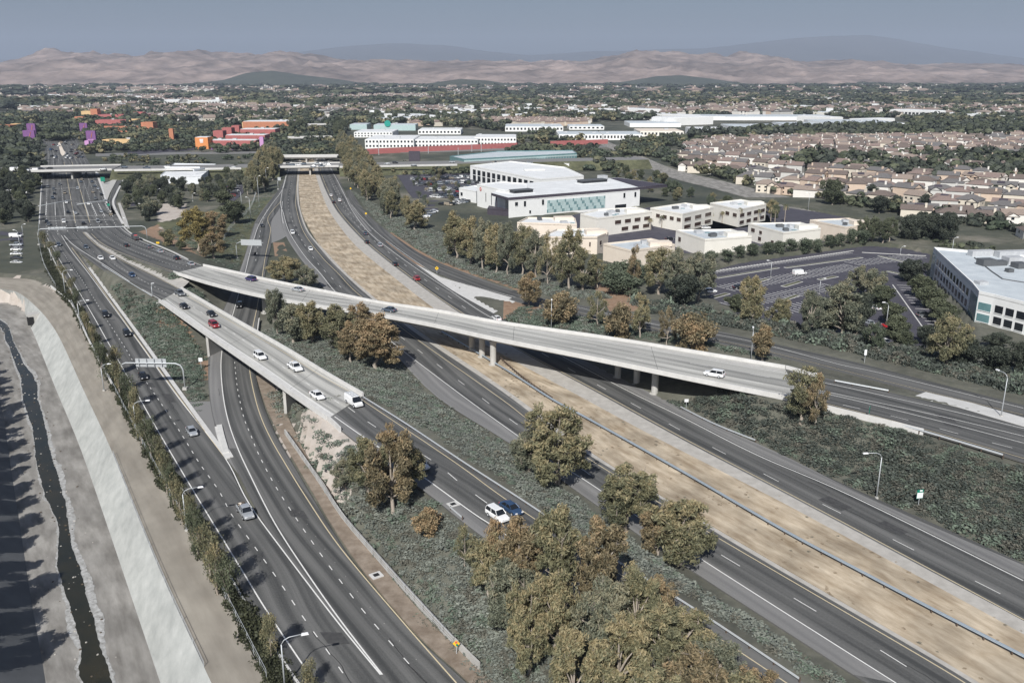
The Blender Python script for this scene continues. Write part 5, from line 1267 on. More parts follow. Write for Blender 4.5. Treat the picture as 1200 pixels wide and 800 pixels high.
T_ = [
 (442,433,362,72,'euc','leaf_rust','broad rusty eucalyptus standing between the two bridges, right of the left bridge'),
 (398,412,352,50,'euc','leaf_olive','olive eucalyptus left of the rusty one between the two bridges'),
 (366,402,348,46,'euc','leaf_olive','golden olive tree close under the long overpass edge, between the bridges'),
 (412,425,372,44,'euc','leaf_rust','rusty brown tree crowding the front of the grove between the bridges'),
 (344,402,352,34,'slim','leaf_grey','pale thin tree beside the pier between the bridges'),
 (326,392,330,34,'euc','leaf_grey','grey green tree rising over the overpass edge by the round pier'),
 (335,333,296,50,'euc','leaf_olive','dark olive tree on the gore beyond the overpass, left of its neighbour'),
 (360,338,308,36,'euc','leaf_grey','grey green tree on the gore beyond the overpass, right of its neighbour'),
 (424,404,350,40,'euc','leaf_rust','rusty tree top poking up against the overpass at the median edge'),
 (461,604,486,72,'euc','leaf_rust','tall forked rusty eucalyptus with a bare pale trunk left of the descending ramp'),
 (432,575,505,58,'euc','leaf_olive','tree left of the forked eucalyptus, partly behind it'),
 (478,580,500,50,'euc','leaf_olive','slender olive tree right of the forked eucalyptus over the ramp edge'),
 (405,580,530,36,'euc','leaf_grey','smaller green tree leftmost beside the pale dirt slope'),
 (580,692,590,48,'airy','leaf_rust','thin rusty crown screening the white car on the descending ramp'),
 (545,664,606,36,'airy','leaf_olive','thin olive crown at the upper left edge of the big bottom cluster'),
 (503,628,588,36,'shrub','leaf_rust','small rusty bush alone on the slope by the drain'),
 (652,568,462,100,'euc','leaf_olive','large full eucalyptus beside the inbound carriageway'),
 (620,555,495,52,'euc','leaf_grey','lower green tree against the left side of the large eucalyptus'),
 (734,622,530,78,'euc','leaf_olive','eucalyptus with several pale trunks standing right of the big cluster'),
 (797,662,568,86,'euc','leaf_olive','loose olive eucalyptus at the right edge of the grove near the carriageway'),
 (770,650,585,60,'euc','leaf_rust','rusty tree between the two right-hand eucalyptuses of the grove'),
 (575,700,612,66,'euc','leaf_olive','leftmost tree of the big bottom cluster, over the shrub slope'),
 (610,700,590,72,'euc','leaf_rust','rusty tree at the upper left of the big bottom cluster'),
 (652,705,572,80,'euc','leaf_olive','tallest olive tree at the top of the big bottom cluster'),
 (700,715,588,80,'euc','leaf_rust','rust tinged tree at the upper right of the big bottom cluster'),
 (600,750,640,80,'euc','leaf_grey','grey green tree in the left middle of the big bottom cluster'),
 (650,770,640,84,'euc','leaf_olive','tree in the very middle of the big bottom cluster'),
 (705,775,650,84,'euc','leaf_grey','grey green tree right of the middle of the big bottom cluster'),
 (745,760,640,76,'euc','leaf_olive','tree on the right flank of the big bottom cluster'),
 (770,800,690,80,'euc','leaf_olive','tree at the lower right of the big bottom cluster'),
 (725,830,700,88,'euc','leaf_olive','large crown cut by the bottom edge, centre right of the cluster'),
 (672,840,715,70,'euc','leaf_olive','crown cut by the bottom edge, lowest in the cluster middle'),
 (815,850,735,90,'euc','leaf_rust','dark rusty crown at the bottom edge beside the ramp'),
 (800,775,700,84,'euc','leaf_olive','crown filling the right of the big bottom cluster over the ramp'),
 (835,808,735,80,'euc','leaf_grey','grey green crown over the ramp near the bottom right of the cluster'),
 (768,738,664,66,'euc','leaf_rust','rust topped crown on the right shoulder of the big bottom cluster'),
 (880,845,770,76,'euc','leaf_rust','dark rusty crown at the far right foot of the cluster'),
 (620,790,660,70,'euc','leaf_olive','olive crown at the lower left of the big bottom cluster'),
 (868,880,768,80,'euc','leaf_olive','olive crown farthest right along the bottom edge'),
 (770,880,760,100,'euc','leaf_olive','crown at the bottom edge in front of the cluster'),
 (938,502,424,66,'airy','leaf_olive','thin open eucalyptus with pale branches standing at the end of the overpass'),
 (954,500,432,46,'airy','leaf_rust','rusty thin crown leaning against the open eucalyptus at the overpass end'),
 (487,270,233,36,'euc','leaf_olive','pale trunked eucalyptus at the lower right end of the row along the freeway bank'),
 (535,304,244,40,'euc','leaf_olive','left tree of the tall eucalyptus row before the white office'),
 (552,310,250,40,'euc','leaf_olive','tall eucalyptus with a white trunk, second of the row before the white office'),
 (566,316,252,34,'euc','leaf_grey','slim eucalyptus, third of the row before the white office'),
 (581,320,258,36,'euc','leaf_olive','eucalyptus, fourth of the row before the white office'),
 (595,322,252,34,'euc','leaf_grey','eucalyptus with a straight white trunk, fifth of the row'),
 (612,322,256,38,'euc','leaf_olive','eucalyptus before the salmon office, sixth of the row'),
 (628,324,262,38,'euc','leaf_grey','eucalyptus before the salmon office, seventh of the row'),
 (642,333,268,34,'airy','leaf_olive','open white-branched tree right of the tall eucalyptus row'),
 (667,339,262,40,'euc','leaf_olive','eucalyptus before the cream offices, right of the open tree'),
 (683,341,288,36,'euc','leaf_olive','yellow green eucalyptus before the cream offices'),
 (700,338,300,30,'airy','leaf_olive','thin tree with bare twigs left of the round shrubs'),
 (742,340,285,28,'airy','leaf_rust','thin rusty tree over the round shrubs before the cream office'),
 (772,345,282,46,'euc','leaf_olive','olive eucalyptus right of the round shrubs'),
 (792,350,286,44,'euc','leaf_grey','dark grey green eucalyptus at the left corner of the large car park'),
 (818,352,290,50,'euc','leaf_grey','full dark eucalyptus at the left edge of the large car park'),
 (800,360,318,40,'dense','leaf_dark','dark tree low behind the rusty trees, left of the car park'),
 (620,360,314,32,'euc','leaf_rust','upright rusty tree right of the pale gravel gore'),
 (657,380,338,42,'shrub','leaf_rust','wide rusty bush just above the overpass'),
 (700,382,338,32,'airy','leaf_olive','grey branched tree above the overpass, between rusty ones'),
 (727,399,350,38,'shrub','leaf_rust','rusty bush right of the grey branched tree above the overpass'),
 (750,396,340,36,'airy','leaf_olive','white trunked thin tree above the overpass'),
 (781,404,356,30,'airy','leaf_rust','thin reddish tree above the overpass, left of the big rusty one'),
 (813,410,362,52,'shrub','leaf_rust','big rounded rusty tree against the frontage ramp'),
 (893,423,378,30,'slim','leaf_rust','pale pink brown tree beside the lamp post behind the overpass'),
 (880,382,318,40,'euc','leaf_olive','white branched eucalyptus in front of the car park, left of centre'),
 (861,366,344,26,'dense','leaf_green','small green tree left of the white branched eucalyptus'),
 (912,386,344,36,'euc','leaf_olive','eucalyptus with a leaning pale limb in front of the car park'),
 (948,395,332,34,'euc','leaf_grey','tall eucalyptus with two white trunks in front of the car park'),
 (983,400,322,58,'euc','leaf_grey','largest dark eucalyptus in front of the car park'),
 (962,396,345,36,'dense','leaf_dark','dark crown between the two tall eucalyptuses of the car park'),
 (1004,392,340,36,'dense','leaf_dark','dark tree right of the largest car park eucalyptus'),
 (1023,412,372,28,'euc','leaf_sage','pale small eucalyptus with a white trunk by the red car'),
 (1107,432,358,52,'euc','leaf_olive','bright olive eucalyptus in front of the white office corner'),
 (1086,405,378,26,'dense','leaf_dark','dark rounded tree left of the bright olive eucalyptus'),
 (1128,430,392,44,'dense','leaf_dark','dark rounded tree right of the bright olive eucalyptus'),
 (1168,436,404,40,'dense','leaf_dark','dark spreading tree before the ground floor of the white office'),
 (1195,440,398,30,'dense','leaf_dark','dark tree at the right edge before the white office'),
 (1166,408,388,30,'dense','leaf_dark','small dark tree against the white office front'),
 (1058,412,384,28,'dense','leaf_green','rounded tree in the car park beside the white cars, lower one'),
 (1048,398,366,28,'dense','leaf_green','rounded tree in the car park, second from the front'),
 (1044,380,352,28,'dense','leaf_green','rounded tree in the car park, third from the front'),
 (1033,362,332,30,'dense','leaf_green','rounded tree in the car park beside the two white cars'),
 (1020,352,312,30,'dense','leaf_grey','grey green tree beside the back part of the car park'),
 (1006,345,308,30,'euc','leaf_grey','grey green tree in the middle back of the car park'),
 (1066,330,302,32,'dense','leaf_dark','dark tree near the left corner of the white office'),
 (1078,348,320,28,'dense','leaf_green','first rounded tree along the flank of the white office'),
 (1088,362,332,30,'dense','leaf_green','second rounded tree along the flank of the white office'),
 (1098,376,346,30,'dense','leaf_green','third rounded tree along the flank of the white office'),
 (1108,388,358,28,'dense','leaf_green','fourth rounded tree along the flank of the white office'),
 (232,294,240,44,'euc','leaf_gold','big golden olive tree left of the off-ramp'),
 (251,303,270,36,'euc','leaf_rust','rusty tree right of the big golden one'),
 (252,278,246,34,'euc','leaf_rust','rust coloured crown just behind the big golden tree'),
 (275,262,234,30,'dense','leaf_green','rounded green tree behind the golden pair'),
 (262,240,222,24,'dense','leaf_green','rounded tree on the bank above the golden pair'),
 (198,288,268,18,'dense','leaf_olive','small shrub by the pale dirt patch near the junction'),
 (212,293,280,12,'shrub','leaf_green','small bush beside the kerb near the golden tree'),
]
for t in T_: treex(*t)
# hedge row trees on the left kerb: every one casts its own shadow on the frontage road
HR = [(121,448,405),(137,440,407),(140,462,424),(152,480,440),(161,502,457),(166,520,478),(178,540,492),(190,562,510),(196,580,528),(204,596,545),(214,616,560),(226,640,578),(234,655,596),(246,678,612),(256,698,628),(270,710,654),(318,772,714),(362,812,776),(372,850,800),(110,405,382),(102,388,366),(91,360,340),(84,345,327),(76,330,312),(68,312,296),(61,298,284),(52,290,272)]
for i, (x, yb, yt) in enumerate(HR):
    treex(x, yb, yt-(yb-yt)*.28, 28 if yb > 640 else 18 if yb > 430 else 12, 'street', 'leaf_olive' if i % 3 else 'leaf_green', 'small hedge tree at the left kerb, %s' % ['just behind the low pale wall','beside the end of the low pale wall','at the left foot of the arched gantry','nearer the camera than the gantry foot','by the lamp past the gantry','first after the lamp past the gantry','second after the lamp past the gantry','level with the silver blue car','just short of the gore tip level','level with the gore tip','by the lamp near the loaded pickup','level with the loaded pickup','just past the loaded pickup','second past the loaded pickup','where two road lines begin to merge','last of the unbroken row','standing alone near the tallest lamp','right of the tallest lamp at the bottom edge','cut by the bottom edge','by the second farther lamp','one farther than the second farther lamp','beside the bend of the fence','one past the bend of the fence','opposite the tip of the concrete gore','beside the grass strip','near the junction gantry foot','just behind the left foot of the wide gantry'][i], 'trees in the hedge along the frontage road')
# trees on the left bank of the channel (their shadows fall over the channel bed)
k0 = 0
for i in range(3, len(ct)-1, 2):
    p = ct[i]+(ct[i]-cl[i]).normalized()*rng.uniform(1.5, 4); p.z = -.1
    if p.y < 60 or p.y > 330: continue
    tree('euc', p, rng.uniform(9, 12), rng.uniform(7, 9), 'leaf_green', 'tree on the left bank whose shadow falls across the flood channel', 'trees on the far bank of the flood channel')
# row of rounded trees at the back of the large car park
for i, (x, yb) in enumerate(((833,309),(851,307),(867,305),(882,303),(899,302),(913,300),(926,298),(942,297),(956,296),(971,293),(984,292),(997,289),(1010,286))):
    treex(x, yb, yb-(19 if i in (7, 11, 12) else 16), 17, 'round', None, 'round clipped tree before the cream offices, %s' % ['leftmost of the row','second of the row','third of the row','fourth of the row','fifth of the row','sixth and smaller','seventh and smallest','eighth and large','ninth of the row','tenth and small','eleventh of the row','twelfth of the row','rightmost and large'][i], 'round trees at the back of the car park')
for i, (x, yb, yt, w_) in enumerate(((716,338,308,30),(730,334,303,30),(748,334,310,26),(724,345,316,34),(738,348,322,30),(746,322,303,15),(768,320,303,14))):
    treex(x, yb, yt, w_, 'round', None, 'grey green rounded bush in the clump before the cream office', 'rounded bushes before the cream office')
for i, (x, yb, yt) in enumerate(((775,268,251),(784,267,252),(795,268,249),(801,268,253),(833,262,248),(846,262,246),(859,263,247),(866,266,241),(888,261,243),(903,260,240),(908,261,243),(919,262,237),(726,262,249),(762,270,254))):
    treex(x, yb, yt, 9, 'palm', None, 'palm tree among the cream offices', 'palms among the cream offices')
for i in range(9):
    treex(1062+i*6+rng.uniform(-2, 2), 284-rng.uniform(0, 10), 246+rng.uniform(0, 6), 26, 'dense', 'leaf_dark', 'tree of the tall dark grove behind the big car park', 'tall dark grove behind the car park')
for x, yb, yt in ((1012,284,252),(1022,286,254),(1034,285,256),(1042,283,250)): treex(x, yb, yt, 20, 'euc', 'leaf_green', 'tree right of the last cream office, left of the tall dark grove', 'trees between the cream office and the dark grove')
treex(975,240,208,26,'dense','leaf_green','tall tree standing by the nearest houses beside the dirt channel')
treex(1030,250,228,22,'dense','leaf_dark','dark tree before the nearest houses by the tall grove')
# random fill: regions of individual trees
def region(px, step, kinds, label, group, hr, wr_=(.6, .9), cat='tree', z=0, limit=999, jit=.45, name=None, drop=0, avoid=True):
    poly = [P(a, b_, z) for a, b_ in px]; f = pit([(q.x, q.y) for q in poly]); x0 = min(q.x for q in poly); x1 = max(q.x for q in poly); y0 = min(q.y for q in poly); y1 = max(q.y for q in poly)
    n = 0
    for x in np.arange(x0, x1, step):
        for y in np.arange(y0, y1, step):
            xx = x+rng.uniform(-jit, jit)*step; yy = y+rng.uniform(-jit, jit)*step
            if not f(np.array([xx]), np.array([yy]))[0] or n >= limit or rng.random() < drop: continue
            if avoid and onroad(xx, yy): continue
            k, c = kinds[rng.integers(len(kinds))]; h = rng.uniform(*hr)
            fx = (xx-x0)/(x1-x0); fy = (yy-y0)/(y1-y0); part = ', %s %s part' % (('near', 'middle', 'far')[min(2, int(fy*3))], ('left', 'middle', 'right')[min(2, int(fx*3))])
            sz_ = 'tall' if h > (hr[0]+hr[1])/2 else 'short'
            tree(k, (xx, yy, terr(xx, yy)-.1), h, h*rng.uniform(*wr_), c, sz_+' '+label+part, sz_+' '+group+part, cat=cat, name=name); n += 1
    return n
DK = [('dense', 'leaf_dark'), ('dense', 'leaf_green'), ('dense', 'leaf_dark')]
region([(-10,205),(46,212),(46,262),(20,268),(-10,262)], 13, DK, 'dark tree in the thick planting left of the arterial', 'dark trees left of the arterial', (8, 12))
region([(140,215),(190,212),(228,222),(262,205),(300,215),(262,238),(224,240),(214,246),(170,262),(148,258)], 12, DK+[('dense', 'leaf_grey')], 'dark green tree right of the arterial', 'trees of the car park right of the arterial', (6.5, 9))
region([(292,236),(286,225),(300,200),(318,186),(333,190),(325,206),(312,222)], 10, [('slim', 'leaf_olive'), ('euc', 'leaf_olive'), ('slim', 'leaf_grey')], 'slender tree on the bank left of the freeway', 'slender trees on the bank left of the freeway', (12, 19), (.4, .55))
region([(400,198),(397,175),(403,165),(425,190),(450,222),(470,245),(492,262),(478,266),(446,250),(424,232),(408,214)], 10, [('euc', 'leaf_olive'), ('euc', 'leaf_grey'), ('euc', 'leaf_olive')], 'eucalyptus in the row right of the freeway', 'eucalyptus row right of the freeway', (13, 18), (.55, .75))
region([(470,205),(590,207),(560,228),(520,250),(500,248),(480,225)], 15, [('street', 'leaf_sage'), ('street', 'leaf_olive')], 'tree between the cars of the packed car park', 'trees in the packed car park', (4, 6.5), (.6, .8), drop=.4)
region([(690,205),(760,205),(800,225),(850,240),(922,254),(905,262),(860,250),(800,240),(757,226),(722,212)], 14, [('dense', 'leaf_olive'), ('dense', 'leaf_sage'), ('dense', 'leaf_green'), ('euc', 'leaf_olive')], 'bushy tree this side of the dirt channel', 'planting this side of the dirt channel', (5, 9), (.7, .95), limit=70)
# far freeway bank trees
region([(386,172),(396,150),(404,152),(401,178)], 16, [('dense', 'leaf_green')], 'dark tree right of the far freeway', 'dark trees by the far freeway', (14, 20), (.7, .9), limit=8)
region([(330,185),(343,150),(358,145),(350,166),(338,186)], 18, [('dense', 'leaf_green')], 'dark tree left of the far freeway', 'dark trees left of the far freeway', (12, 17), (.7, .9), limit=9)
# ------------------------------------------------------------------ buildings
CUBE = {}; BLK = []
def cube(m, name='window'):
    if (m.name, name) not in CUBE:
        mb = MB(); mb.box((0, 0, 0), (1, 1, 1), m); CUBE[(m.name, name)] = mb.mesh(name)
    return CUBE[(m.name, name)]
def put(name, m, parent, loc, dim, rz=0):
    o = link(name, cube(m, name), parent, loc); o.scale = dim; o.rotation_euler = (0, 0, rz); return o
def building(name, label, roofpx, h, wm, rm, z0=0, faces={}, parapet=.7, cat='building', units=0, pxz=None, inset=.5, group=None, seed=1):
    """roof outline measured in survey pixels at roof height; walls drop to the ground. faces: {edge index: [(z_bottom, z_top, count, width_fraction, material, start, end)]}"""
    poly = [P(a, b_, (pxz if pxz is not None else h)) if not isinstance(a, tuple) else None for a, b_ in roofpx]
    c = sum(poly, Vector())/len(poly); c.z = z0; pl = [(q.x-c.x, q.y-c.y) for q in poly]
    e = empty(name, c, 0, label, cat, group); n = len(pl)
    BLK.append([Vector((c.x+q[0]*1.12, c.y+q[1]*1.12, 0)) for q in pl])
    mb = MB(); mb.prism(pl, -.6, h-z0-.02, wm, wm); mb.obj('wall', e)
    ctr = (sum(p[0] for p in pl)/n, sum(p[1] for p in pl)/n)
    # roof slab recessed inside a parapet
    inn = []
    for p in pl:
        d = Vector((ctr[0]-p[0], ctr[1]-p[1])); L_ = d.length; inn.append((p[0]+d.x/L_*inset, p[1]+d.y/L_*inset))
    mb = MB(); mb.prism(inn, h-z0-.02, h-z0+.03, rm); mb.obj('roof', e)
    mb = MB()
    for i in range(n):
        a, b_ = pl[i], pl[(i+1) % n]; ai, bi = inn[i], inn[(i+1) % n]
        mb.prism([a, b_, bi, ai], h-z0-.3+.002*i, h-z0+parapet+.002*i, wm)
    mb.obj('parapet', e)
    for i, rows in faces.items():
        a = Vector(pl[i]); b_ = Vector(pl[(i+1) % n]); d = b_-a; L_ = d.length; rz = atan2(d.y, d.x); nn = Vector((d.y, -d.x))/L_
        if nn.dot((a+b_)/2-Vector(ctr)) < 0: nn = -nn
        for (zb, zt, cnt, wf, m, s, t) in rows:
            for k in range(cnt):
                f = s+(t-s)*(k+.5)/cnt; q = a+d*f+nn*.02; wd = L_*(t-s)/cnt*wf
                if cnt <= 40:
                    o = put('window', m, e, (q.x, q.y, (zb+zt)/2), (wd, .14, zt-zb), rz)
                    if name == 'office_building' and cnt < 30: 
                        put('sill', wm, e, (q.x+nn.x*.06, q.y+nn.y*.06, zb-.1), (wd*1.06, .22, .16), rz)
    r_ = random.Random(seed)
    for k in range(units):
        u, v = r_.uniform(.25, .75), r_.uniform(.25, .75); i = r_.randrange(n); q = Vector(pl[i])*.6*r_.uniform(.2, .9)
        e2 = put('roof_unit', M['unit'] if r_.random() < .6 else M['unit_dark'], e, (q.x, q.y, h-z0+.7), (r_.uniform(1.5, 3.5), r_.uniform(1.5, 3), 1.3), r_.uniform(0, .6))
        if k % 2: put('skylight', M['glass_teal'], e, (q.x+4, q.y+1, h-z0+.15), (2, 1.2, .25), .1)
    return e, c, pl
GL, GB, GT = M['glass'], M['glass_brown'], M['glass_teal']
# big office at the right
e, c, pl = building('office_building', 'large white office with teal glass corners and a pale roof at the right edge',
    [(1094,292),(1139,334),(1147,344),(1165,348),(1205,358),(1290,378),(1330,325),(1215,303)], 11, M['white_wall'], M['roof_grey'],
    faces={0: [(6.8,9.0,11,.55,GL,.12,.97),(3.3,5.5,11,.55,GL,.12,.97),(.2,2.2,11,.55,GL,.12,.97),(.2,9.8,1,1,GT,0,.09)],
           1: [(.6,9.6,1,1,GT,0,1.0)], 2: [(6.3,8.6,1,.85,GT,.02,.98),(2.9,5.2,1,.85,GT,.02,.98)],
           3: [(6.6,8.8,3,.74,GL,.04,1),(3.2,5.4,3,.74,GL,.04,1),(.2,2.0,3,.74,GL,.04,1)],
           4: [(6.7,8.6,6,.62,GL,0,1),(3.3,5.2,6,.62,GL,0,1),(.2,2.0,6,.62,GL,0,1)]}, parapet=.8)
for x, y, w1, d1, h1, m in ((1150,297,9,3,2.0,'unit'),(1156,308,5,4,2.2,'unit_dark'),(1168,308,6,3,1.6,'unit_dark'),(1187,306,6,4,2.4,'unit'),(1195,311,4,4,1.8,'unit_dark'),(1183,316,2,2,1.2,'unit_dark'),(1192,298,16,3,2.2,'unit'),(1150,330,3,3,1.0,'unit')):
    q = P(x, y, 11.8); put('roof_unit', M[m], e, (q.x-c.x, q.y-c.y, 11+h1/2), (w1, d1, h1), .15)
q0 = [P(x, y, 11.1)-c for x, y in ((1142,302),(1162,318),(1175,327),(1206,332))]; mb = MB(); mb.tube([v+Vector((0, 0, 0)) for v in q0], .25, M['unit_dark'], 5); mb.obj('roof_pipe', e)
for k in range(0):   # fins on the screened plant
    q = P(1099+k*2.6, 294, 12.6); put('screen_fin', M['unit'], e, (q.x-c.x, q.y-c.y, 12.8), (.3, 3, 1.4), .6)
# white office complex
e, c, pl = building('office_building', 'white office with tall dark window bays behind the packed car park', [(551,195),(633,211),(684,207),(662,197),(598,190)], 10.5, M['white_wall'], M['roof_white'],
    faces={0: [(1.0,8.8,12,.62,GL,.03,.93)]}, parapet=.8, units=0)
for k in range(12):
    a, b_ = Vector(pl[0]), Vector(pl[1]); d = b_-a; q = a+d*(.03+.9*(k+.5)/12); put('mullion', M['white_wall'], e, (q.x-.05, q.y-.1, 5.0), (d.length*.055, .25, .35), atan2(d.y, d.x))
q = P(626,199,11); put('skylight', M['white_wall'], e, (q.x-c.x, q.y-c.y, 11.1), (14, 7, .8), .1)
e, c, pl = building('office_building', 'long white office with a patterned pale green glass front under a dark flat roof edge', [(596,235.5),(750,223),(726,213.5),(617,218)], 9.6, M['white_wall'], M['roof_white'],
    faces={0: [(6.6,8.6,1,.5,GL,.035,.075),(6.0,8.8,1,.5,GL,.10,.13),(2.0,3.6,1,.5,GL,.14,.165),(6.0,8.8,1,.5,GL,.23,.26),(6.0,8.8,1,.6,GL,.86,.885),(6.0,8.8,1,.6,GL,.95,.975),(.2,2.4,1,1,GL,.80,.89)]}, parapet=.2)
a, b_ = Vector(pl[0]), Vector(pl[1]); d = b_-a; rz = atan2(d.y, d.x)
for i in range(44):
    for j in range(4):
        f = .275+.445*(i+.5)/44; q = a+d*f; put('glass_panel', M['glass_pale'] if (i*7+j*3+i//3) % 4 else M['glass_teal'], e, (q.x-.02, q.y-.1, 2.2+j*1.72), (d.length*.445/44*.82, .12, 1.6), rz)
can = [(575.5,226),(595.5,231.6),(748,219.4),(782,216.5),(724,208),(617,214.5)]
cp = [P(x, y, 11.2) for x, y in can]; mb = MB(); mb.prism([(q.x-c.x, q.y-c.y) for q in cp], 9.75, 11.2, M['fascia'], M['roof_white']); mb.obj('canopy_roof', e)
tri = [P(x, y, 11.26) for x, y in ((748,219.2),(782,216.5),(724,208.2),(714,208.8))]; mb = MB(); mb.prism([(q.x-c.x, q.y-c.y) for q in tri], 11.21, 11.26, M['fascia']); mb.obj('roof_panel', e)
for x, y, w1, d1 in ((611,226,12,5),(694,214,18,6)):
    q = P(x, y, 11.4); put('roof_lantern', M['glass'], e, (q.x-c.x, q.y-c.y, 12.3), (w1, d1, 1.5), rz); put('lantern_cap', M['unit_dark'], e, (q.x-c.x, q.y-c.y, 13.2), (w1+.8, d1+.8, .3), rz)
    put('lantern_base', M['roof_white'], e, (q.x-c.x, q.y-c.y-.6, 11.4), (w1+2, d1+1.4, .5), rz)
q = P(706,209,12); put('roof_unit', M['unit'], e, (q.x-c.x, q.y-c.y, 12.6), (5, 4, 2.6), rz)
mb = MB(); mb.tube([(cp[0].x-c.x+3, cp[0].y-c.y-1, -.5), (cp[0].x-c.x+3, cp[0].y-c.y-1, 9.8)], .35, M['fascia'], 6); mb.obj('column', e)
e, c, pl = building('office_building', 'white entrance block with a small red round mark, left of the dark-edged office', [(559,217),(592,224),(618,222),(617,216),(586,214)], 12.4, M['white_wall'], M['roof_white'], faces={0: [(4,9,1,.12,GL,.25,.4),(3,9,1,.12,GL,.45,.6)]}, parapet=.6)
a, b_ = Vector(pl[0]), Vector(pl[1]); d = (b_-a); q = a+d*.14; mb = MB(); n = 14
for ring in ((1.1, .0), (.55, .03)):
    vs = [(ring[0]*cos(2*pi*k/n), -.12-ring[1], ring[0]*sin(2*pi*k/n)) for k in range(n)]; mb.add(vs, [tuple(range(n))], M['red_mark'] if ring[0] > 1 else M['salmon_wall'])
o = mb.obj('emblem', e, (q.x-.1, q.y-.15, 10.6)); o.rotation_euler = (0, 0, atan2(d.y, d.x))
building('office_building', 'low white wing at the left end of the white office, by the packed car park', [(538,221),(558,225),(574,221),(556,218)], 7, M['white_wall'], M['roof_white'], faces={0: [(3,5,1,.4,GL,0,.3)]}, parapet=.5)
building('garden_wall', 'dark plum garden walls before the white entrance block', [(571,244.5),(586,246),(600,247.5),(600,246),(587,243.5),(573,241)], 3.5, M['fascia'], M['fascia'], parapet=.05, cat='wall', inset=.3)
e, c, pl = building('office_building', 'long teal glass building with a flat pale roof beyond the packed car park', [(527,184),(544,187.5),(676,180.5),(671,177),(582,178)], 8, GT, M['roof_grey'], faces={}, parapet=.8)
for i in range(1, 40):
    a, b_ = Vector(pl[1]), Vector(pl[2]); q = a+(b_-a)*i/40; put('mullion', M['unit'], e, (q.x, q.y-.06, 3.8), (.25, .2, 7.6), 0)
a, b_ = Vector(pl[1]), Vector(pl[2]); q = a+(b_-a)*.5; put('spandrel', M['glass_pale'], e, (q.x, q.y-.1, 7.0), ((b_-a).length, .25, 1.2), atan2((b_-a).y, (b_-a).x))
building('office_building', 'small white block with palms along it right of the teal glass building', [(630,190),(667,192),(668,187.5),(632,186.5)], 5, M['white_wall'], M['roof_white'], parapet=.3)
# cream offices
CO = [('salmon low office just under the white one', [(606,262),(676,264),(674,257),(618,256)], 7, 'salmon_wall', {0: []}, 3),
 ('salmon office with a pale roof behind the eucalyptus row', [(632,279),(700,279),(713,274),(702,269),(652,270)], 8, 'salmon_wall', {1: [(4.5,6.3,1,.35,GB,.1,.5)], 0: [(4.5,6.3,1,.1,GB,.75,1)]}, 3),
 ('cream office with brown windows right below the patterned glass front', [(680,252),(700,257),(764,249),(746,244),(700,247)], 8.3, 'cream_wall', {1: [(4.8,6.6,4,.6,GB,.28,1),(1.2,3.0,3,.6,GB,.4,1)]}, 4),
 ('cream office behind palms, middle of the back row', [(762,245),(800,252),(836,244),(803,239)], 8.3, 'cream_wall', {0: [(4.8,6.6,4,.55,GB,.15,1)], 1: [(4.8,6.6,3,.6,GB,0,1),(1.2,3.0,3,.6,GB,0,1)]}, 3),
 ('salmon cream office at the right end of the back row', [(832,239),(866,247),(898,240),(868,235)], 8.3, 'cream_wall', {0: [(4.8,6.6,2,.5,GB,.5,1)], 1: [(4.8,6.6,4,.6,GB,0,1),(1.2,3.0,4,.6,GB,0,1)]}, 2),
 ('cream office behind the clump of rounded bushes', [(707,287),(739,295),(791,288),(763,281)], 7.5, 'salmon_wall', {0: [(.5,1.3,1,.1,GB,0,.3)]}, 5),
 ('white cream office, left of the front row behind the round trees', [(792,271),(826,282),(881,278),(857,270)], 7, 'cream_wall', {0: [(3,5,1,.3,GB,.0,.3)]}, 5),
 ('white cream office, middle of the front row behind the round trees', [(877,263),(918,274),(962,269),(938,262)], 7.2, 'cream_wall', {0: [(4.3,6.0,1,.35,GB,0,.3),(4.3,5.8,1,.3,GB,.25,.5),(1.2,3.0,1,.3,GB,.22,.5),(.3,3.0,1,.3,GB,.6,.85)]}, 5),
 ('tan office at the right end of the front row, with a brown door', [(949,259),(991,267.5),(1024,264),(995,257)], 7.8, 'salmon_wall', {0: [(4.8,6.2,1,.5,GB,0,.3),(.2,3.2,1,.3,M['rust_wall'],.6,.85)]}, 3)]
for i, (lab, r_, h, wm, fc, un) in enumerate(CO):
    e, c, pl = building('office_building', lab, r_, h, M[wm], M['roof_grey'] if i > 4 else M['roof_white'], faces=fc, units=un, seed=i+3)
    a = Vector(pl[2]); q = a*.55; put('stair_head', M[wm], e, (q.x, q.y, h+.9), (9, 5, 1.8), .12)
def block(x0, x1, yt, yb, dep, wm, rm, label, win=0, group=None, name='building', wmt=None, cat='building', rows=1):
    a = P(x0, yb); b_ = P(x1, yb); h = hgt(yb, yt); c = (a+b_)/2; e = empty(name, c, atan2(b_.y-a.y, b_.x-a.x), label, cat, group); L_ = (b_-a).length; fr = h*2.2+14; BLK.append([Vector((a.x-3, a.y-fr, 0)), Vector((b_.x+3, b_.y-fr, 0)), Vector((b_.x+3, b_.y+dep+3, 0)), Vector((a.x-3, a.y+dep+3, 0))])
    mb = MB(); mb.prism([(-L_/2, 0), (L_/2, 0), (L_/2, dep), (-L_/2, dep)], -.5, h, wm, wm); mb.obj('wall', e)
    mb = MB(); mb.prism([(-L_/2+.6, .6), (L_/2-.6, .6), (L_/2-.6, dep-.6), (-L_/2+.6, dep-.6)], h, h+.35, rm); mb.obj('roof', e)
    for r_ in range(rows):
        for k in range(win):
            f = (k+.5)/win-.5; hh = h/rows; put('window', wmt or GL, e, (f*L_, -.04, hh*r_+hh*.55), (L_/win*.5, .2, hh*.45))
    for k in range(min(5, int(L_/25))): put('roof_unit', M['unit'], e, ((rng.random()-.5)*L_*.8, dep*rng.uniform(.3, .8), h+1), (4, 3, 1.6))
    return e, L_, h
WW, RW, RG = M['white_wall'], M['roof_white'], M['roof_grey']
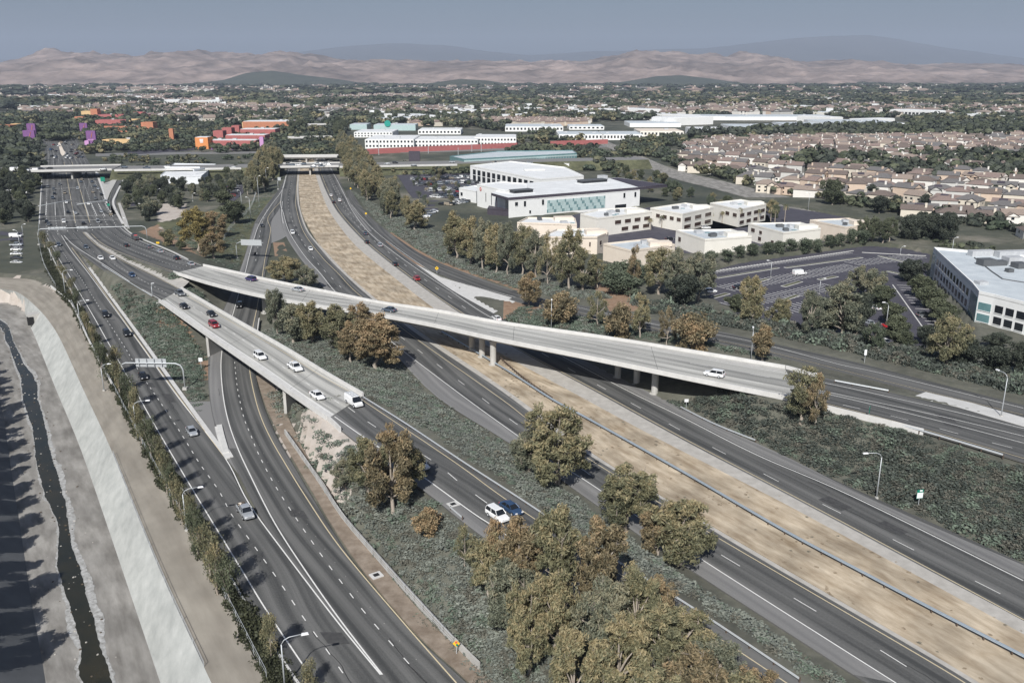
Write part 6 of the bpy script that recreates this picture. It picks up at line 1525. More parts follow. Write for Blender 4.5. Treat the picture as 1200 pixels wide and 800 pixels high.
for a in [(415,460,155,161,60,WW,RW,'white office block by the far freeway trees, smaller upper one',12,2),(428,485,163.5,174,70,WW,RW,'white office block with two rows of windows left of the long white one',14,2),
          (486,560,164,173,62,WW,RW,'long white office block behind the dark red wall, its left part',18,2),(556,605,161.5,171,58,WW,RW,'long white office block behind the dark red wall, its right part',13,2),
          (490,540,152.5,157.5,50,WW,RW,'low white office block behind the long white one',12,1),(592,660,148.5,154,70,WW,RG,'grey roofed long block left of the middle distance',16,1),
          (655,706,157.5,164,60,WW,RG,'grey roofed block in front of the right-hand warehouses, left one',12,1),(707,753,157.5,164,60,WW,RG,'grey roofed block in front of the right-hand warehouses, right one',12,1),
          (667,708,148,152,50,WW,RG,'low grey block above the pair of grey roofed blocks',8,1),(750,801,154,160,60,M['cream_wall'],M['salmon_wall'],'cream block with a tan roof among the warehouses',12,1),
          (815,862,152.5,160,70,WW,RW,'white block with a red tab in the middle distance',12,1),(738,798,144.5,149,70,WW,RG,'long flat warehouse beyond the cream block',0,1),
          (862,930,149.5,156,90,WW,RG,'long pale warehouse before the houses, left one',16,1),(925,975,147,152,90,WW,RG,'pale warehouse above the houses, middle one',10,1),
          (970,1060,144.5,152,110,WW,RG,'longest pale warehouse before the houses on the right',18,1),(732,756,133.5,139,60,WW,RW,'white cluster building left in the far middle',0,1),
          (772,800,134,139,70,WW,RW,'white building with a raised centre in the far middle',0,1),(800,850,136.5,141,80,WW,RG,'flat far warehouse right of the raised white building',0,1),(850,980,137,141,90,WW,RG,'very long flat far warehouse',0,1)]:
    block(a[0], a[1], a[2], a[3], a[4], a[5], a[6], a[7], a[8], rows=a[9], name='office_building')
block(410,430,146,152,40,M['glass_pale'],RG,'small pale glass office by the far freeway trees',0,name='office_building'); block(438,487,146.5,153,40,M['glass_pale'],RG,'long pale glass office with a round green sign',0,name='office_building')
mb = MB(); n = 16; q = P(454.5,153); hh = 9.5; mb.add([(4.4*cos(2*pi*k/n), 0, 4.4*sin(2*pi*k/n)) for k in range(n)], [tuple(range(n))], M['teal_sign']); mb.box((0, .3, 0), (8.9, .2, .8), M['unit'])
tag(mb.obj('round_sign', None, (q.x, q.y-1.2, hh)), 'round green sign on the front of the long pale glass office', 'sign')
e, L_, h = block(188,253,191,207,0.1,WW,RW,'x') if False else (None, 0, 0)
e, c, pl = building('office_building', 'flat white-roofed building between the arterial and the freeway bank', [(188,206),(236,207),(253,193),(204,192)], 5, M['grey_wall'], M['roof_white'], faces={}, parapet=.5)
q = P(214,197,7.5); put('plant_screen', M['grey_wall'], e, (q.x-c.x, q.y-c.y, 7.9), (26, 1, 1.2), 0); put('plant_screen', M['grey_wall'], e, (q.x-c.x+17, q.y-c.y-14, 7.9), (1, 12, 1.2), -.35)
# shopping centre
e, L_, h = block(229.5,244.5,161,174.5,16,M['orange_wall'],RW,'bright orange cube-shaped building with a white emblem, left end of the red stores',0,name='store_building')
mb = MB(); s = h*.17
for z0_, z1_ in ((.0, .35), (.45, .8), (.9, 1.2)):
    mb.box((0, -.1, h*.76-s*(z0_+z1_)/2*1.6+s*.6), (s*2*(1-.25*z0_), .15, s*(z1_-z0_)*1.5), M['white_sign'])
mb.obj('emblem', e)
for a in [(245,300.5,164.5,173.5,18,'red_wall','long low red store front beside the orange cube'),(250.5,262,153.5,166,14,'red_wall','tall red store tower behind the long front'),
          (265,311,158.5,170,22,'red_wall','second red store stepping up to the right'),(261,272,150,162,14,'red_wall','second tall red tower'),(272,281,147.5,160,14,'red_wall','third and farthest tall red tower'),
          (282,323,151.5,162,26,'red_wall','third red store stepping up to the right'),(285,341,142.5,152,40,'rust_wall','long orange store with a white roof behind the red ones'),(284,295,143.5,150,12,'ochre_wall','small ochre tower at the left end of the orange store'),
          (108,168,135,140.5,40,'red_wall','long red store left, upper middle of the shopping centre'),(157,168,131.5,140,14,'red_wall','dark red tower at the right end of the upper red store'),(96,114,130.5,139.5,20,'ochre_wall','ochre store with an orange corner, upper left of the shopping centre'),
          (107,115,128,140,14,'rust_wall','rust coloured tower beside the ochre store'),(161,172,127.5,131.5,14,'rust_wall','small orange tower highest in the shopping centre'),(88,98,137,145,12,'rust_wall','rust square store by the upper median trees'),
          (106,166,149,153.5,26,'rust_wall','long rust coloured store in the middle of the shopping centre'),(166,180,143.5,153,16,'rust_wall','orange corner block right of the long rust store'),(150,162,140,148,16,'ochre_wall','ochre block behind the orange corner block'),
          (120,157,164,170,16,'ochre_wall','ochre low store nearest the cross freeway'),(62,70,128.5,134,14,'ochre_wall','small ochre block far up beside the arterial'),(79,85,130,133.5,12,'ochre_wall','tiny ochre block beyond the median trees'),
          (-8,13,147,158,20,'rust_wall','orange store at the far left edge'),(12,22,145.5,155,18,'ochre_wall','ochre store beside the orange one at the far left'),(10,17,155,163,12,'rust_wall','small orange block low at the far left'),(18,28,157,161,14,'salmon_wall','small salmon block left of the purple towers'),
          (3,13,166,174,12,'rust_wall','dark orange kiosk at the far left'),(14,24,165,171,12,'unit','grey roofed kiosk right of the dark orange one'),(112,150,141,147,26,'red_wall','red store with a long front in the upper middle of the shopping centre'),(128,150,154.5,159,20,'rust_wall','rust store between the long rust store and the ochre one'),(86,96,158,165,14,'ochre_wall','ochre kiosk block by the purple towers right of the arterial') if False else (116,128,130,136,24,'ochre_wall','ochre block joining the upper red store to the ochre store'),
          (199,204,151,167,4,'rust_wall','narrow orange pylon among the palms'),(200,208,148,152,8,'ochre_wall','small ochre block behind the narrow pylon')]:
    block(a[0], a[1], a[2], a[3], a[4], M[a[5]], RW if a[3]-a[2] > 7.5 and a[1]-a[0] > 30 else M[a[5]], a[6], 0, name='store_building')
# purple sign towers
def tower(x0, x1, yt, yb, m, label, mark=True):
    e, L_, h = block(x0, x1, yt, yb, 3, m, m, label, 0, name='sign_tower', cat='sign tower')
    if mark:
        mb = MB(); mb.tube([(-L_*.0, -.2, h*.45), (L_*.12, -.2, h*.7), (L_*.2, -.2, h*.92)], .35, M['orange_wall'], 4)
        for k in range(5): mb.box((-L_*.28+k*L_*.14, -.12, h*.28), (L_*.09, .15, h*.13), M['pink_wall'])
        mb.obj('lettering', e)
tower(28.5,42,153,169,M['purple_wall'],'large purple sign tower on the left side of the arterial'); tower(33,43,145,162,M['purple_wall'],'second purple tower rising behind the large one')
tower(94,103,144.5,156,M['purple_wall'],'purple tower right of the arterial, farthest one'); tower(102,113,153.5,168,M['purple_wall'],'purple tower right of the arterial, middle one'); tower(100,105,165,175,M['pink_wall'],'small pink purple tower right of the arterial, nearest one', False)
tower(305,309.5,160.5,177,M['pink_wall'],'pink banner tower at the right corner of the red stores', False)
for i, x in enumerate((247.5,259.5,271.5,283.5)):
    tag(block(x, x+1.6, 170, 175.5, 1, M['purple_wall'], M['purple_wall'], 'small purple banner stand in front of the long red store', 0, 'purple banner stands', name='banner_stand', cat='banner')[0])

# ------------------------------------------------------------------ car parks
def lot(name, px, label=None):
    o = poly_sheet(name, px, 0, M['lot_asphalt'], .03, skirt=.4); return o
lot('car_park', [(832,320),(850,312),(880,306),(940,298),(1000,290),(1020,288),(1060,291),(1092,298),(1088,322),(1105,345),(1135,385),(1140,415),(1085,420),(1020,412),(930,392),(870,378),(828,350)])
lot('car_park', [(461,198),(520,200),(602,210),(588,226),(556,240),(545,258),(520,262),(498,250),(478,225)])
lot('car_park', [(-20,272),(26,270),(30,312),(-20,318)]); lot('car_park', [(152,242),(175,212),(182,214),(168,240)]); lot('car_park', [(262,232),(276,210),(288,208),(285,226),(270,240)])
lot('car_park', [(150,176),(228,170),(228,176),(150,182)]); lot('car_park', [(770,262),(812,258),(900,252),(905,262),(830,272),(792,272)])
SM = MB()
def stalls(p0, p1, n, tick=4.6, dy=1.0, cars=0, label='', group=None, cols=None, both=True):
    a = P(*p0); b_ = P(*p1); d = (b_-a); L_ = d.length; u = d/L_; nn = Vector((-u.y, u.x, 0)); rz = atan2(u.y, u.x)
    for k in range(n+1):
        q = a+d*(k/n)
        for s in ((-1, 1) if both else (1,)): c_ = q+nn*s*(tick/2+.3); SM.box((c_.x, c_.y, .045), (.28, tick, .012), M['paint_white'], rz)
    for k in range(n):
        for s in ((-1, 1) if both else (1,)):
            if rng.random() < cars:
                q = a+d*((k+.5)/n)+nn*s*(tick/2+.3); minicar((q.x+rng.normal()*.1, q.y+rng.normal()*.15, .05), rz+pi/2+(pi if rng.random() < .5 else 0), label, group)
def island(p0, p1, wd, m=None):
    a = P(*p0); b_ = P(*p1); c = (a+b_)/2; d = b_-a; SM.box((c.x, c.y, .08), (d.length, wd, .2), m or M['concrete_pale'], atan2(d.y, d.x)); SM.box((c.x, c.y, .085), (d.length-.5, wd-.5, .21), MS[3], atan2(d.y, d.x)) if wd > 1.2 else None
stalls((842,320),(1000,297), 46, both=False); stalls((850,338),(1000,312), 34); stalls((845,360),(975,335), 26); stalls((905,365),(985,352), 14, cars=.12, label='car parked under the trees in the large car park', group='cars parked in the large car park'); stalls((1000,309),(1075,300), 16)
stalls((1050,334),(1098,396), 18, 5, cars=0, both=False)
for a, b_, w1 in (((840,326),(912,314),1.6),((920,314),(1010,302),1.6),((835,349),(853,344),2.2),((918,336),(938,330),2.2),((960,328),(980,324),2.2),((1010,296),(1085,300),.5),((838,318),(1000,294),.5),((1030,300),(1062,308),1.6),((1040,318),(1058,322),1.8),((1046,334),(1094,402),.4),((918,352),(935,346),2),((888,330),(900,327),2)): island(a, b_, w1)
SM.obj('parking_lines')['kind'] = 'structure'; SM = MB()
for i, (x, y, rz, col, kd, lab) in enumerate(((937,322,.3,'white','van','white van alone in the middle of the large car park'),(866,338,.2,'black','sedan','black car alone on the left side of the large car park'),(832,343,.2,'white','suv','white car under the trees at the left corner of the large car park'),(1016,362,.25,'white','sedan','left one of two white cars side by side in the car park'),(1026,362,.25,'white','sedan','right one of two white cars side by side in the car park'),
        (1040,384,.2,'bright_red','sedan','bright red car parked by the rounded trees'),(1042,392,.2,'white','sedan','white car directly in front of the bright red one'),(1083,371,.1,'grey','suv','grey car alone in the side car park by the white office'),(1018,380,.2,'silver','sedan','silver car behind the dark eucalyptus near the red car'),(1012,400,.2,'white','sedan','white car at the front hedge under the eucalyptus'),(1036,402,.2,'white','sedan','white car at the hedge below the red car'),(1076,412,.4,'slate','sedan','slate car by the hedge at the front of the side car park'),(1100,417,.3,'black','sedan','dark car under the bright olive eucalyptus'),(1144,428,.3,'black','suv','black car before the white office front'),(1180,412,.2,'silver','sedan','silver car at the right edge before the office front'),(805,266,.1,'white','sedan','white car among the palms between the cream offices'),(827,268,.1,'white','suv','second white car among the cream offices'),(785,281,.3,'black','sedan','dark car behind the front cream office'))):
    p = P(x, y, .06); o = vehicle(kd, p, rz+(pi/2 if kd != 'van' and i not in (7,) and x > 1000 else 0), col, lab)
for j, (a, b_, n) in enumerate((((468,203),(510,203),15),((482,211),(560,208),26),((488,217),(575,213),28),((500,224),(580,219),24),((508,232),(560,226),15),((520,241),(548,236),9))):
    stalls(a, b_, n, cars=.86, label='car in the packed car park, %s row' % ['farthest','second','third','fourth','fifth','nearest'][j], group='cars in the packed car park, row %s' % 'abcdef'[j])
stalls((500,258),(515,248), 8, cars=.9, label='car at the near end of the packed car park, by the eucalyptus row', group='cars at the near end of the packed car park', both=False)
for k in range(7):
    minicar(P(19+.5*k*.3+rng.normal()*.3, 278+k*5.2, .06), .05, 'car in the short row parked beside the fence at the far left', 'cars parked at the far left', col=['white','black','silver','white','white','black','white'][k])
for j, (a, b_, n) in enumerate((((182,175.5),(226,172.5),16),)): stalls(a, b_, n, cars=.55, label='tiny car before the shopping centre palms', group='cars before the shopping centre')
stalls((266,232),(277,214), 8, cars=.8, label='car in the small car park left of the slender trees', group='cars in the small bank-side car park')
SM.obj('parking_lines')['kind'] = 'structure'
lot('car_park', [(600,270),(700,245),(905,238),(1028,262),(1010,284),(940,295),(900,290),(830,300),(700,304),(640,300)])
ribbon('side_road', [(P(112,183), P(112,180)), (P(220,180.5), P(220,178)), (P(330,179.5), P(330,177.5))], M['asphalt_old'], .0)
ribbon('side_road', [(P(400,180), P(400,178)), (P(520,178), P(520,175.8)), (P(640,174.5), P(640,172.6)), (P(735,172), P(735,170))], M['asphalt_old'], .0)
scat_later = [(120,194),(326,192),(326,181),(112,184)]
# dirt channel on the right, and its edges
strip('dry_channel', [(700,168),(735,183),(780,206),(840,222),(920,243),(990,252),(1050,262),(1116,277),(1200,294),(1290,312)], [(712,166),(748,181),(792,199),(850,213),(925,231),(1000,245),(1060,254),(1120,266),(1200,282),(1290,298)], 0, M['bed'], .08)
# ------------------------------------------------------------------ houses
ROOFS = [mat('tiles_brown', (.115, .09, .08), .9, (.185, .15, .13), 1.2, 1), mat('tiles_rose', (.185, .135, .12), .9, (.265, .205, .18), 1.2, 1), mat('tiles_grey', (.11, .105, .105), .9, (.18, .17, .165), 1.2, 1), mat('tiles_tan', (.225, .175, .145), .9, (.31, .255, .215), 1.2, 1)]
HW = [mat('stucco_white', (.70, .67, .62), .9, (.76, .73, .68), .5, 1), mat('stucco_cream', (.60, .54, .45), .9, (.66, .60, .50), .5, 1), mat('stucco_peach', (.54, .42, .33), .9, (.60, .48, .38), .5, 1), mat('stucco_grey', (.50, .49, .46), .9, (.56, .55, .52), .5, 1)]
def house_parts(w_, d, h, rh, hip, wing):
    """wall mesh, roof mesh with slots 0 (wall/roof)"""
    W = MB(); R_ = MB()
    def body(x, y, w1, d1, h1, r1, alongx, hp):
        W.box((x, y, h1/2-.2), (w1, d1, h1+.4), HW[0]); o = .5
        X0, X1, Y0, Y1 = x-w1/2-o, x+w1/2+o, y-d1/2-o, y+d1/2+o; z = h1-.05
        if alongx:
            i = d1*.45 if hp else 0; a, b_ = (X0+i, y, z+r1), (X1-i, y, z+r1)
            vs = [(X0, Y0, z), (X1, Y0, z), (X1, Y1, z), (X0, Y1, z), a, b_]; fs = [(0,1,5,4),(2,3,4,5),(1,2,5),(3,0,4),(3,2,1,0)]
            if not hp: W.add([(X0+o, Y0+o, z), (X0+o, Y1-o, z), (X0+o, y, z+r1*.93), (X1-o, Y0+o, z), (X1-o, Y1-o, z), (X1-o, y, z+r1*.93)], [(0,2,1),(3,4,5)], HW[0]); fs = [(0,1,5,4),(2,3,4,5),(3,2,1,0)]
        else:
            a, b_ = (x, Y0, z+r1), (x, Y1, z+r1); vs = [(X0, Y0, z), (X1, Y0, z), (X1, Y1, z), (X0, Y1, z), a, b_]; fs = [(1,2,5,4),(3,0,4,5),(3,2,1,0)]
            W.add([(X0+o, Y0+o, z), (X1-o, Y0+o, z), (x, Y0+o, z+r1*.93), (X0+o, Y1-o, z), (X1-o, Y1-o, z), (x, Y1-o, z+r1*.93)], [(0,1,2),(4,3,5)], HW[0])
        R_.add(vs, fs, ROOFS[0])
    body(0, 0, w_, d, h, rh, True, hip)
    if wing: body(wing*w_*.25, -d*.5-1.2, w_*.42, 5, h*.9, rh*.8, False, False)
    return W.mesh('wall'), R_.mesh('roof')
HV = [house_parts(14, 10, 5.6, 2.4, False, -1), house_parts(13, 11, 5.8, 2.6, True, 1), house_parts(15, 10, 5.2, 2.2, False, 1), house_parts(12, 10, 6, 2.6, False, 0), house_parts(14, 11, 5.4, 2.2, True, -1)]
HVD = [(14, 10), (13, 11), (15, 10), (12, 10), (14, 11)]
WM2 = {}
def onemesh(v, wm, rm):
    k = (v, wm.name, rm.name)
    if k not in WM2:
        mb = MB()
        for me, m in ((HV[v][0], wm), (HV[v][1], rm)): mb.add([tuple(q.co) for q in me.vertices], [tuple(p.vertices) for p in me.polygons], m)
        w_, d = HVD[v]; mb.box((w_*.3, d*.2, 7.2), (1.1, 1.1, 2.6), wm)
        for x in (-w_*.3, 0, w_*.32):
            for z in (1.6, 4.0): mb.box((x, -d/2-.03, z), (1.6, .1, 1.1), GL)
        WM2[k] = mb.mesh('house')
    return WM2[k]
HN = ['brown', 'rose', 'dark grey', 'tan']; HWN = ['white', 'cream', 'peach', 'grey']
def house(p, rz, v, wi, ri, label, group, parts):
    if not parts:
        o = link('house', onemesh(v, HW[wi], ROOFS[ri]), None, p); o.rotation_euler = (0, 0, rz); return tag(o, label, 'house', group)
    e = empty('house', p, rz, label, 'house', group)
    a = link('wall', HV[v][0], e); a.material_slots[0].link = 'OBJECT'; a.material_slots[0].material = HW[wi]
    r_ = link('roof', HV[v][1], e); r_.material_slots[0].link = 'OBJECT'; r_.material_slots[0].material = ROOFS[ri]
    w_, d = HVD[v]; ch = put('chimney', HW[wi], r_, (w_*.3*(1 if v % 2 else -1), d*.2, 7.2), (1.1, 1.3, 3.0))
    for x in (-w_*.34, -.5, w_*.36):
        for z in (1.6, 4.0):
            if v == 0 and x < -w_*.2: y = -d*.5-3.75
            elif v in (1, 2) and x > w_*.2: y = -d*.5-3.75
            else: y = -d/2-.03
            put('window', GL, e, (x if y > -d/2-1 else x*.75, y, z), (1.5, .1, 1.1))
    for s in (-1, 1): put('window', GL, e, (s*(w_/2+.02), 1, 3.9), (.1, 1.4, 1.1))
    if v in (2, 4): put('solar_panel', M['fascia'], r_, (-2, -2.6, 6.75), (4.5, 2.6, .08)).rotation_euler = (.45, 0, 0)
    return e
def hstreets(px, sx, sy, seed, lab, grp, limit_parts=0, cap=300, rot=0.0, drop=.06, roofw=(.38, .24, .24, .14), wallw=(.35, .3, .2, .15), angle=None):
    poly = [P(a, b_) for a, b_ in px]; f = pit([(q.x, q.y) for q in poly]); g = np.random.default_rng(seed); out = []
    cx = sum(q.x for q in poly)/len(poly); cy = sum(q.y for q in poly)/len(poly); ca, sa = cos(rot), sin(rot)
    for j in range(-60, 60):
        for i in range(-70, 70):
            u = i*sx+g.uniform(-2.5, 2.5); v = j*sy+(7 if j % 2 else -7)+g.uniform(-1.5, 1.5)
            x = cx+u*ca-v*sa; y = cy+u*sa+v*ca
            if g.random() < drop or not f(np.array([x]), np.array([y]))[0]: continue
            out.append((x, y, rot+(pi if j % 2 else 0)+g.normal()*.2+(.5 if vnoise(np.array([x]), np.array([y]), 110, 5)[0] > .55 else 0), g.integers(5), g.choice(4, p=wallw), g.choice(4, p=roofw)))
    out.sort(key=lambda t: t[1]); return out
EST = hstreets([(805,200),(900,226),(1000,244),(1120,264),(1230,286),(1260,200),(1215,160),(1090,160),(960,164),(830,168),(800,178)], 15.5, 24, 3, '', '', rot=radians(-38), drop=.17)
print('houses', len(EST))
POSW = ['beside the dirt channel', 'in the rows behind the dirt channel', 'deep in the housing estate']
for k, (x, y, rz, v, wi, ri) in enumerate(EST[:290]):
    band = 0 if k < 30 else 1 if k < 110 else 2
    house((x, y, -.1), rz, int(v), int(wi), int(ri), '%s walled house with a %s %s roof %s' % (HWN[wi], HN[ri], 'hipped' if v in (1, 4) else 'gabled', POSW[band]), '%s houses with %s %s roofs %s' % (HWN[wi], HN[ri], 'hipped' if v in (1, 4) else 'gabled', POSW[band]), k < 95)
for k in range(230):   # garden trees
    x, y, *_ = EST[rng.integers(min(len(EST), 420))]; x += rng.uniform(-9, 9); y += rng.choice([-9, 9])+rng.uniform(-2, 2); h = rng.uniform(3, 8)
    if k < 190: tree('dense', (x, y, -.2), h, h*rng.uniform(.7, 1.0), ['leaf_dark', 'leaf_green', 'leaf_olive'][rng.integers(3)], 'garden tree between the houses of the estate', 'garden trees of the housing estate')
# ------------------------------------------------------------------ instanced masses
def scatter(name, pts, scl, rots, srcs, label=None, cat=None, kind='stuff', zs=None, seed=0):
    n = len(pts); me = bpy.data.meshes.new(name); me.vertices.add(n); me.vertices.foreach_set('co', np.asarray(pts, dtype=np.float32).ravel())
    for an, ty, arr in (('scl', 'FLOAT_VECTOR', scl), ('rot', 'FLOAT_VECTOR', rots)):
        a = me.attributes.new(an, ty, 'POINT'); a.data.foreach_set('vector', np.asarray(arr, dtype=np.float32).ravel())
    a = me.attributes.new('pick', 'INT', 'POINT'); a.data.foreach_set('value', np.random.default_rng(seed).integers(0, len(srcs), n).astype(np.int32))
    o = link(name, me); tag(o, label, cat, None, kind)
    ng = bpy.data.node_groups.new(name, 'GeometryNodeTree'); ng.interface.new_socket('Geometry', in_out='INPUT', socket_type='NodeSocketGeometry'); ng.interface.new_socket('Geometry', in_out='OUTPUT', socket_type='NodeSocketGeometry')
    N_, L_ = ng.nodes, ng.links; gi = N_.new('NodeGroupInput'); go = N_.new('NodeGroupOutput'); ip = N_.new('GeometryNodeInstanceOnPoints'); gg = N_.new('GeometryNodeGeometryToInstance')
    for s in srcs:
        oi = N_.new('GeometryNodeObjectInfo'); oi.inputs[0].default_value = s; L_.new(oi.outputs['Geometry'], gg.inputs[0])
    L_.new(gi.outputs[0], ip.inputs['Points']); L_.new(gg.outputs[0], ip.inputs['Instance']); ip.inputs['Pick Instance'].default_value = True
    def at(nm, ty):
        q = N_.new('GeometryNodeInputNamedAttribute'); q.data_type = ty; q.inputs[0].default_value = nm; return q.outputs[0]
    L_.new(at('pick', 'INT'), ip.inputs['Instance Index']); L_.new(at('scl', 'FLOAT_VECTOR'), ip.inputs['Scale']); L_.new(at('rot', 'FLOAT_VECTOR'), ip.inputs['Rotation']); L_.new(ip.outputs[0], go.inputs[0])
    mod = o.modifiers.new('scatter', 'NODES'); mod.node_group = ng; return o
def src(me):
    return bpy.data.objects.new('source', me)      # not linked to any collection: only feeds the instancer
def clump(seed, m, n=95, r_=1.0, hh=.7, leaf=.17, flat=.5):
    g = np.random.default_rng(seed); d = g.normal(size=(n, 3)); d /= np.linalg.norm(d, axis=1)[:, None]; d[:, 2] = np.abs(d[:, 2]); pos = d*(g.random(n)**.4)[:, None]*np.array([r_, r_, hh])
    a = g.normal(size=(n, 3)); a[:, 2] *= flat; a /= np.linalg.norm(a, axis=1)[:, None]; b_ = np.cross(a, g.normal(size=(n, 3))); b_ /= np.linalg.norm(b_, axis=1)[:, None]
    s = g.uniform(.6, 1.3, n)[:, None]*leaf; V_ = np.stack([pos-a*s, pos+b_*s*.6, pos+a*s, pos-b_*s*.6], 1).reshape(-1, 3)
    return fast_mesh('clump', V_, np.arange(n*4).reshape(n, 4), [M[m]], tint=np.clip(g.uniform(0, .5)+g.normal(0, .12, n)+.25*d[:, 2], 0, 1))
CL = {k: [src(clump(i+50, k)) for i in range(4)] for k in ('cover_grey', 'cover_green', 'cover_dark', 'hedge', 'leaf_rust')}
for k in ('cover_grey', 'cover_green', 'cover_dark'): CL[k] = CL[k]+[src(clump(91, 'cover_dry')), src(clump(92, {'cover_grey': 'cover_green', 'cover_green': 'cover_grey', 'cover_dark': 'cover_green'}[k]))]
def cover(name, px, z, step, m, label, size=(.8, 1.5), flat=.8, keepoff=True, margin=None, seed=0, cat='ground cover', thin=0.0, patch=None):
    poly = [P(a, b_, z) for a, b_ in px]; xs = [q.x for q in poly]; ys = [q.y for q in poly]; g = np.random.default_rng(seed+len(name))
    gx_, gy_ = np.meshgrid(np.arange(min(xs), max(xs), step), np.arange(min(ys), max(ys), step)); x = (gx_.ravel()+g.uniform(-.5, .5, gx_.size)*step); y = (gy_.ravel()+g.uniform(-.5, .5, gx_.size)*step)
    k = pit([(q.x, q.y) for q in poly])(x, y); x, y = x[k], y[k]
    nz = vnoise(x, y, 5, seed+2)*.6+vnoise(x, y, 1.9, seed+5)*.4
    i = np.clip(np.searchsorted(GX, x), 1, len(GX)-1); j = np.clip(np.searchsorted(GY, y), 1, len(GY)-1)
    ok = (~(INS[j, i] | INS[j-1, i-1])) if keepoff else np.ones(len(x), bool)
    ok &= nz > thin
    x, y, nz, i, j = x[ok], y[ok], nz[ok], i[ok], j[ok]
    u = (x-GX[i-1])/(GX[i]-GX[i-1]); v = (y-GY[j-1])/(GY[j]-GY[j-1])
    zz = (ZZ[j-1, i-1]*(1-u)+ZZ[j-1, i]*u)*(1-v)+(ZZ[j, i-1]*(1-u)+ZZ[j, i]*u)*v
    s = g.uniform(*size, len(x))*(.6+.8*nz); sc_ = np.stack([s, s, s*flat*(.5+1.1*nz)], -1); rt = np.stack([np.zeros(len(x)), np.zeros(len(x)), g.uniform(0, 6.28, len(x))], -1)
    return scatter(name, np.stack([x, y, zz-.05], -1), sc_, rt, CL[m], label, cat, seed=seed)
cover('ground_cover', [(108,320),(150,340),(185,356),(212,380),(240,410),(242,440),(236,478),(222,472),(180,420),(140,365)], 2, 1.0, 'cover_green', 'green shrubby ground cover on the island between the frontage road and the left bridge', seed=1, thin=.12, flat=.6, size=(1.0, 1.6))
cover('ground_cover', [(182,322),(215,334),(262,358),(268,372),(250,392),(214,352),(190,335)], 4, 1.0, 'cover_green', 'shrubs in the wedge between the two bridge approaches', seed=2)
cover('ground_cover', [(305,380),(330,375),(440,378),(520,440),(606,524),(700,590),(800,668),(1010,800),(920,815),(780,730),(560,590),(405,478),(360,430)], 2.5, 1.05, 'cover_grey', 'grey green scrub on the slope between the descending ramp and the inbound freeway', seed=3, thin=.12, flat=.5, size=(1.0, 1.6))
cover('ground_cover', [(350,482),(392,476),(428,520),(404,578),(382,572),(352,525)], 3, 1.3, 'cover_green', 'sparse low shrubs on the pale dirt slope at the end of the left bridge', seed=14, thin=.52, flat=.5)
cover('ground_cover', [(312,455),(340,450),(372,475),(350,486),(330,488)], 1, 1.0, 'cover_grey', 'patch of grey scrub under the left bridge', seed=4)
cover('ground_cover', [(395,570),(412,520),(500,575),(555,620),(640,690),(740,760),(830,850),(640,870),(575,795),(440,650)], 3, 1.05, 'cover_grey', 'grey green scrub on the slope below the descending ramp at the bottom', seed=5, thin=.12, flat=.5, size=(1.0, 1.6))
cover('ground_cover', [(775,455),(920,474),(985,484),(1080,509),(1215,548),(1290,700),(1200,660),(1033,588),(890,522),(800,478)], 3, 1.15, 'cover_dark', 'dark green scrub covering the slope between the overpass end and the outbound carriageway', size=(1.1, 1.9), flat=.6, seed=6)
cover('ground_cover', [(545,368),(590,366),(620,352),(700,374),(830,400),(960,432),(975,440),(900,432),(800,410),(650,382)], 2, 1.1, 'cover_green', 'scrub strip between the overpass and the frontage ramp', seed=7, thin=.25)
cover('ground_cover', [(410,222),(440,240),(500,266),(610,325),(700,345),(720,355),(660,352),(612,340),(520,310),(455,272)], 0, 1.3, 'cover_grey', 'grey scrub on the freeway bank under the eucalyptus row', seed=8, thin=.25)
cover('ground_cover', [(740,350),(830,366),(900,385),(1000,400),(1110,425),(1215,452),(1215,474),(1110,450),(1040,432),(970,414),(900,398),(830,380),(760,366)], 2.5, 1.15, 'cover_dark', 'dark scrub hedge between the car park and the frontage ramp', size=(1.2, 2.2), flat=1.3, seed=9)
cover('grass_clumps', [(180,268),(215,285),(240,308),(280,316),(300,255),(325,215),(305,222),(270,262),(250,300),(215,262)], 1, 1.6, 'cover_green', 'patchy grass on the bank left of the off-ramp', size=(.5, 1.0), flat=.4, seed=10, thin=.35)
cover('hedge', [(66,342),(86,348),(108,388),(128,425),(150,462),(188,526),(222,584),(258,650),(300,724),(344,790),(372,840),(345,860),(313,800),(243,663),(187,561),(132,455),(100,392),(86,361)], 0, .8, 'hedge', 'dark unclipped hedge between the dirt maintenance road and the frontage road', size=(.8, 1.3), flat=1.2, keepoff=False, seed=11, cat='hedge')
cover('hedge', [(46,290),(56,292),(68,318),(90,356),(84,358),(60,330)], 0, 1.3, 'hedge', 'low scrub along the upper kerb of the frontage road', seed=12, thin=.3, cat='hedge')
cover('rusty_shrubs', [(480,400),(545,440),(580,470),(560,480),(500,430)], 1, 3.2, 'leaf_rust', 'rusty dry growth in the scrub beside the inbound freeway', seed=13, thin=.5, cat='shrubs')
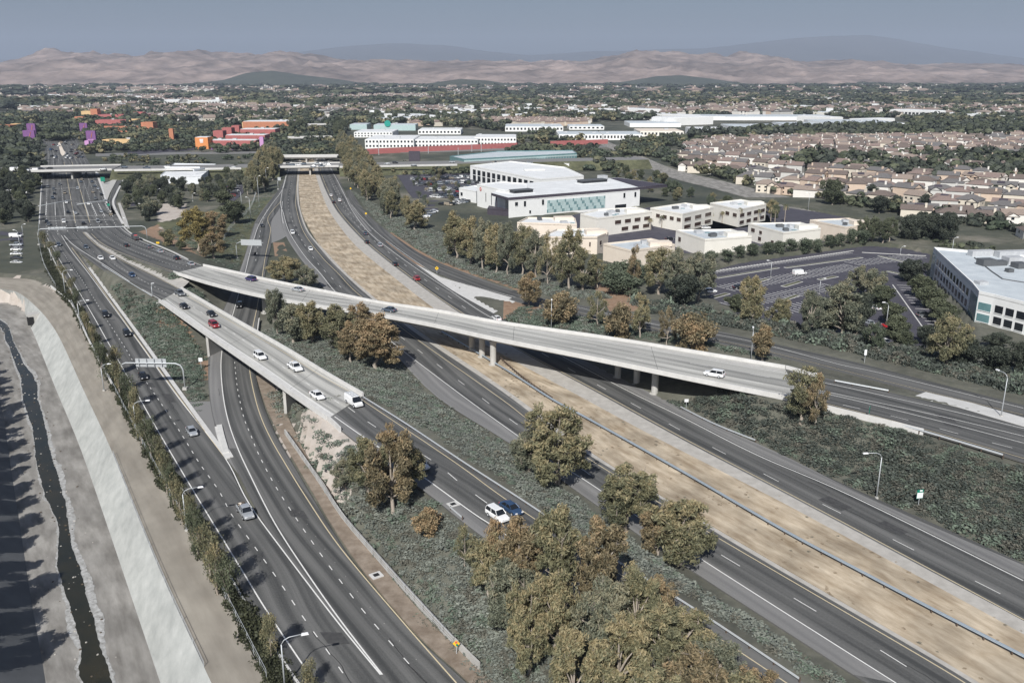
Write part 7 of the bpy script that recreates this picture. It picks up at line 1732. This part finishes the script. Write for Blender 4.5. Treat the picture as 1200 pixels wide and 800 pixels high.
# verge behind the dirt path between D kerb and channel: scattered weeds
# far woods, gardens and roofs out to the foothills
def lowtree(seed, m):
    g = np.random.default_rng(seed); cs = g.normal(size=(9, 3))*np.array([.32, .32, .16])+np.array([0, 0, .55]); V_ = []; tn = []
    for c in cs:
        n = 26; d = g.normal(size=(n, 3)); d /= np.linalg.norm(d, axis=1)[:, None]; pos = c+d*.24; a = np.cross(d, g.normal(size=(n, 3))); a /= np.linalg.norm(a, axis=1)[:, None]; b_ = np.cross(d, a); s = g.uniform(.08, .16, n)[:, None]
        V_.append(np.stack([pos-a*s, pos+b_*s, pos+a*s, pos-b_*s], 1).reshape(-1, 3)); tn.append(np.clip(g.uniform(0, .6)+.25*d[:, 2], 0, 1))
    V_ = np.concatenate(V_); V_[:, 2] = np.clip(V_[:, 2], 0, None); n = len(V_)//4; return fast_mesh('tree', V_, np.arange(n*4).reshape(n, 4), [M[m]], tint=np.repeat(tn, 26) if False else np.concatenate(tn))
LT = [src(lowtree(i, m)) for i, m in enumerate(('leaf_dark', 'leaf_green', 'leaf_dark', 'leaf_green', 'leaf_olive', 'leaf_sage'))]
HS = [src(onemesh(v, HW[a], ROOFS[b_])) for v, a, b_ in ((0, 0, 0), (1, 1, 1), (2, 0, 1), (3, 1, 3), (4, 0, 3), (2, 3, 2), (1, 2, 1))]
def scat(name, px, step, srcs, label, cat, hr, wr_=(1.1, 1.5), thin=0., nscale=90, seed=0, yawq=False, uniform=False, avoid=None, zup=-.1):
    poly = [P(a, b_) for a, b_ in px]; xs = [q.x for q in poly]; ys = [q.y for q in poly]; g = np.random.default_rng(seed)
    gx_, gy_ = np.meshgrid(np.arange(min(xs), max(xs), step), np.arange(min(ys), max(ys), step)); x = gx_.ravel()+g.uniform(-.5, .5, gx_.size)*step; y = gy_.ravel()+g.uniform(-.5, .5, gx_.size)*step
    k = pit([(q.x, q.y) for q in poly])(x, y)&(vnoise(x, y, nscale, seed)*.65+vnoise(x, y, nscale*.3, seed+9)*.35 > thin); x, y = x[k], y[k]
    for ap in (avoid or [])+[q_ for q_ in BLK if min(w_.x for w_ in q_) < max(xs) and max(w_.x for w_ in q_) > min(xs)]:
        k = ~pit([(q.x, q.y) for q in ap])(x, y); x, y = x[k], y[k]
    h = g.uniform(*hr, len(x)); w_ = h if uniform else h*g.uniform(*wr_, len(x)); rt = np.zeros((len(x), 3)); rt[:, 2] = (g.integers(0, 4, len(x))*pi/2+.5) if yawq else g.uniform(0, 6.28, len(x))
    print(name, len(x)); return scatter(name, np.stack([x, y, np.full(len(x), zup)], -1), np.stack([w_, w_, h], -1), rt, srcs, label, cat, seed=seed)
FW = [P(a, b_) for a, b_ in ((352,150),(384,150),(395,132),(405,126),(384,126),(374,138))]
AR = [P(a, b_) for a, b_ in ((42,200),(110,200),(92,160),(84,146),(44,146))]
DCH = [P(a, b_) for a, b_ in ((690,166),(735,186),(780,208),(920,246),(1116,280),(1290,315),(1290,296),(1116,264),(925,229),(792,197),(748,179),(712,164))]
ESTP = [P(a, b_) for a, b_ in ((800,198),(900,224),(1000,243),(1120,263),(1230,286),(1260,200),(1215,160),(1090,160),(960,164),(830,168),(800,178))]
OFF = [P(a, b_) for a, b_ in ((405,175),(612,173),(610,158),(560,150),(405,150))]; OFF2 = [P(a, b_) for a, b_ in ((655,166),(755,166),(805,162),(1062,154),(1062,140),(735,142),(590,147),(592,156),(655,158))]
RS = [[P(a, b_) for a, b_ in ((118,196),(330,193),(326,179),(112,180))], [P(a, b_) for a, b_ in ((400,196),(640,192),(735,176),(735,166),(640,168),(420,176),(400,180))]]
CITY = RS+[FW, AR, DCH, ESTP, OFF, OFF2, [P(a, b_) for a, b_ in ((600,262),(700,245),(905,238),(1030,262),(1010,284),(900,290),(830,300),(700,300),(620,300))]]
scat('distant_houses', [(800,176),(830,166),(960,163),(1090,158),(1300,152),(1330,230),(1215,160)], 19, HS, 'far rows of roofs behind the housing estate', 'houses', (.95, 1.1), uniform=True, yawq=True, seed=31, thin=.2, nscale=70)
if len(EST) > 290:
    q = np.array([(a[0], a[1], -.1) for a in EST[290:]]); scatter('distant_houses', q, np.ones((len(q), 3)), np.stack([np.zeros(len(q)), np.zeros(len(q)), np.array([a[2] for a in EST[290:]])], -1), HS, 'back part of the housing estate, roofs too many to count', 'houses', seed=4)
scat('distant_houses', [(480,148),(680,148),(700,138),(560,136),(470,140)], 19, [HS[1], HS[3], HS[6], HS[4]], 'band of pinkish tiled roofs beyond the white office blocks', 'houses', (1, 1.15), uniform=True, yawq=True, seed=32, nscale=60, thin=.2)
scat('distant_houses', [(150,142),(330,146),(350,132),(180,128)], 24, HS, 'pale roofs and carports beyond the shopping centre', 'houses', (1, 1.5), uniform=True, yawq=True, seed=33, thin=.45)
scat('distant_houses', [(-260,138),(1500,136),(1700,113),(-500,113)], 34, HS, 'far sprinkle of pale roofs between the woods', 'houses', (1.1, 2.0), uniform=True, yawq=True, seed=34, thin=.40, nscale=260, avoid=[ESTP, OFF2])
scat('distant_houses', [(-500,113),(1700,113),(2200,105.5),(-1000,105.5)], 95, HS, 'farthest sprinkle of pale roofs at the foot of the hills', 'houses', (2.0, 4.0), uniform=True, yawq=True, seed=35, thin=.44, nscale=700)
scat('wood', [(-120,196),(1330,180),(1500,150),(-200,150)], 13, LT, 'trees of the town in the middle distance', 'trees', (5, 10), seed=41, thin=.45, nscale=70, avoid=CITY)
scat('wood', [(116,178),(326,178),(228,150),(350,148),(340,140),(112,142),(112,176)], 11, LT, 'dense palms and trees around the shopping centre', 'trees', (3.5, 6), seed=42, thin=.40, nscale=60)
scat('wood', [(-60,206),(26,206),(26,150),(-90,150)], 11, LT[:4], 'dark trees at the far left', 'trees', (9, 14), seed=43, thin=.12)
scat('wood', [(58,166),(76,166),(74,138),(60,138)], 9, LT[:4], 'dark trees on the median far up the arterial', 'trees', (9, 13), seed=44)
scat('wood', [(-260,152),(1500,152),(1700,128),(-400,128)], 21, LT, 'woods and street trees of the town', 'trees', (9, 15), seed=45, thin=.46, nscale=120, avoid=CITY)
scat('wood', [(-400,130),(1700,130),(2100,113),(-800,113)], 44, LT, 'woods of the far plain', 'trees', (13, 22), seed=46, thin=.43, nscale=400, wr_=(1.6, 2.6))
scat('wood', [(-800,113.5),(2100,113.5),(2600,103),(-1400,103)], 110, LT[:4], 'farthest dark woods before the hills', 'trees', (20, 34), seed=47, thin=.30, nscale=1300, wr_=(2.5, 4))
scat('wood', [(725,183),(765,184),(800,198),(900,224),(1000,243),(1120,263),(1290,296),(1290,290),(1120,259),(1000,239),(900,220),(800,192),(765,172),(728,172)], 8, LT, 'line of trees and bushes between the dirt channel and the houses', 'trees', (4.5, 8), seed=48, thin=.18, nscale=30)
scat('wood', [(1060,184),(1130,206),(1215,226),(1240,208),(1180,186),(1090,178)], 14, LT[:4], 'dark trees through the right part of the housing estate', 'trees', (8, 13), seed=49, thin=.45, nscale=60)
scat('wood', [(930,196),(1100,212),(1110,205),(960,186)], 12, LT[:4], 'belt of dark trees across the middle of the estate', 'trees', (8, 13), seed=50, thin=.25, nscale=60)
scat('wood', [(800,166),(1290,160),(1290,150),(1050,152),(860,158)], 15, LT[:4], 'belt of trees behind the housing estate', 'trees', (10, 15), seed=51, thin=.2, nscale=90)
scat('wood', [(1110,284),(1230,308),(1300,320),(1300,328),(1115,293),(1010,270),(1000,266)], 7, LT[:4], 'dark bushes this side of the dirt channel, behind the white office', 'trees', (2, 4), seed=52, thin=.2, nscale=30)
scat('wood', [(600,172),(690,176),(735,190),(720,204),(690,200),(672,186),(600,182)], 12, LT, 'bushes and trees around the teal building and the freeway crossing', 'trees', (5, 9), seed=53, thin=.35, nscale=40)
scat('wood', [(132,200),(330,196),(300,212),(262,206),(160,212)], 12, LT, 'bushes on the bank of the cross freeway', 'trees', (3, 7), seed=54, thin=.5, nscale=40, avoid=[[P(a, b_) for a, b_ in ((180,212),(240,212),(258,192),(198,190))]])
scat('wood', scat_later, 14, LT[3:], 'scattered bushes on the grass between the cross freeway and the side road', 'bushes', (2.5, 5), seed=56, thin=.5, nscale=40)
scat('wood', [(440,196),(600,196),(610,206),(470,206)], 10, LT, 'low bushes behind the packed car park', 'trees', (3, 6), seed=55, thin=.35, nscale=40)
mb = MB(); mb.box((0, 0, .35), (5.5, 2.4, .7), WW); mb.box((0, 0, .72), (5.3, 2.2, .06), RW); [mb.box((x*.5, -1.21, .4), (.3, .04, .2), GL) for x in range(-5, 6)]; WB1 = src(mb.mesh('warehouse'))
mb = MB(); mb.box((0, 0, .3), (3.2, 2.0, .6), M['cream_wall']); mb.box((0, 0, .62), (3.0, 1.8, .06), RG); mb.box((.8, .3, .8), (.6, .5, .4), WW); WB2 = src(mb.mesh('warehouse'))
scat('distant_buildings', [(420,146),(1330,146),(1500,118),(350,118)], 120, [WB1, WB2], 'low pale commercial buildings dotted over the far plain', 'buildings', (11, 17), uniform=True, yawq=True, seed=61, thin=.52, nscale=420, avoid=[ESTP])
scat('distant_buildings', [(-300,130),(420,130),(350,114),(-500,114)], 170, [WB1, WB2], 'low pale buildings on the far plain at the left', 'buildings', (11, 17), uniform=True, yawq=True, seed=62, thin=.55, nscale=420)
def tufts(name, A_, B_, label, seed):
    g = np.random.default_rng(seed); pa = match([P(x, y, 0) for x, y in dens(A_)], 400); pb = match([P(x, y, 0) for x, y in dens(B_)], 400); pts = []
    for i in range(2600):
        k = g.integers(0, 400); f = g.beta(.55, .55)*1.04-.02; q = pa[k]+(pb[k]-pa[k])*f; q = (q.x+g.normal()*.5, q.y+g.normal()*1.0, -.02)
        if vnoise(np.array([q[0]]), np.array([q[1]]), 4, 8)[0] > .42: pts.append(q)
    n = len(pts); s = g.uniform(.14, .36, n); scatter(name, np.array(pts), np.stack([s, s*1.3, s*.35], -1), np.stack([np.zeros(n), np.zeros(n), g.uniform(0, 6.28, n)], -1), TU, label, 'grass', seed=seed)
M['straw'] = leaf_mat('straw', (.20, .145, .095), (.50, .42, .31), .15)
TU = [src(clump(300+i, 'straw')) for i in range(3)]+[src(clump(310, 'cover_dry'))]
tufts('dry_grass_tufts', MA, MBp, 'straw coloured grass tufts in the dry median between the freeway carriageways', 71)
# ------------------------------------------------------------------ hills
def ridged(x, y, s, seed, oct_=5):
    v = 0; a = .5; t = 0
    for o in range(oct_):
        n = 1-np.abs(2*vnoise(x, y, s/2**o, seed+o)-1); v = v+a*n*n; t += a; a *= .55
    return v/t
def hills(name, prof, y0, y1, yr, m, step, seed, rough=.35, far=1.0, label=None):
    """prof: (survey px, row of crest); y0 foot, yr crest, y1 back"""
    px = [p[0] for p in prof]; xs0 = (px[0]-600)/F*yr/cos(TH)*1.0; xs1 = (px[-1]-600)/F*yr/cos(TH)
    xs = np.arange(xs0, xs1, step); ys = np.arange(y0, y1, step); X, Y = np.meshgrid(xs, ys)
    zc = Y*cos(TH)+H*sin(TH); pxx = 600+F*X/zc; crest = np.interp(pxx, px, [p[1] for p in prof])
    hc = H+(89-crest)*(yr*cos(TH)+H*sin(TH))*cos(TH)/F
    t = np.clip((Y-y0)/(yr-y0), 0, 1); t2 = np.clip((y1-Y)/(y1-yr), 0, 1); ramp = (t**.85)*np.where(Y > yr, t2, 1)
    wx = X+300*far*(vnoise(X, Y, 900*far, seed+20)-.5); rn = ridged(wx, Y*.55, 620*far, seed); rn2 = ridged(wx, Y*.6, 230*far, seed+7, 5)
    Z = hc*ramp*(1-rough*.8*(1-ramp*.6)+rough*1.5*(rn-.35)*(1.15-ramp))+hc*rough*.42*(rn2-.5)*np.clip(ramp*3, 0, 1)*(1.2-ramp); 
    if name == 'hills':       # gullied ridges kept under the surveyed skyline
        Z = hc*(ramp**.8)*(.66+.38*rn)+hc*.26*(rn2-.5)*(1.15-ramp*.8)*np.clip(ramp*4, 0, 1)
        ang = Z*0+(H-Z)/Y; mx = (Z-H)/Y; cur = mx.max(axis=0); want = ((hc-H)/yr)[np.argmin(np.abs(ys-yr))]
        kx = np.convolve(np.pad((want+.004)/(cur+.004), 20, 'edge'), np.ones(41)/41, 'valid'); Z = Z*np.clip(kx, .7, 1.6)[None, :]
    Z = np.where(ramp <= 0.001, -4, Z)-2
    ny1, nx1 = X.shape; I_ = np.arange(ny1*nx1).reshape(ny1, nx1); Fq = np.stack([I_[:-1, :-1], I_[:-1, 1:], I_[1:, 1:], I_[1:, :-1]], -1).reshape(-1, 4)
    me = fast_mesh(name, np.stack([X, Y, Z], -1).reshape(-1, 3), Fq, [m], smooth=True); o = link(name, me); o['kind'] = 'structure'; return o
HM = mat('hill_earth', (.13, .10, .085), .95, (.33, .255, .22), .005, .5, stretch=(1, 1, 2.5), detail=10, big=(.0011, .3))
HG = mat('hill_scrub', (.035, .045, .035), .95, (.085, .09, .065), .01, 1, detail=8)
HF = mat('mountain', (.055, .058, .06), .95, (.10, .098, .095), .0008, 1, detail=8)
hills('hills', [(-700,78),(-300,74),(-80,72),(0,72),(30,68),(60,61),(100,60),(130,63),(170,64),(210,62),(250,64),(290,62),(330,63),(370,67),(410,70),(450,71),(490,73),(540,73),(590,72),(640,74),(680,71),(720,66),(760,62),(800,63),(850,65),(900,69),(950,72),(1000,73),(1060,76),(1120,75),(1200,78),(1400,80),(1900,84)], 5900, 10500, 8400, HM, 26, 5, .75)
hills('foothills', [(160,102),(225,97),(262,93),(290,84),(320,81),(350,86),(390,91),(440,99),(470,103)], 5300, 6500, 5900, HG, 22, 15, .2)
hills('foothills', [(455,101),(500,97),(540,91),(570,93),(600,98),(640,102)], 4300, 5400, 4800, HG, 22, 25, .2)
hills('foothills', [(690,103),(725,96),(770,88),(800,87),(830,91),(870,97),(930,101)], 5300, 6500, 5900, HG, 22, 35, .2)
hills('mountains', [(-900,75),(-200,72),(150,66),(240,63),(330,62),(380,54),(420,50),(470,48),(520,50),(560,56),(620,62),(700,57),(760,56),(820,54),(870,48),(920,42),(970,38),(1010,38),(1050,43),(1100,52),(1150,60),(1220,68),(1400,76),(1800,80)], 15000, 26000, 20000, HF, 130, 45, .25, far=3.5)
# ------------------------------------------------------------------ haze
mb = MB(); hz0, hz1 = -8.5, 1250
mb.box((0, 13500, (hz0+hz1)/2), (64000, 31000, hz1-hz0), M['metal']); o = mb.obj('haze'); o.data.materials.clear()
hm = bpy.data.materials.new('haze'); hm.use_nodes = True; hn = hm.node_tree; hn.nodes.remove(hn.nodes['Principled BSDF']); pv = hn.nodes.new('ShaderNodeVolumePrincipled')
pv.inputs['Color'].default_value = (.66, .76, .94, 1); pv.inputs['Density'].default_value = HAZE; pv.inputs['Anisotropy'].default_value = .0
hn.links.new(pv.outputs[0], hn.nodes['Material Output'].inputs['Volume']); o.data.materials.append(hm); o['kind'] = 'stuff'; o['label'] = 'thin blue haze over the plain and the hills'
print('objects', len(bpy.data.objects), 'trees', TCOUNT)
